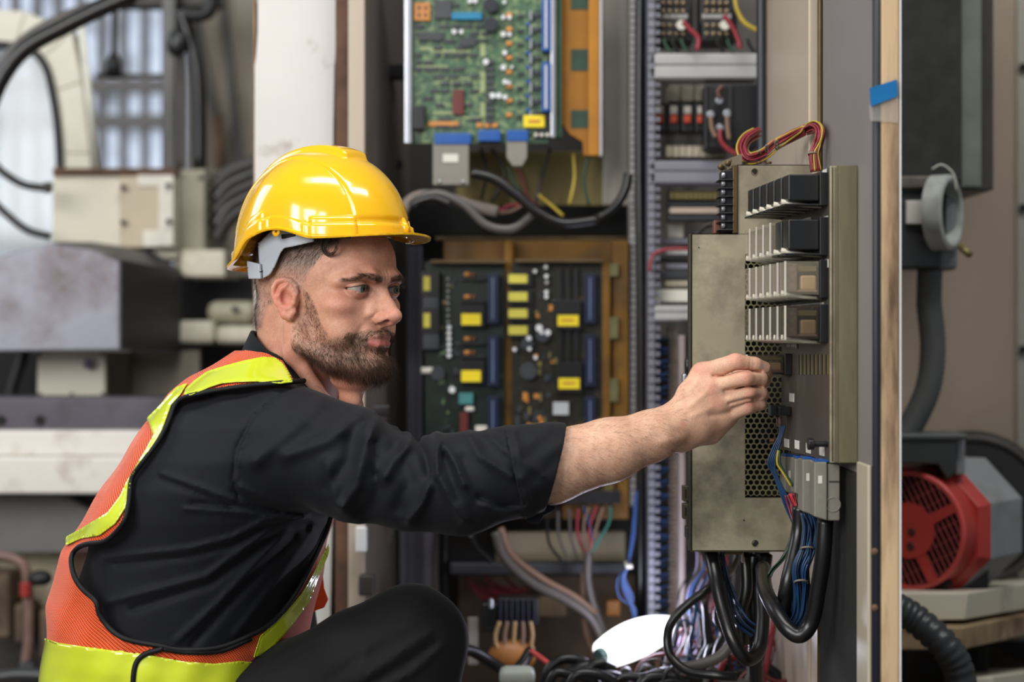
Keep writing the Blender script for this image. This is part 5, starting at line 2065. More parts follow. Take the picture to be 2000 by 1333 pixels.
def contactor(x0, lab):
    e = empty('contactor', W(x0 + 35, 100, YC), lab, 'contactor', 'contactors at the top of the cabinet')
    part('body', blackp, e, [(x0, -90, x0 + 72, 82, YC, 0.08)], 0.003)
    part('step', blackp, e, [(x0 + 6, 12, x0 + 64, 44, YC - 0.02, 0.03), (x0 + 4, 40, x0 + 46, 80, YC - 0.03, 0.04)], 0.002)
    for r_, y in ((0, 6), (1, 22), (2, 50), (3, 66)):
        for k in range(4):
            MB().cyl(W(x0 + 12 + k * 13, y, YC - 0.03 if r_ < 2 else YC - 0.034), W(x0 + 12 + k * 13, y, YC - 0.01), 0.0042, 8).build(
                'terminal_screw', mat('tarnished_screw', '8c7a62', rough=0.35, metal=0.6, var=0.2), e, smooth=True)
    part('divider', ductm, e, [(x0 + 4, 27, x0 + 60, 36, YC - 0.024, 0.01)], 0.001)
    MB().cyl(W(x0 + 48, 49, YC - 0.045), W(x0 + 48, 49, YC - 0.02), 0.0085, 16).build('button', paper, e, bevel=0.001)


contactor(1283, 'black contactor with brass screws and a white button, left of the two at the top')
contactor(1368, 'black contactor with brass screws and a white button, right of the two at the top')
cable('wire', [(1334, 42), (1348, 58), (1364, 75), (1362, 98)], 3.0, 0.0045, redw, 'red wire curving off the left contactor button', 'wire', n=6)
cable('wire', [(1414, 30), (1430, 52), (1442, 78), (1446, 95)], 3.0, 0.0045, redw, 'red wire curving off the right contactor button', 'wire', n=6)
cable('wire', [(1434, -10), (1440, 20), (1455, 45), (1480, 60)], 2.98, 0.004, yelw, 'yellow wire looping beside the right contactor', 'wire', n=6)
for k, xx in enumerate((1296, 1312, 1330, 1400, 1420, 1460)):
    cable('wire', [(xx, 76), (xx + 4, 88), (xx + 14, 104)], 3.04, 0.003, hosem if k % 2 else greenw, 'thin dark wire dropping from the contactors into the duct', 'wire', 'wires under the contactors', n=5)


def hduct(x0, y0, x1, y1, Y, lab, m_=ductm):
    e = empty('wiring_duct', W((x0 + x1) / 2, y1, Y), lab, 'wiring duct')
    part('channel', m_, e, [(x0, y0, x1, y1, Y + 0.004, 0.05)], 0.002)
    h = (y1 - y0)
    part('cover', m_, e, [(x0 - 1, y0 + h * .06, x1 + 1, y0 + h * .42, Y, 0.01), (x0 - 1, y0 + h * .5, x1 + 1, y0 + h * .94, Y, 0.01)], 0.002)


hduct(1271, 104, 1480, 155, 3.02, 'upper grey horizontal wiring duct under the contactors')
hduct(1271, 314, 1420, 360, 3.02, 'middle lilac grey horizontal wiring duct under the breakers', ductb)
hduct(1275, 597, 1350, 627, 3.02, 'lowest grey horizontal wiring duct left of the gold chassis', ductm)

for k in range(4):
    x0 = 1277 + k * 27
    e = empty('circuit_breaker', W(x0 + 12, 255, YC), ['leftmost of four black circuit breakers with orange levers', 'second black circuit breaker from the left',
                                                      'third black circuit breaker from the left', 'rightmost circuit breaker, half behind the black relay'][k], 'circuit breaker', 'row of circuit breakers')
    part('body', blackp, e, [(x0, 200, x0 + 25, 258, YC, 0.05)], 0.002)
    part('recess', paper, e, [(x0 + 5, 207, x0 + 19, 222, YC - 0.003, 0.004)], 0.001)
    part('lever', mat('orange_lever', 'd4512e', rough=0.4, var=0.05), e, [(x0 + 5, 224, x0 + 19, 240, YC - 0.012, 0.014)], 0.002)
for k in range(3):
    solo('fuse_block', mat('pale_fuse_block', 'a09a88', rough=0.5, var=0.2, scale=60), [(1305 + k * 26, 166, 1329 + k * 26, 198, YC + 0.01, 0.04)],
         ['left', 'middle', 'right'][k] + ' pale fuse block above the circuit breakers', 'fuse block', 'pale fuse blocks', bevel=0.002)
e = empty('power_relay', W(1428, 290, 3.0), 'big black square relay with steel screw terminals beside the breakers', 'relay')
part('body', blackp, e, [(1378, 164, 1480, 290, 3.0, 0.07)], 0.003)
part('ridge', mat('relay_edge', '2a2c30'), e, [(1377, 164, 1381, 290, 2.99, 0.03), (1425, 164, 1429, 290, 2.99, 0.03)], 0.001)
part('screw_well', dark, e, [(1392, 210, 1414, 238, 2.998, 0.01)], 0)
for (x, y) in ((1405, 196), (1388, 224), (1420, 222), (1406, 250)):
    MB().cyl(W(x, y, 2.985), W(x, y, 3.0), 0.0065, 14).build('terminal_screw', steel, e, bevel=0.001)
cable('wire', [(1405, 192), (1402, 178), (1412, 168)], 2.98, 0.004, mat('brown_wire', '5a3c30'), 'brown wire on the top screw of the square relay', 'wire', n=6)
cable('wire', [(1406, 252), (1408, 275), (1425, 294), (1440, 300)], 2.97, 0.0042, redw, 'red wire leaving the bottom screw of the square relay', 'wire', n=6)
cable('wire', [(1388, 228), (1390, 250), (1398, 268)], 2.97, 0.004, tanw, 'tan lead on the left screw of the square relay', 'wire', n=6)
cable('wire', [(1420, 228), (1421, 250), (1424, 272)], 2.97, 0.004, tanw, 'tan lead on the right screw of the square relay', 'wire', n=6)


def tstrip(x0, y0, x1, y1, Y, m1, m2, lab, n=12):
    e = empty('terminal_strip', W((x0 + x1) / 2, y1, Y), lab, 'terminal strip')
    part('base', m1, e, [(x0, y0, x1, y1, Y + 0.012, 0.03)], 0.001)
    w = (x1 - x0) / n
    for k in range(n):
        part('terminal', m2, e, [(x0 + k * w + 0.6, y0 + 2, x0 + (k + 1) * w - 0.6, y1 - 2, Y, 0.014)], 0.001)


tan1 = mat('ivory_terminals', 'a39a86', rough=0.5, var=0.15, scale=80)
tstrip(1300, 283, 1420, 309, 3.08, dgreyp, tan1, 'ivory terminal strip right under the black breakers', 9)
tstrip(1308, 372, 1402, 392, 3.06, dgreyp, brass, 'brassy terminal strip under the middle duct', 10)
tstrip(1304, 394, 1404, 404, 3.05, blackp, chipm, 'black terminal strip, second row under the middle duct', 14)
solo('marker_strip', mat('pinkish_strip', 'bba99a', rough=0.5, var=0.05), [(1308, 405, 1404, 417, 3.05, 0.02)], 'pinkish marker strip between two black terminal rows', 'strip')
tstrip(1304, 420, 1404, 432, 3.05, blackp, chipm, 'black terminal strip just under the pinkish marker strip', 14)
solo('marker_plate', paper, [(1303, 436, 1335, 465, 3.1, 0.01)], 'white marker plate at the bottom of the terminal rows', 'plate')
for k, (y0, y1, m_) in enumerate(((466, 476, ductb), (484, 498, ductm), (500, 512, blackp), (516, 526, ductb), (530, 545, chipm), (549, 560, tan1), (566, 590, paper))):
    solo('din_rail', m_, [(1272 if k % 2 == 0 else 1300, y0, 1350, y1, 3.08 - 0.003 * k, 0.03)],
         ['lilac grey rail at the height of the chassis top', 'light grey rail second below the terminal rows', 'black rail third below the terminal rows', 'lilac grey rail in the middle of the stack',
          'dark grey rail above the ivory one', 'ivory rail near the stack bottom', 'white plate at the bottom of the rail stack'][k], 'rail')
cable('wire', [(1345, 486), (1300, 488), (1275, 500), (1268, 530)], 3.0, 0.003, redw, 'red wire curving over the rails to the duct', 'wire', n=6)
cable('wire', [(1350, 470), (1362, 456), (1378, 442), (1395, 438)], 2.9, 0.0045, hosem, 'black wire behind the gold chassis corner', 'wire', n=6)
cable('hose', [(1487, -80), (1487, 100), (1487, 200), (1487, 318)], 2.85, 0.0078, mat('blue_black_hose', '23262e', rough=0.4, var=0.08), 'straight blue black upright hose in front of the relay column', 'hose', n=14)
solo('upright_strip', mat('grey_green_upright', '86867c', rough=0.5, var=0.06), [(1496, -140, 1514, 330, 2.95, 0.02)], 'thin grey green upright strip right of the blue black hose', 'strip')
# ------------------------------------------------------------------ gold zinc-plated chassis with honeycomb vent
YG = 2.42
ch = empty('power_supply_chassis', W(1450, 1078, YG), 'gold zinc plated steel chassis with a honeycomb vent facing the man', 'chassis')


def px2(x, y, Y=YG):
    w = W(x, y, Y)
    return (w.x, w.z)


import bmesh
# face sheet with real hexagonal holes
bm = bmesh.new()
outer = [(1350, 1077), (1350, 457), (1440, 457), (1440, 322), (1600, 322), (1640, 330), (1640, 1077)]
x0h, x1h, y0h, y1h = 1455, 1545, 496, 973
pitch = 11.6
rh = 5.2
mbf = MB()
# solid pieces around the vent
for r4 in ((1350, 457, 1455, 1077), (1440, 322, 1602, 458), (1455, 457, 1602, 496), (1455, 973, 1602, 1077), (1545, 496, 1602, 973)):
    mbf.pbox(r4[0], r4[1], r4[2], r4[3], YG, 0.0016)
face = mbf.build('face_sheet', gold, ch)
# vent: web of hexagon rims
V = []
Fv = []
cols = int((x1h - x0h) / pitch) + 1
rows = int((y1h - y0h) / (pitch * 0.866)) + 1
hz = pitch / 2
for j in range(rows):
    for i in range(cols + 1):
        cx = x0h + i * pitch + (hz if j % 2 else 0)
        cy = y0h + 5 + j * pitch * 0.866
        if cx > x1h or cy > y1h - 3:
            continue
        R = pitch / math.sqrt(3)
        b0 = len(V)
        for k in range(6):
            a = math.radians(60 * k + 30)
            ox, oy = cx + R * math.cos(a), cy + R * math.sin(a)
            ox = min(max(ox, x0h), x1h)
            oy = min(max(oy, y0h), y1h)
            V.append(tuple(W(ox, oy, YG)))
        for k in range(6):
            a = math.radians(60 * k + 30)
            ix, iy = cx + rh * math.cos(a), cy + rh * math.sin(a)
            ix = min(max(ix, x0h), x1h)
            iy = min(max(iy, y0h), y1h)
            V.append(tuple(W(ix, iy, YG)))
        for k in range(6):
            Fv.append((b0 + k, b0 + (k + 1) % 6, b0 + 6 + (k + 1) % 6, b0 + 6 + k))
mv = MB().add(V, Fv)
vent = mv.build('honeycomb_vent', mat('vent_zinc', '8f8765', rough=0.35, metal=0.5, var=0.1), ch, solid=0.0012)
part('shadow_box', mat('vent_interior', '161512', rough=0.7, var=0.4, scale=30), ch, [(1440, 480, 1600, 990, YG + 0.05, 0.003)], 0)
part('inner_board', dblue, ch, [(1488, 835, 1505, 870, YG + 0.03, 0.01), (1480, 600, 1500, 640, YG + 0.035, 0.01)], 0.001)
# returns of the sheet
mb = MB()
a = W(1350, 457, YG)
b_ = W(1350, 1077, YG)
mb.box(a.x - 0.0005, a.x + 0.0015, YG, YG + 0.045, b_.z, a.z)
mb.box(a.x, W(1602, 0, YG).x, YG, YG + 0.045, b_.z - 0.001, b_.z + 0.001)
mb.box(W(1350, 0, YG).x, W(1442, 0, YG).x, YG, YG + 0.045, W(0, 457, YG).z - 0.001, W(0, 457, YG).z)
mb.box(W(1440, 0, YG).x - 0.001, W(1440, 0, YG).x + 0.001, YG, YG + 0.045, W(0, 457, YG).z, W(0, 322, YG).z)
mb.box(W(1440, 0, YG).x, W(1602, 0, YG).x, YG, YG + 0.045, W(0, 322, YG).z - 0.001, W(0, 322, YG).z)
mb.build('side_sheet', goldd, ch)
part('side_edge', mat('dark_side_edge', '3a3630', rough=0.5, metal=0.3), ch, [(1346, 457, 1351, 1077, YG + 0.002, 0.02)], 0.001)
mb = MB()
for (x, y, r) in ((1474, 336, 0.0035), (1475, 1062, 0.0036), (1453, 1017, 0.0012), (1525, 441, 0.0018), (1365, 484, 0.001)):
    mb.cyl(W(x, y, YG - 0.0004), W(x, y, YG + 0.001), r, 16)
mb.build('screw_hole', dark, ch)
mb = MB()
for (x, y) in ((1474, 336), (1475, 1062)):
    mb.lathe([(0.0036, -0.0003), (0.0047, -0.0008), (0.0047, 0.001)], W(x, y, YG), (0, 1, 0), 18)
mb.build('hole_rim', goldd, ch)
# handle slots and clips on the left side
for y0, y1 in ((950, 980), (985, 1015)):
    p_ = part('side_clip', mat('clip_bronze', '4d4638', rough=0.45, metal=0.4), ch, [(1334, y0, 1347, y1, YG + 0.01, 0.02)], 0.001)
    part('clip_slot', dark, p_, [(1338, y0 + 7, 1341, y1 - 6, YG + 0.0095, 0.002)], 0)
part('side_clip', dgreyp, ch, [(1339, 1030, 1347, 1052, YG + 0.01, 0.02)], 0.001)
MB().cyl(W(1347, 716, YG + .03), W(1338, 716, YG + .03), 0.013, 20).build('side_knob', blackp, ch, bevel=0.002)
part('side_latch', steel, ch, [(1333, 731, 1343, 757, YG + 0.02, 0.02)], 0.002)
# top left: angle plate with screws, barrier terminal block
p_ = MB()
p_.hexa([W(1402, 338, 2.44), W(1449, 321, 2.34 + .08), W(1449, 321, 2.425), W(1402, 338, 2.445), W(1402, 318, 2.44), W(1449, 300, 2.42), W(1449, 300, 2.425), W(1402, 318, 2.445)])
ap = p_.build('angle_plate', mat('angle_plate_bronze', '5f5546', rough=0.4, metal=0.5, var=0.15), ch)
for (x, y) in ((1407, 326), (1421, 319), (1432, 313)):
    MB().cyl(W(x, y, 2.428), W(x, y, 2.442), 0.004, 12).build('screw', goldd, ap, smooth=True)
part('block_bracket', goldd, ch, [(1431, 322, 1441, 456, YG - 0.004, 0.05)], 0.001)
tbk = part('terminal_block', blackp, ch, [(1411, 332, 1431, 454, YG, 0.04)], 0.0015, label='black barrier terminal block with bright screws')
for k in range(7):
    y = 340 + k * 16.3
    part('barrier', blackp, tbk, [(1404, y + 10, 1431, y + 12.5, YG - 0.008, 0.04)], 0.0006)
    if k < 7:
        MB().cyl(W(1409, y + 3, YG - 0.002), W(1416, y + 3, YG - 0.002), 0.0045, 12).build('terminal_screw', steel, tbk, bevel=0.001)
for x in (1457, 1482, 1501):
    MB().cyl(W(x, 320, YG + 0.02), W(x, 316, YG + 0.02), 0.0045, 10).build('top_screw', goldd, ch, smooth=True)
part('rubber_bush', mat('brown_bush', '6a4030'), ch, [(1394, 430, 1411, 457, YG + 0.03, 0.02)], 0.002)
# under the chassis
part('bottom_bracket', goldd, ch, [(1415, 1077, 1452, 1084, YG + 0.02, 0.03), (1450, 1077, 1453, 1100, YG + 0.01, 0.02)], 0.001)
MB().cyl(W(1485, 1078, YG + .05), W(1485, 1088, YG + .05), 0.013, 24).build('cable_gland', blackp, ch, bevel=0.002)
# socket hinge strap on the cabinet side so that the chassis stands on something
MB().box(W(1602, 0, YG).x - 0.004, 0.4045, YG + 0.002, YG + 0.03, W(0, 1077, YG).z, W(0, 322, YG).z).build('mounting_flange', goldd, ch)

# ------------------------------------------------------------------ relay panel, seen at a slant
RA = Vector((0.3586, 2.385, 0))
RB = Vector((0.3788, 2.125, 0))
DV = (RB - RA)
DVn = DV.normalized()
NV = Vector((-DVn.y * -1, DVn.x * -1, 0))
NV = Vector((DVn.y, -DVn.x, 0)).normalized()
if NV.x > 0:
    NV = -NV
zT, zB = CH + (666.5 - 326) / FPX * 2.125, CH - (903 - 666.5) / FPX * 2.125


def rp(t, z, out=0.0):
    """point of the relay panel: t 0 far edge .. 1 near edge, z height, out of its face"""
    p = RA + DV * t + NV * out
    return Vector((p.x, p.y, z))


def rpbox(mb, t0, t1, z0, z1, o0, o1):
    mb.hexa([rp(t0, z0, o0), rp(t1, z0, o0), rp(t1, z0, o1), rp(t0, z0, o1), rp(t0, z1, o0), rp(t1, z1, o0), rp(t1, z1, o1), rp(t0, z1, o1)])
    return mb


def zpx(py, t):
    p = RA + DV * t
    return CH - (py - 666.5) / FPX * p.y


rpn = empty('relay_panel', rp(0.5, zB), 'dark brown relay panel carrying rows of plug-in relays', 'panel')
rpbox(MB(), 0, 1, zB, zT, -0.003, 0).build('panel_sheet', brownp, rpn, bevel=0.0006)
rpbox(MB(), 0.985, 1.0, zB - 0.001, zT + 0.001, -0.012, 0.0015).build('panel_edge', gold, rpn, bevel=0.0006)
# black sheet for the shade in the gap, gold channel beside it
MB().box(W(1624, 0, 2.15).x, W(1645, 0, 2.15).x, 2.150, 2.153, zB, zT).build('gap_shade_sheet', dark, rpn)
zc0, zc1 = CH - (905 - 666.5) / FPX * 2.1, CH + (666.5 - 323) / FPX * 2.1
chm = MB().box(W(1637, 0, 2.1).x, 0.4045, 2.098, 2.10, zc0, zc1)
chm.box(W(1637, 0, 2.1).x, W(1637, 0, 2.1).x + 0.0015, 2.098, 2.20, zc0, zc1)
chm.box(W(1637, 0, 2.1).x, 0.4045, 2.098, 2.13, zc0, zc0 + 0.0015)
chm.build('gold_channel', mat('green_gold_channel', '867e62', rough=0.34, metal=0.45, var=0.14, scale=9, dirt='55513a', damt=0.42, streak=True), rpn, bevel=0.0008)
# marks and slots on the sheet
mb = MB()
for t, py, w, h in ((0.88, 341, .07, .012), (0.76, 350, .05, .012), (0.64, 357, .04, .010), (0.9, 434, .07, .014), (0.76, 437, .06, .014), (0.23, 777, .1, .011), (0.12, 866, .1, .011), (0.34, 869, .09, .011), (0.57, 876, .09, .012), (0.83, 880, .09, .013)):
    rpbox(MB(), t - w / 2, t + w / 2, zpx(py, t) - h / 2, zpx(py, t) + h / 2, 0, 0.0006).build('paper_marker', paper, rpn)
for (t0, t1, pa) in ((0.22, 0.62, 437), (0.22, 0.95, 521), (0.22, 0.86, 601)):
    rpbox(MB(), t0, t1, zpx(pa, (t0 + t1) / 2) - 0.005, zpx(pa, (t0 + t1) / 2) + 0.005, 0, 0.0007).build('label_strip', paper, rpn)
    mm = MB()
    for k in range(int((t1 - t0) * 34)):
        tt = t0 + 0.02 + k * 0.029
        rpbox(mm, tt, tt + 0.018, zpx(pa, (t0 + t1) / 2) - 0.0022, zpx(pa, (t0 + t1) / 2) + 0.0022, 0.0007, 0.001)
    mm.build('faint_print', ductb, rpn)
nb1 = rpbox(MB(), 0.10, 0.36, zpx(674, .2) - 0.0055, zpx(674, .2) + 0.0055, 0, 0.001).build('name_plate', blackp, rpn)
mm = MB()
for k, (aa, bb) in enumerate(((.13, .15), (.16, .18), (.185, .20), (.235, .245), (.26, .28), (.285, .305), (.315, .335))):
    rpbox(mm, aa, bb, zpx(674, .2) - 0.0028, zpx(674, .2) + 0.0028, 0.001, 0.0013)
mm.build('print', paper, nb1)
mm = MB()
for k in range(8):
    t = 0.38 + k * 0.075
    rpbox(mm, t, t + 0.028, zpx(732, t), zpx(693, t), 0, 0.0007)
mm.build('slot', dark, rpn)
mm = MB()
for k in range(8):
    t = 0.38 + k * 0.075 + 0.03
    rpbox(mm, t + 0.004, t + 0.014, zpx(732, t), zpx(693, t), 0, 0.0011)
mm.build('slot_rib', brass, rpn)
mm = MB()
mm.cyl(rp(0.93, zpx(868, .93), 0), rp(0.93, zpx(868, .93), 0.020), 0.0035, 12)
mm.cyl(rp(0.93, zpx(868, .93), 0.017), rp(0.93, zpx(868, .93), 0.024), 0.007, 16)
mm.build('panel_screw', blackp, rpn, smooth=False, bevel=0.0008)

# plug-in relays: socket on the panel, body, white retaining lever
def relay(t, z, kind, lab, grp, depth=0.052, w=0.105, h=0.034):
    e = empty('plug_in_relay', rp(t, z), lab, 'relay', grp)
    t0, t1 = t - w / 2, t + w / 2
    rpbox(MB(), t0, t1, z - h / 2, z + h / 2, 0.0, 0.010).build('socket', blackp, e, bevel=0.001)
    if kind == 'black':
        rpbox(MB(), t0 + .008, t1 - .008, z - h * .36, z + h * .44, 0.010, depth * .92).build('cover', blackp, e, bevel=0.002)
        rpbox(MB(), t0 + .008, t1 - .008, z - h * .50, z - h * .44, 0.004, depth).build('rail', blackp, e, bevel=0.0006)
    else:
        rpbox(MB(), t0 + .006, t1 - .006, z - h * .42, z + h * .46, 0.010, depth).build('cover', clearm if kind == 'clear' else smokem, e, bevel=0.0015)
        rpbox(MB(), t0 + .022, t1 - .022, z - h * .30, z + h * .10, 0.012, depth * .62).build('coil', coil, e, bevel=0.003)
        rpbox(MB(), t0 + .016, t1 - .016, z - h * .34, z + h * .40, depth * .70, depth * .93).build('contact_frame', mat('contact_frame', '6e6254', rough=0.4, var=0.3, scale=150), e, bevel=0.001)
        rpbox(MB(), t0 + .02, t1 - .02, z - h * .34, z - h * .28, 0.012, depth * .85).build('yoke', tanw, e, bevel=0.0006)
        rpbox(MB(), t1 - .014, t1 - .006, z - h * .42, z + h * .46, depth * .97, depth * 1.01).build('rim_or_highlight', mat('painted_highlight', 'cfcabf', rough=0.2, var=0.03), e)  # painted highlight: whitish strip along the cover's near edge
        rpbox(MB(), t0 + .03, t1 - .03, z + h * .20, z + h * .34, 0.012, depth * .8).build('contact_arm', brass, e, bevel=0.0006)
    m_ = MB()
    tm = t
    m_.tube([rp(tm, z - h * .50, 0.004), rp(tm, z - h * .46, depth * .5), rp(tm, z - h * .36, depth * 1.02)], [0.0022, 0.0026, 0.0034], 8)
    m_.build('retaining_lever', mat('ivory_lever', 'c9c2b0', rough=0.4, var=0.05), e, smooth=True)
    return e


ordn = ['far end', 'second from the far end', 'third from the far end', 'fourth from the far end', 'second from the near end', 'near end']
rows = [(386, 'top row', 'black', 'black relay in the %s of the relay panel, %s'),
        (473, 'second row', 'mix', '%s relay in the second row, %s'),
        (552, 'third row', 'clear', 'clear covered relay in the third row, %s'),
        (634, 'fourth row', 'smoke', 'smoky clear relay in the fourth row, %s')]
for py, rn, kd, lb_ in rows:
    for k in range(6):
        t = 0.10 + k * 0.155
        z = zpx(py, 0.45)
        kk = kd if kd != 'mix' else ('black' if k >= 4 else 'clear')
        if rn == 'top row':
            lab = 'black plug-in relay in the top row of the relay panel, ' + ordn[k]
        elif rn == 'second row':
            lab = ('black' if k >= 4 else 'clear covered') + ' plug-in relay in the second row, ' + ordn[k]
        else:
            lab = 'clear plug-in relay in the ' + rn + ' of the relay panel, ' + ordn[k]
        relay(t, z, kk, lab, 'relays in the ' + rn, h=0.046 if rn != 'top row' else 0.040, w=0.13)
held = relay(0.16, zpx(712, 0.16), 'smoke', 'smoked clear relay pinched between the man\'s fingers', None, depth=0.060, w=0.15, h=0.028)
# small black switch with blue wires
e = empty('panel_switch', rp(0.2, zpx(803, .2)), 'small dark toggle connector below the held relay', 'switch')
rpbox(MB(), 0.12, 0.22, zpx(812, .2), zpx(795, .2), 0, 0.016).build('body', blackp, e, bevel=0.001)
rpbox(MB(), 0.10, 0.16, zpx(813, .2), zpx(793, .2), 0.004, 0.024).build('tab', mat('green_grey_tab', '3c4844'), e, bevel=0.001)
for k in range(2):
    a = rp(0.12 + k * 0.05, zpx(814, .15), 0.012)
    MB().tube([a, a + Vector((0, 0, -0.014))], 0.0022, 8).build('wire_sleeve', tanw, e, smooth=True)
grp = 'blue wires left of the relay panel'
for k in range(4):
    cable('wire', [(1524 + k * 3, 832), (1522 + k * 2, 850), (1510 + k * 3, 875 + k * 2), (1500 + k * 4, 906 - k * 2), (1512 + k * 2, 930), (1532 + k * 4, 985), (1552 + k * 3, 1030)], 2.33, 0.0014, bluew,
          'thin blue wire looping off the toggle connector down past the vent', 'wire', grp, n=6)
for k in range(2):
    cable('wire', [(1520 + k * 3, 880), (1518 + k * 5, 905), (1530 + k * 4, 925), (1545 + k * 4, 950)], 2.32, 0.0016, yelw if k == 0 else greenw,
          ['yellow wire beside the blue wires at the panel foot', 'green wire beside the yellow wire at the panel foot'][k], 'wire', n=6)
MB_ = MB().cyl(W(1503, 861, 2.40), W(1512, 861, 2.40), 0.003, 10)
tag(MB_.build('copper_fitting', mat('copper', 'b08060', rough=0.3, metal=0.7)), 'tiny copper fitting behind the blue wires at the vent', 'fitting')

# grey multi-pole plugs below the panel
pls = [(1532, 1555, 893, 968, 2.36, 'grey multi-pole plug furthest from the camera under the relay panel'),
       (1552, 1572, 896, 972, 2.31, 'grey multi-pole plug, second from far under the relay panel'),
       (1567, 1592, 898, 1008, 2.22, 'grey multi-pole plug, second from near under the relay panel'),
       (1590, 1640, 903, 1018, 2.14, 'grey multi-pole plug with a round knockout, nearest under the relay panel')]
for x0, x1, y0, y1, Y, lab in pls:
    e = empty('multi_pole_plug', W((x0 + x1) / 2, y0, Y), lab, 'plug', 'multi-pole plugs under the relay panel')
    mb = MB()
    xr = x1 if x1 < 1600 else 1616
    mb.pprism([(x0, y0), (xr, y0), (xr, y1), (x0, y1 - 8)], Y, 0.035)
    s_ = mb.build('shell', greyconn, e, bevel=0.002)
    if x1 > 1600:
        mb = MB().pprism([(1616, y0 + 3), (1641, y0 + 4), (1641, y1), (1616, y1)], Y + 0.004, 0.03)
        k_ = mb.build('end_shell', greyconn, e, bevel=0.002)
        MB().lathe([(0.0075, -0.0006), (0.0085, -0.001), (0.0095, -0.0006), (0.0095, 0.001)], W(1627, 986, Y + 0.004), (0, 1, 0), 24).build('knockout', greyconn, k_, smooth=True)
        part('slot_line', dgreyp, k_, [(1619, 940, 1640, 943, Y + 0.003, 0.002)], 0)
    part('marker', paper, s_, [(x0 + 8, y0 + 27, x0 + 16, y0 + 42, Y - 0.0006, 0.002)], 0)
    part('blue_seal', blue, e, [(x0 + 2, y0 - 5, x1 - 2, y0 + 1, Y + 0.005, 0.025)], 0.001)

# ------------------------------------------------------------------ red wire bundle over the chassis
e = empty('wire_bundle', W(1540, 290, 2.46), 'bundle of dark red wires tied with cord arching over the gold chassis', 'wire bundle')
bundle('wb', [(1480, 258, 2.5), (1458, 272, 2.48), (1450, 292, 2.46), (1462, 310, 2.44), (1490, 303, 2.45), (1515, 284, 2.46), (1545, 268, 2.44), (1575, 255, 2.385), (1591, 249, 2.33),
              (1600, 260, 2.29), (1595, 282, 2.29), (1588, 302, 2.29), (1592, 335, 2.29)], 2.46, 0.0085, 0.0013, 22, [redw, redw, redw, maroon, redw, yelw, redw, redw], e, sd=4)
for (x, y, a, b2) in ( (1517, 283, 3, 9), (1483, 303, 3, 8), (1498, 292, 3, 9), (1552, 264, 3, 8)):
    MB().cyl(W(x - a, y, 2.45), W(x + a, y, 2.45), 0.001, 6).tube([W(x + a * math.cos(q), y + b2 * math.sin(q), 2.445 + 0.008 * math.sin(q)) for q in np.linspace(0, 6.283, 18)], 0.0013, 6).build(
        'tie', mat('waxed_cord', '7c7264', rough=0.6), e, smooth=True)

MB().tube([W(1588 + 9 * math.cos(q), 301 + 3 * math.sin(q), 2.29 + 0.010 * math.sin(q)) for q in np.linspace(0, 6.283, 18)], 0.0013, 6).build('tie', mat('waxed_cord', '7c7264'), e, smooth=True)
# ------------------------------------------------------------------ hanging looms below the chassis
e = empty('wire_bundle', W(1568, 1100, 2.25), 'loom of dark blue wires tied with cord hanging under the grey plugs', 'wire bundle')
bundle('lb', [(1578, 1000, 2.24), (1582, 1030, 2.24), (1575, 1075, 2.24), (1562, 1110, 2.24), (1564, 1150, 2.25), (1562, 1195, 2.26), (1548, 1225, 2.27)], 2.24, 0.011, 0.0013, 40, [bluew, bluew, mat('navy_wire', '122238', rough=0.4)], e, twist=1.0, sd=8)
for (x, y) in ((1577, 1075), (1565, 1140)):
    MB().tube([W(x + 13 * math.cos(q), y + 4 * math.sin(q) - 2, 2.235 + 0.012 * math.sin(q)) for q in np.linspace(0, 6.283, 18)], 0.0013, 6).build('tie', mat('waxed_cord', '7c7264'), e, smooth=True)
e = empty('wire_bundle', W(1562, 1060, 2.3), 'loom of red wires hanging behind the dark blue loom', 'wire bundle')
bundle('lr', [(1545, 965, 2.3), (1552, 990, 2.3), (1566, 1040, 2.29), (1570, 1085, 2.29), (1572, 1130, 2.3)], 2.3, 0.008, 0.0012, 14, [redw, mat('bright_red_wire', 'c04040'), redw], e, sd=9)
e = empty('wire_bundle', W(1510, 1120, 2.35), 'slim loom of dark green wires curving beneath the chassis corner', 'wire bundle')
bundle('lg', [(1556, 1000, 2.36), (1548, 1050, 2.35), (1532, 1090, 2.35), (1508, 1120, 2.34), (1500, 1150, 2.34), (1510, 1175, 2.34)], 2.35, 0.005, 0.0010, 7, [greenw, greenw, hosem], e, sd=10)
grp = 'thick black cables hanging under the chassis'
cable('power_cable', [(1562, 990, 2.28), (1560, 1040, 2.28), (1550, 1090, 2.27), (1538, 1140, 2.26), (1532, 1190, 2.27), (1545, 1225, 2.29), (1560, 1235, 2.31)], 2.28, 0.0095, hosem, 'thick black cable hanging straight beside the green wires', group=grp, n=14)
cable('power_cable', [(1612, 1015, 2.18), (1608, 1080, 2.18), (1598, 1150, 2.19), (1585, 1215, 2.2), (1562, 1242, 2.2), (1535, 1225, 2.21), (1510, 1185, 2.24), (1494, 1150, 2.3), (1490, 1110, 2.4)], 2.18, 0.0100, hosem,
      'thickest black cable looping in a U below the grey plugs', group=grp, n=14)
cable('power_cable', [(1388, 1078, 2.45), (1398, 1130, 2.42), (1412, 1190, 2.40), (1432, 1250, 2.38), (1458, 1288, 2.38), (1482, 1270, 2.40), (1490, 1210, 2.42), (1488, 1150, 2.44), (1496, 1085, 2.46)], 2.4, 0.0095, hosem,
      'black cable looping down from the chassis left corner', group=grp, n=14)
cable('power_cable', [(1455, 1080, 2.47), (1458, 1150, 2.46), (1448, 1200, 2.46), (1452, 1260, 2.46)], 2.46, 0.0085, hosem, 'black cable hanging behind the left loop', group=grp, n=12)
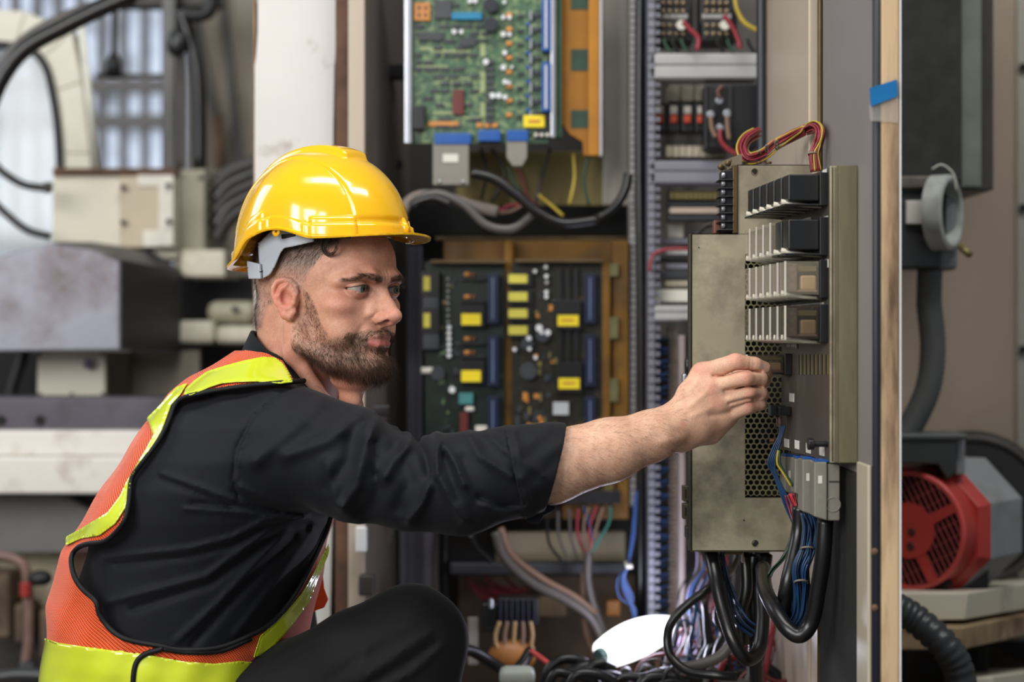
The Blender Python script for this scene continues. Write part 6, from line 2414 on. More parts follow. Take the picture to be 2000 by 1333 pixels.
cable('power_cable', [(1480, 1085, 2.50), (1470, 1150, 2.48), (1474, 1240, 2.48), (1478, 1340, 2.5)], 2.46, 0.0095, hosem, 'black cable dropping straight under the chassis gland', group=grp, n=12)
e = empty('wire_bundle', W(1420, 1150, 2.46), 'loom of navy wires inside the left black cable loop', 'wire bundle')
bundle('ln', [(1400, 1080, 2.47), (1412, 1130, 2.46), (1430, 1180, 2.45), (1450, 1215, 2.44), (1475, 1235, 2.44)], 2.46, 0.009, 0.0014, 18, [mat('navy_wire', '122238'), hosem, bluew], e, sd=12)
cable('power_cable', [(1440, 1080, 2.62), (1425, 1115, 2.60), (1385, 1150, 2.55), (1345, 1180, 2.55), (1312, 1215, 2.55), (1303, 1250, 2.55), (1312, 1285, 2.54), (1345, 1312, 2.52), (1400, 1320, 2.5), (1440, 1322, 2.5)], 2.55, 0.0065, hosem, 'black cable looping round the end of the inspection lamp', group='black cables on the cabinet floor', n=12)
cable('power_cable', [(1440, 1235, 2.6), (1410, 1280, 2.6), (1360, 1300, 2.6), (1320, 1305, 2.6)], 2.6, 0.008, gcable, 'grey cable with a bright collar right of the lamp', group='black cables on the cabinet floor', n=12)

# dark foam sheet, cream post and lamp-lit side plate at the lower right
tag(MB().box(0.4015, 0.4045, 2.085, 2.345, 0.25, CH - (912 - 666.5) / FPX * 2.2).build('foam_sheet', foam), 'rough black foam sheet on the cabinet side behind the cable loop', 'foam')
MB().box(0.3995, 0.4045, 2.013, 2.078, 0.08, CH - (905 - 666.5) / FPX * 2.05).build('cabinet_post', mat('cream_post', 'b7ad98', rough=0.45, var=0.06, scale=6, dirt='7c6b54', damt=0.35, streak=True), cab, bevel=0.002)

# ------------------------------------------------------------------ inspection lamp lying in the cabinet foot
lp = empty('inspection_lamp', W(1240, 1300, 2.9), 'bright white inspection lamp lying tilted among the cables', 'lamp')
A0 = W(1178, 1280, 2.86)
A1 = W(1318, 1222, 2.96)
mb = MB()
P = []
R_ = []
for k in range(17):
    t = k / 16
    P.append(A0.lerp(A1, t) + Vector((0, 0, 0.004 * math.sin(math.pi * t))))
    R_.append(0.012 + 0.019 * math.sin(math.pi * min(1, 0.18 + t * 0.80)) ** 0.8)
mb.tube(P, R_, 24)
mb.build('diffuser', lampm, lp, smooth=True)
mb = MB().cyl(A0 - (A1 - A0).normalized() * 0.012, A0 + (A1 - A0).normalized() * 0.002, 0.013, 20)
mb.build('end_cap', mat('teal_cap', '3c5a58'), lp, bevel=0.003)
ld = bpy.data.lights.new('inspection_lamp_light', 'POINT')
ld.energy = 2.2
ld.color = (0.78, 0.78, 1.0)
ld.shadow_soft_size = 0.04
lo_ = bpy.data.objects.new('inspection_lamp_light', ld)
lo_.location = A0.lerp(A1, 0.5) + Vector((0, -0.06, 0.03))
col.objects.link(lo_)

# terminal block, orange block and floor cables at the foot
e = empty('terminal_block', W(1010, 1200, 3.0), 'black barrier terminal block with copper wire loops at the cabinet foot', 'terminal block')
part('body', blackp, e, [(972, 1170, 1052, 1222, 3.0, 0.05)], 0.002)
for k in range(7):
    part('barrier', mat('violet_black_barrier', '22223a', rough=0.35), e, [(976 + k * 11, 1172, 979 + k * 11, 1222, 2.985, 0.03)], 0.0006)
part('side_body', blackp, e, [(940, 1180, 972, 1236, 3.0, 0.05)], 0.003)
part('bright_screw', steel, e, [(955, 1172, 963, 1190, 2.98, 0.02)], 0.002)
for k in range(5):
    x = 976 + k * 15
    cable('wire_end', [(x, 1215), (x - 8 + k * 3, 1240), (x - 6 + k * 2, 1262), (x + 6, 1270)], 2.95, 0.0035, tanw if k % 2 else coil, None, parent=e, n=6)
MBo = MB()
MBo.ball(W(1000, 1283, 2.96), 0.045, 20, (0.9, 0.5, 0.62))
tag(MBo.build('orange_cover', mat('burnt_orange_cover', '9a6430', rough=0.45, var=0.15), smooth=True), 'rounded burnt orange cover under the terminal block', 'cover')
solo('foot_plate', mat('pale_foot_plate', '8d8682', rough=0.5), [(914, 1208, 934, 1300, 3.05, 0.01)], 'pale upright plate left of the orange cover', 'plate')
grp = 'black cables on the cabinet floor'
cable('power_cable', [(880, 1268, 2.75), (920, 1272, 2.78), (960, 1295, 2.8), (1000, 1320, 2.8)], 2.8, 0.009, hosem, 'black cable leaving behind the bent knee', group=grp, n=12)
cable('power_cable', [(1000, 1318, 2.82), (1020, 1298, 2.84), (1036, 1272, 2.86)], 2.84, 0.0095, hosem, 'short black cable end pointing up right of the orange cover', group=grp, n=12)
cable('power_cable', [(1060, 1340), (1075, 1305), (1105, 1288), (1140, 1295), (1165, 1320), (1175, 1345)], 2.8, 0.0085, hosem, 'black cable arching over the heap below the lamp', group=grp, n=12)
cable('power_cable', [(1100, 1335), (1130, 1308), (1170, 1300), (1200, 1310)], 2.78, 0.010, hosem, 'shiny black cable crossing below the lamp tip', group=grp, n=12)
cable('power_cable', [(1085, 1312), (1130, 1322), (1160, 1300), (1185, 1295)], 2.76, 0.008, hosem, 'black cable twisted with the shiny one', group=grp, n=12)
cable('wire', [(1036, 1272, 2.85), (1055, 1285, 2.84), (1075, 1300, 2.82)], 2.84, 0.004, mat('bright_red_wire', 'c04040'), 'bright red wire end beside the short black cable', 'wire', n=8)
solo('junction_cover', mat('grey_green_cover', 'a4aaa0', rough=0.5, var=0.03), [(975, 1308, 1045, 1345, 2.75, 0.04)], 'pale grey green cover at the bottom edge below the orange cover', 'cover', bevel=0.01)
rr = random.Random(21)
heapm = [hosem, gcable, bluew, redw, tanw, hosem, hosem, gcable, blackr, mat('lilac_wire', '8a84a0'), maroon, bluel]
cname = lambda m: m.name.replace('_', ' ').replace(' cable sheath', '').replace(' wire', '')
for k in range(60):
    x = rr.uniform(1200, 1500)
    y = rr.uniform(1240, 1325)
    front = x > 1345 or y > 1298
    Y = rr.uniform(2.62, 2.86) if front else rr.uniform(3.0, 3.12)
    a = rr.uniform(-1.2, 1.2)
    pts = [(x - 20, 1350)]
    for s in range(5):
        pts.append((x, y))
        a += rr.uniform(-1.1, 1.1)
        x += rr.uniform(22, 46) * math.cos(a)
        y = min(1332, max(1222 if x < 1330 else 1180, y + 30 * math.sin(a)))
        if not front and x > 1330:
            x = 1330
    pts.append((x + rr.uniform(-10, 20), 1352))
    r_ = rr.choice([0.0016, 0.0022, 0.003, 0.005])
    m_ = rr.choice(heapm)
    cable('wire', pts, Y, r_, m_, ('thin ' if r_ < 0.0028 else 'thick ') + cname(m_) + ' wire curling in the tangled heap right of the lamp',
          'wire', 'tangled wires at the cabinet foot', n=6, seg=5)
for k in range(9):
    x = 1060 + k * 47 + rr.uniform(-18, 18)
    w_ = rr.uniform(0.7, 1.7)
    pts = [(x - 10, 1354), (x + 8 * w_, 1324 - rr.uniform(-6, 14)), (x + 45 * w_, 1312 + rr.uniform(-10, 14)), (x + 80 * w_, 1324 + rr.uniform(-12, 8)), (x + 104 * w_, 1352)]
    cable('power_cable', pts, rr.uniform(2.62, 2.76), rr.uniform(0.006, 0.009), hosem, 'shiny black cable humped along the bottom edge of the picture, ' + ['leftmost', 'second from left', 'third from left',
          'fourth from left', 'middle', 'fourth from right', 'third from right', 'second from right', 'rightmost'][k], group='black cables on the cabinet floor', n=10)
for k in range(34):
    x = 1346 + rr.uniform(0, 70)
    s = rr.uniform(-1, 1)
    pts = [(x + 10, 1070), (x + 12 + 10 * s, 1110), (x + 26 * s, 1150), (x - 10 + 20 * s, 1200), (x - 25 - 14 * s, 1245), (x - 40, 1290)]
    m_ = rr.choice([redw, maroon, bluel, mat('lilac_wire', '8a84a0'), tanw, hosem, hosem, gcable])
    cable('wire', pts, rr.uniform(2.75, 2.95), rr.choice([0.0014, 0.002]), m_, 'thin ' + cname(m_) + ' wire hanging behind the left black cable loop',
          'wire', 'thin wires behind the chassis foot', n=5, seg=5)
# bright collar of the grey cable
MB().box(W(712, 0, 2.95).x, 0.404, 2.5, 3.44, 0.20, 0.225).build('floor_plate', mat('cabinet_floor_steel', '4c443c', rough=0.6, var=0.2, dirt='2a241e', damt=0.4), cab)
# ------------------------------------------------------------------ right: beige machine housing with motor and junction box
YR = 3.5
hs = empty('machine_housing', W(1880, 1200, YR), 'large beige machine housing right of the open cabinet', 'machine')
part('front_sheet', beige, hs, [(1700, -200, 1984, 1500, YR, 0.02)], 0.002)
part('side_sheet', mat('pale_side_sheet', '9c9889', rough=0.5, var=0.06), hs, [(1986, -200, 2300, 1500, YR - 0.01, 0.02)], 0.004)
for y in (131, 406, 683):
    MB().cyl(W(1998, y, YR - 0.02), W(1998, y, YR), 0.008, 14).build('bolt', blackr, hs, bevel=0.001)
e = empty('wall_box', W(1850, 370, 3.2), 'tall dark galvanised metal box hung on the beige housing', 'box')
part('front', dbox, e, [(1700, -200, 1877, 352, 3.0, 0.01)], 0.001)
part('side', galv, e, [(1877, -200, 1918, 366, 3.02, 0.01)], 0.003)
part('back_flange', mat('dark_flange', '3a3832', var=0.2), e, [(1700, -200, 1941, 372, 3.05, 0.4)], 0.003)
# junction box with open round port and flexible conduit
jb = empty('junction_box', W(1830, 530, 2.95), 'grey cast junction box with an open round port and a flexible conduit', 'junction box')
part('box_body', mat('dark_cast_grey', '3c3d3d', rough=0.45, metal=0.2, var=0.2), jb, [(1740, 352, 1838, 525, 2.95, 0.10)], 0.006)
part('box_lid', mat('worn_lid', '6b6259', rough=0.5, var=0.3, scale=30), jb, [(1740, 344, 1846, 368, 2.94, 0.10)], 0.003)
part('end_body', mat('cast_grey', '7b7f7d', rough=0.4, metal=0.2, var=0.12), jb, [(1832, 380, 1872, 528, 2.97, 0.08)], 0.008)
part('name_plate', paper, jb, [(1770, 392, 1806, 438, 2.94, 0.01)], 0.002)
part('side_plate', greymot, jb, [(1815, 380, 1836, 442, 2.94, 0.012)], 0.002)
c = W(1858, 415, 2.93)
ring_ = MB()
ax = Vector((0.85, -0.53, 0))
ring_.lathe([(0.049, 0.0), (0.055, 0.003), (0.062, 0.0), (0.062, -0.03), (0.049, -0.03), (0.049, 0.0)], c, ax, 36)
ro = ring_.build('port_ring', mat('pale_cast_ring', 'a7aaa4', rough=0.45, var=0.25, scale=30), jb, smooth=False, bevel=0.001)
MB().lathe([(0.0001, -0.02), (0.050, -0.02)], c, ax, 30).build('port_bore', dark, jb)
MB().cyl(W(1876, 482, 2.95), W(1894, 498, 2.93), 0.006, 12).build('drain_cock', brass, jb, smooth=True)
MB().cyl(W(1816, 525, 2.99), W(1814, 600, 3.0), 0.021, 20).build('conduit_gland', mat('conduit_grey', '4c4d4c', rough=0.5, var=0.1), jb, bevel=0.002)
P = spline([W(1814, 590, 3.0), W(1822, 680, 3.0), W(1812, 760, 3.0), W(1780, 830, 3.0), W(1745, 880, 3.0)], 16)
R2 = [0.0205 + 0.0016 * (i % 2) for i in range(len(P))]
MB().tube(P, R2, 20).build('flexible_conduit', mat('conduit_grey', '4c4d4c'), jb, smooth=True)
cable('wire', [(1820, 330), (1840, 322), (1862, 340), (1868, 372)], 2.93, 0.0015, paper, 'thin pale wire loop over the junction box', 'wire', n=5)

# red motor
mt = empty('electric_motor', W(1830, 1155, 3.0), 'red electric motor with a grilled fan cover and a grey body', 'motor')
C0 = W(1775, 1037, 2.95)
axm = Vector((0.62, 0.78, 0)).normalized()
sideways = Vector((axm.y, -axm.x, 0))
upv = Vector((0, 0, 1))
Rm = 0.098
mb = MB().lathe([(Rm * 0.93, 0.0), (Rm, 0.004), (Rm, 0.05), (Rm * 0.97, 0.055)], C0, axm, 48)
cov = mb.build('fan_cover', redmot, mt, smooth=False, bevel=0.001)
MB().lathe([(0.0001, 0.02), (Rm * 0.95, 0.02)], C0, axm, 40).build('fan_recess', mat('fan_black', '191413', rough=0.7), cov)
MB().lathe([(Rm * 0.92, 0.001), (Rm * 1.0, -0.002), (Rm * 1.01, 0.004)], C0, axm, 48).build('rim_or_highlight', mat('rim_red', 'c24a46', rough=0.35), cov, smooth=True)


def disc(r, th, n=40, r0=0.0):
    return [(max(r0, 0.0001), -th), (r, -th), (r, 0.0), (max(r0, 0.0001), 0.0)]


MB().lathe(disc(0.046, 0.002), C0, axm, 36).build('hub_disc', redmot, cov)
mb = MB()


def dpt(u, v, o=0.0):
    return C0 + sideways * u + upv * v + axm * o


for k in range(-9, 10):                      # diagonal grille bars
    s0 = k * 0.0098
    if abs(s0) >= Rm * 0.92:
        continue
    h = math.sqrt((Rm * 0.93) ** 2 - s0 ** 2)
    for ang_ in (math.radians(62),):
        dx, dz = math.cos(ang_), -math.sin(ang_)
        nx, nz = math.sin(ang_), math.cos(ang_)
        a = (nx * s0 - dx * h, nz * s0 - dz * h)
        b2 = (nx * s0 + dx * h, nz * s0 + dz * h)
        mb.cyl(dpt(a[0], a[1], 0.002), dpt(b2[0], b2[1], 0.002), 0.0017, 6)
for k in range(-4, 5):
    s0 = k * 0.021
    h = math.sqrt(max(0, (Rm * 0.93) ** 2 - s0 ** 2))
    ang_ = math.radians(-28)
    dx, dz = math.cos(ang_), -math.sin(ang_)
    nx, nz = math.sin(ang_), math.cos(ang_)
    mb.cyl(dpt(nx * s0 - dx * h, nz * s0 - dz * h, 0.003), dpt(nx * s0 + dx * h, nz * s0 + dz * h, 0.003), 0.0012, 6)
mb.build('grille', mat('grille_dark_red', '7a2c28', rough=0.5), cov)
for ang_ in (28, -62, 118, 208):
    dx, dz = math.cos(math.radians(ang_)), math.sin(math.radians(ang_))
    nx, nz = -dz, dx
    mb = MB()
    q = [(dx * 0.04 + nx * 0.009, dz * 0.04 + nz * 0.009), (dx * Rm * .94 + nx * 0.008, dz * Rm * .94 + nz * 0.008), (dx * Rm * .94 - nx * 0.008, dz * Rm * .94 - nz * 0.008), (dx * 0.04 - nx * 0.009, dz * 0.04 - nz * 0.009)]
    mb.hexa([dpt(*p, 0.002) for p in q] + [dpt(*p, -0.001) for p in q])
    mb.build('spoke', redmot, cov)
for (u, v) in ((0.006, -0.002), (0.004, -0.026), (-0.02, -0.01)):
    MB().cyl(dpt(u, v, -0.003), dpt(u, v, -0.001), 0.0075, 14).build('bolt', mat('dark_red_bolt', '4a1c1a'), cov, bevel=0.001)
    # grey square body behind the cover
ang8 = [math.radians(22.5 + 45 * k) for k in range(8)]


def ngon(r, o, squash=1.0):
    return [C0 + axm * o + sideways * (r * math.cos(a)) + upv * (r * math.sin(a) * squash) for a in ang8]


def frus(mb, r0, o0, r1, o1):
    a, b2 = ngon(r0, o0), ngon(r1, o1)
    return mb.add(a + b2, [(k, (k + 1) % 8, (k + 1) % 8 + 8, k + 8) for k in range(8)] + [tuple(range(7, -1, -1)), tuple(range(8, 16))])


frus(MB(), 0.108, 0.050, 0.120, 0.075).build('red_flange', redmot, mt, bevel=0.002)
frus(MB(), 0.121, 0.075, 0.121, 0.20).build('motor_body', greymot, mt, bevel=0.003)
MB().cyl(dpt(0.055, -0.085, 0.01), dpt(0.055, -0.085, 0.03), 0.008, 12).build('foot_bolt', dark, mt, bevel=0.001)
tb_ = MB().pprism([(1745, 858), (1868, 858), (1868, 925), (1850, 938), (1832, 908), (1745, 905)], 2.92, 0.09)
tbx = tb_.build('terminal_box', mat('terminal_box_dark', '2f302f', rough=0.4, var=0.15), mt, bevel=0.003)
part('box_end', greymot, tbx, [(1866, 852, 1886, 930, 2.94, 0.07)], 0.005)
part('box_lid', mat('box_lid_grey', '4a4c4c', rough=0.4), tbx, [(1745, 848, 1890, 860, 2.915, 0.10)], 0.003)
part('foot', blackp, mt, [(1868, 1100, 1932, 1160, 2.98, 0.08), (1750, 1150, 1870, 1158, 2.98, 0.06)], 0.003)
# black flywheel behind the motor
fw = empty('flywheel', W(1905, 1150, 3.3), 'big black round wheel guard behind the red motor', 'wheel')
cfw = W(1900, 995, 3.35)
MB().lathe([(0.001, -0.01), (0.115, -0.01), (0.142, 0.0), (0.146, 0.02), (0.14, 0.05), (0.001, 0.05)], cfw, Vector((0.2, 1, 0)), 56).build('wheel_disc', mat('wheel_black', '1d1b1b', rough=0.55, var=0.25, scale=10, dirt='3a2c26', damt=0.38), fw, bevel=0.001)
MB().lathe([(0.128, -0.012), (0.134, -0.016), (0.140, -0.006)], cfw, Vector((0.2, 1, 0)), 56).build('wheel_rim', mat('rim_grey', '3c3936', rough=0.5), fw, smooth=True)
# platform under the motor
pf = empty('machine_platform', W(1880, 1300, 3.0), 'cream painted platform with rusty edges under the red motor', 'platform')
mb = MB()
mb.hexa([W(1700, 1215, 2.85), W(1884, 1212, 2.85), W(2080, 1178, 3.45), W(1740, 1178, 3.45), W(1700, 1158, 2.85), W(1892, 1158, 2.85), W(2080, 1128, 3.45), W(1740, 1140, 3.45)])
mb.build('upper_step', cream, pf, bevel=0.003)
mb = MB()
mb.hexa([W(1700, 1272, 2.78), W(1884, 1270, 2.78), W(2090, 1222, 3.45), W(1740, 1222, 3.45), W(1700, 1226, 2.78), W(1884, 1226, 2.78), W(2090, 1184, 3.45), W(1740, 1184, 3.45)])
mb.build('lower_step', mat('rusty_cream', '9a8464', rough=0.6, var=0.15, scale=8, dirt='5a3d28', damt=0.50, dscale=12), pf, bevel=0.003)
part('leg', dark, pf, [(1905, 1262, 1930, 1345, 3.1, 0.04)], 0.002)
part('leg', dark, pf, [(1740, 1262, 1770, 1345, 3.1, 0.04)], 0.002)
mb = MB()
mb.hexa([W(1850, 1400, 2.9), W(1940, 1400, 2.9), W(2090, 1400, 3.4), W(1850, 1400, 3.4), W(1890, 1325, 2.9), W(1940, 1322, 2.9), W(2090, 1300, 3.4), W(1890, 1300, 3.4)])
mb.build('base_block', cream, pf, bevel=0.003)
MB().box(W(1700, 0, 3.1).x, W(2060, 0, 3.1).x, 3.05, 3.48, 0.0, W(0, 1335, 3.1).z).build('plinth', dgreyp, pf)
P = spline([W(1745, 1185, 2.70), W(1790, 1212, 2.70), W(1845, 1262, 2.68), (W(1872, 1310, 2.68)), W(1885, 1400, 2.68)], 14)
R2 = [0.0235 if i % 4 else 0.0205 for i in range(len(P))]
tag(MB().tube(P, R2, 20).build('ribbed_hose', mat('ribbed_hose', '2c2e30', rough=0.4, var=0.15), smooth=True), 'thick dark ribbed hose bending down in front of the platform', 'hose')
solo('under_shade_sheet', dark, [(1700, 1255, 2100, 1345, 3.46, 0.02)], 'dark gap beneath the motor platform', 'recess')  # black sheet in place of the shade under the platform

# ------------------------------------------------------------------ left: lathe-like machine, out of focus
YM = 4.1
dw = empty('machine_door', W(70, 500, YM), 'cream machine door with a rounded window at the left edge', 'machine door')
mb = MB()
outer = [(-120, 20), (60, 20), (150, 60), (160, 120), (185, 330), (185, 520), (-120, 520)]
hole = [(-120, 85), (40, 92), (75, 112), (100, 180), (118, 280), (118, 500), (-120, 500)]
# frame as a strip between outline and hole
pts_o = [(-120, 8), (50, 22), (140, 62), (160, 160), (176, 300), (186, 520)]
pts_i = [(-120, 84), (30, 90), (80, 116), (102, 180), (116, 300), (118, 520)]
for i in range(5):
    a, b2, c2, d2 = pts_o[i], pts_o[i + 1], pts_i[i + 1], pts_i[i]
    P = [W(*d2, YM), W(*c2, YM), W(*b2, YM), W(*a, YM)]
    dv = Vector((0, 0.06, 0))
    mb.add([tuple(p) for p in P] + [tuple(p + dv) for p in P], [(0, 1, 2, 3), (7, 6, 5, 4), (0, 4, 5, 1), (2, 6, 7, 3), (1, 5, 6, 2), (3, 7, 4, 0)])
mb.build('door_frame', mat('door_cream', 'cdc9b8', rough=0.45, var=0.05), dw, bevel=0.004)
MB().tube(spline([W(x, y, YM - 0.01) for x, y in pts_i], 6), 0.009, 10).build('window_gasket', blackr, dw, smooth=True)
part('dark_jamb', dgreyp, dw, [(146, 70, 164, 330, YM + 0.05, 0.03)], 0.002)
MB().tube([W(x, y, YM + 0.02) for x, y in ((158, 40), (172, 180), (184, 330))], 0.010, 8).build('edge_trim', mat('pale_trim', 'd8d8cc'), dw, smooth=True)
part('window_pane', glassm, dw, [(-120, 90, 117, 520, YM + 0.02, 0.006)], 0)
# hall windows behind (daylit translucent sheeting)
wn1 = struct(MB().box(W(-700, 0, 7.6).x, W(330, 0, 7.6).x, 7.90, 7.95, W(0, 560, 7.9).z, W(0, -60, 7.9).z).build('window_1', skyl))
fr_ = MB()
for x in range(-680, 340, 42):
    fr_.box(W(x, 0, 7.9).x - 0.015, W(x, 0, 7.9).x + 0.015, 7.84, 7.90, W(0, 560, 7.9).z, W(0, -60, 7.9).z)
for y in (170, 240, 470):
    fr_.box(W(-700, 0, 7.9).x, W(330, 0, 7.9).x, 7.83, 7.90, W(0, y, 7.9).z - 0.03, W(0, y, 7.9).z + 0.03)
struct(fr_.build('window_2', mat('window_bars', '6d6a68', rough=0.5)))
# tall dark frame and beige sheet wall between window and column
bp2 = empty('machine_guard', W(450, 330, 4.6), 'beige brown sheet guard with slanting ribs behind the white column', 'guard')
part('sheet', mat('guard_beige', '7d7465', rough=0.55, var=0.08, scale=3, dirt='5a5144', damt=0.36), bp2, [(395, -200, 720, 1100, 4.7, 0.03)], 0.002)
for (a, b2) in (((430, -50), (470, 340)), ((380, 20), (440, 340))):
    MB().tube([W(*a, 4.66), W(*b2, 4.66)], 0.014, 4).build('rib', dgreyp, bp2)
MB().tube([W(425, 225, 4.6), W(428, 330, 4.6)], 0.012, 8).build('rib', rust, bp2)
pst = empty('hose_post', W(330, 330, 4.2), 'dark upright post carrying black hoses in front of the bright window', 'post')
part('post', blackp, pst, [(315, -100, 344, 330, 4.25, 0.06)], 0.004)
part('cross_head', dgreyp, pst, [(190, -60, 430, 12, 4.3, 0.06)], 0.004)
MB().tube(spline([W(352, 20, 4.15), (W(372, 80, 4.15)), W(388, 160, 4.15), W(390, 330, 4.15)], 8), 0.017, 12).build('hose', hosem, pst, smooth=True)
MB().tube(spline([W(350, 60, 4.18), (W(352, 160, 4.18)), W(352, 330, 4.18)], 8), 0.008, 12).build('hose', gcable, pst, smooth=True)
MB().tube(spline([W(360, 28, 4.1), (W(390, 30, 4.1)), W(410, 18, 4.1), W(415, -20, 4.1)], 8), 0.016, 12).build('pipe_elbow', blackr, pst, smooth=True)
MB().ball(W(345, 85, 4.12), 0.025, 14, (1, 0.7, 1.3)).build('coupling', blackp, pst, smooth=True)
hk = empty('hanging_work_light', W(222, 130, 4.3), 'black lamp holder hanging before the bright window on a thin rod', 'lamp')
MB().cyl(W(224, -20, 4.3), W(222, 110, 4.3), 0.007, 8).build('rod', blackp, hk)
MB().tube([W(222, 104, 4.3), W(222, 122, 4.3), W(221, 145, 4.3), W(221, 152, 4.3)], [0.008, 0.018, 0.02, 0.012], 14).build('holder', blackr, hk, smooth=True)
part('bar', blackp, hk, [(186, 143, 314, 151, 4.32, 0.015)], 0.002)
grp = 'black hoses looping before the machine door'
cable('hose', [(-30, 230, 3.6), (5, 150, 3.6), (50, 95, 3.6), (120, 55, 3.6), (190, 20, 3.6), (260, -10, 3.6)], 3.6, 0.017, hosem, 'thick black hose arching up across the door window', 'hose', grp, n=14)
cable('hose', [(-30, 195, 3.62), (8, 120, 3.62), (60, 70, 3.62), (140, 28, 3.62), (230, 0, 3.62), (300, -20, 3.62)], 3.6, 0.012, gcable, 'grey hose running just above the thick black one', 'hose', grp, n=12)
cable('hose', [(-20, 310, 3.8), (10, 340, 3.8), (50, 362, 3.8), (100, 368, 3.8)], 3.8, 0.0085, hosem, 'thin black hose looping to the cream box, upper of two', 'hose', grp, n=10)
cable('hose', [(-20, 385, 3.8), (15, 420, 3.8), (55, 450, 3.8), (98, 462, 3.8)], 3.8, 0.0085, hosem, 'thin black hose looping to the cream box, lower of two', 'hose', grp, n=10)
# cream gearbox with bolted cover plate
gb = empty('cream_gearbox', W(270, 520, 3.9), 'cream box with a bolted cover plate and a grimy top edge', 'machine part')
part('housing', cream, gb, [(102, 340, 345, 486, 3.9, 0.3)], 0.006)
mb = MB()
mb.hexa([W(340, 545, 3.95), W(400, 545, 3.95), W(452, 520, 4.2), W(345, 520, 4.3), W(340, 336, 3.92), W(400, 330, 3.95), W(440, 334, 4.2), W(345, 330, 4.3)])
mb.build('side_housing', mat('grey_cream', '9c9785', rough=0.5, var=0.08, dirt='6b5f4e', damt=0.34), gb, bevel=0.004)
part('lower_flange', cream, gb, [(240, 480, 350, 506, 3.93, 0.2), (352, 488, 440, 542, 3.93, 0.2)], 0.006)
part('grimy_top', rust, gb, [(102, 328, 345, 343, 3.89, 0.3)], 0.003)
cvp = part('cover_plate', mat('cover_beige', 'b9ab92', rough=0.5, var=0.06), gb, [(234, 344, 340, 484, 3.89, 0.01)], 0.003)
part('paint_patch', mat('white_patch', 'd8d2c6', rough=0.6), cvp, [(268, 342, 338, 364, 3.886, 0.003), (310, 362, 338, 480, 3.886, 0.003), (280, 450, 312, 482, 3.886, 0.003)], 0.001)
for (x, y) in ((240, 366), (240, 434), (328, 362), (329, 432), (392, 348)):
    MB().cyl(W(x, y, 3.872), W(x, y, 3.892), 0.006, 10).build('bolt', dgreyp, gb, bevel=0.001)
tag(cable('hose_fitting', [(86, 365), (100, 368)], 3.8, 0.012, dgreyp, 'dark hose fitting on the cream box side', 'fitting'), None)
# slate block
sb = empty('slate_block', W(170, 690, 3.6), 'heavy slate grey steel block with brown stains and sloping top', 'machine part')
mb = MB()
mb.pprism([(-80, 510), (0, 500), (100, 474), (180, 488), (234, 510), (234, 684), (-80, 688)], 3.6, 0.25)
mb.build('front_face', slate, sb, bevel=0.004)
mb = MB()
mb.hexa([W(234, 684, 3.6), W(236, 684, 3.6), W(352, 684, 3.9), W(345, 684, 3.95), W(234, 508, 3.6), W(236, 508, 3.6), W(355, 530, 3.9), W(345, 530, 3.95)])
mb.add([W(100, 473, 3.6), W(235, 508, 3.6), W(355, 530, 3.9), W(300, 490, 3.95), W(180, 473, 3.8)], [(0, 1, 2, 3, 4)])
mb.build('side_face', slated, sb)
solo('dark_backing', slated, [(330, 540, 500, 690, 4.2, 0.05)], 'dark slate panel between the slate block and the white column', 'panel')
e = empty('cream_bracket', W(420, 670, 3.9), 'stepped cream bracket between the slate block and the column', 'bracket')
part('upper_lobe', mat('bracket_cream', 'b0aa92', rough=0.5, var=0.07), e, [(402, 588, 500, 632, 3.92, 0.1)], 0.02)
part('lower_arm', cream, e, [(338, 626, 420, 672, 3.9, 0.1), (420, 636, 500, 672, 3.88, 0.1)], 0.012)
MB().cyl(W(458, 604, 3.9), W(458, 604, 3.93), 0.007, 12).build('bolt', dgreyp, e, bevel=0.001)
# dark rolled hoses right of the gearbox
for k in range(5):
    cable('hose', [(420, 470 - k * 26), (450, 425 - k * 22), (505, 395 - k * 20)], 4.0, 0.018, hosem if k % 2 else dgreyp, 'dark hose in the stack left of the hard hat, ' + ['lowest', 'second from below', 'middle', 'second from top', 'topmost'][k], 'hose', 'stacked dark hoses', n=12)
# cream plate with a button, recess panels
e = empty('button_plate', W(140, 778, 3.75), 'cream square plate with one round dark button', 'plate')
part('plate', mat('cream_plate', 'd0cbb8', rough=0.45, var=0.04), e, [(72, 686, 206, 777, 3.75, 0.02)], 0.004)
MB().cyl(W(172, 712, 3.725), W(172, 712, 3.752), 0.0105, 18).build('button', mat('violet_button', '5a4f62', rough=0.3), e, bevel=0.002)
mm = MB()
for (x, y) in ((77, 693), (200, 693), (77, 771), (140, 771), (200, 771)):
    mm.cyl(W(x, y, 3.745), W(x, y, 3.752), 0.004, 8)
mm.build('screws', dgreyp, e)
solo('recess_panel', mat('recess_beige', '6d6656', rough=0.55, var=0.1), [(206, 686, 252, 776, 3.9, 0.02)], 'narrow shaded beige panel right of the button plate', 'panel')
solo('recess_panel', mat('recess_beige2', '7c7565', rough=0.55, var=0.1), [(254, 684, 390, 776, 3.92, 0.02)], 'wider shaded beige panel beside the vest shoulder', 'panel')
solo('recess_shade_sheet', dark, [(-60, 686, 72, 776, 4.05, 0.02)], 'black sheet for the shade left of the button plate', 'recess')  # black sheets here and below paint the shade of the gaps
solo('recess_shade_sheet', dark, [(390, 676, 500, 860, 4.1, 0.02)], 'black sheet for the shade between the shaded panels and the white column', 'recess')
cable('hose', [(20, 776), (30, 740), (45, 700), (48, 684)], 3.9, 0.012, blackr, 'short black hose left of the button plate', 'hose')
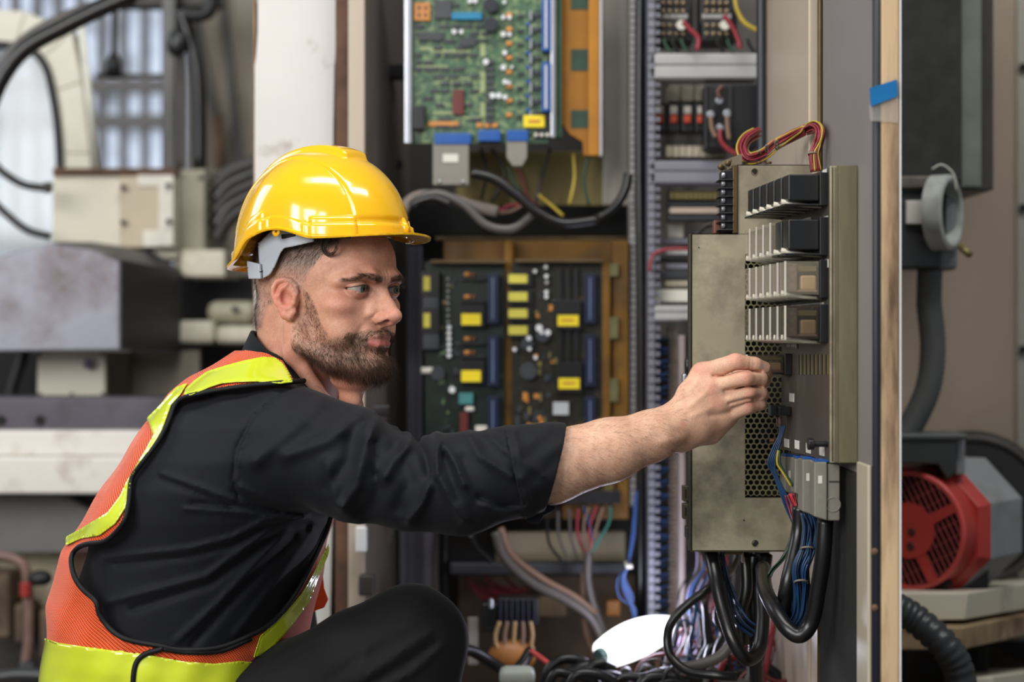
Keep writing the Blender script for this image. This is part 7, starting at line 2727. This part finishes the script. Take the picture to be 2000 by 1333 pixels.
# rail and cream slabs
e = empty('guide_rail', W(150, 845, 3.55), 'long dark violet grey guide rail with two bolt holes', 'rail')
part('rail_bar', railm, e, [(-200, 776, 420, 842, 3.55, 0.12)], 0.004)
for x in (2, 78):
    MB().cyl(W(x, 822, 3.545), W(x, 822, 3.56), 0.010, 14).build('bolt_hole', dark, e)
slabm = mat('slab_cream', 'd3cfc7', rough=0.45, var=0.05, scale=4, dirt='8a6f58', damt=0.36, dscale=4)
solo('cream_slab', slabm, [(-200, 842, 420, 892, 3.5, 0.2)], 'long cream machine slab right below the guide rail', 'machine part', bevel=0.006)
solo('cream_slab', slabm, [(-200, 894, 420, 966, 3.46, 0.24)], 'thicker lower cream machine slab with black scratches', 'machine part', bevel=0.006)
mb = MB()
mb.pprism([(-200, 966), (110, 966), (350, 1080), (-200, 1080)], 3.6, 0.03)
tag(mb.build('grey_wedge', mat('wedge_grey', '6c6c6a', rough=0.5, var=0.08), bevel=0.002), 'smooth grey wedge shaped cover under the cream slabs', 'cover')
solo('dark_cover', mat('wedge_dark', '3d3c3b', rough=0.5, var=0.1), [(100, 966, 500, 1082, 3.68, 0.03)], 'darker grey cover behind the wedge', 'cover')
solo('stained_base', mat('stained_cream', 'a89d84', rough=0.55, var=0.12, dirt='5c4a38', damt=0.46, dscale=7), [(-200, 1078, 500, 1190, 3.7, 0.05)], 'stained cream machine base beside the vest', 'machine part', bevel=0.006)
solo('machine_bed', mat('grimy_base', '3a322a', rough=0.7, var=0.4, scale=8, dirt='15110e', damt=0.5), [(-200, 1188, 700, 1450, 3.75, 0.6)], 'grimy dark machine base at the lower left', 'machine part')
for k, (x0, y0, x1, y1) in enumerate(((75, 1190, 108, 1290), (-40, 1120, 20, 1250), (25, 1180, 52, 1260))):
    solo('rusty_block', mat('rusty_block', '6a5844', rough=0.7, var=0.3, scale=20, dirt='2c2019', damt=0.46), [(x0, y0, x1, y1, 3.6, 0.1)],
         ['upright rusty block close beside the vest', 'rusty block at the very left edge', 'small rusty block between the pipes'][k], 'block', bevel=0.01)
e = empty('bent_pipe', W(50, 1200, 3.4), 'rusty bent pipe with a red joint at the lower left', 'pipe')
MB().tube(spline([W(-30, 1085, 3.4), W(20, 1090, 3.4), W(48, 1110, 3.4), W(54, 1160, 3.4), W(56, 1240, 3.4), W(50, 1300, 3.4)], 8), 0.010, 12).build('pipe', mat('rusty_pipe', '6a5248', rough=0.5, var=0.3, scale=30), e, smooth=True)
MB().cyl(W(50, 1138, 3.385), W(50, 1166, 3.385), 0.011, 14).build('red_joint', redp, e, bevel=0.002)
MB().ball(W(78, 1130, 3.4), 0.022, 12, (1.1, 1, 0.7)).build('valve', blackr, e, smooth=True)
MB().tube([W(54, 1290, 3.4), W(62, 1330, 3.4), W(75, 1400, 3.4)], [0.016, 0.022, 0.02], 12).build('boot', blackr, e, smooth=True)
P = spline([W(-20, 1325, 3.3), W(40, 1318, 3.3), W(110, 1322, 3.3)], 16)
tag(MB().tube(P, [0.011 if i % 2 else 0.013 for i in range(len(P))], 12).build('ribbed_hose', mat('ribbed_hose', '2c2e30'), smooth=True), 'thin ribbed black hose along the bottom left corner', 'hose')
# dark hose and pale part between the vest front and the cabinet
cable('hose', [(600, 1150, 3.2), (640, 1110, 3.2), (668, 1120, 3.2), (672, 1160, 3.2), (640, 1185, 3.2)], 3.2, 0.018, hosem, 'black hose loop between the vest front and the cabinet frame', 'hose')
solo('pale_bracket', cream, [(640, 1108, 684, 1190, 3.36, 0.02)], 'pale cream bracket behind the black hose loop', 'bracket', bevel=0.004)
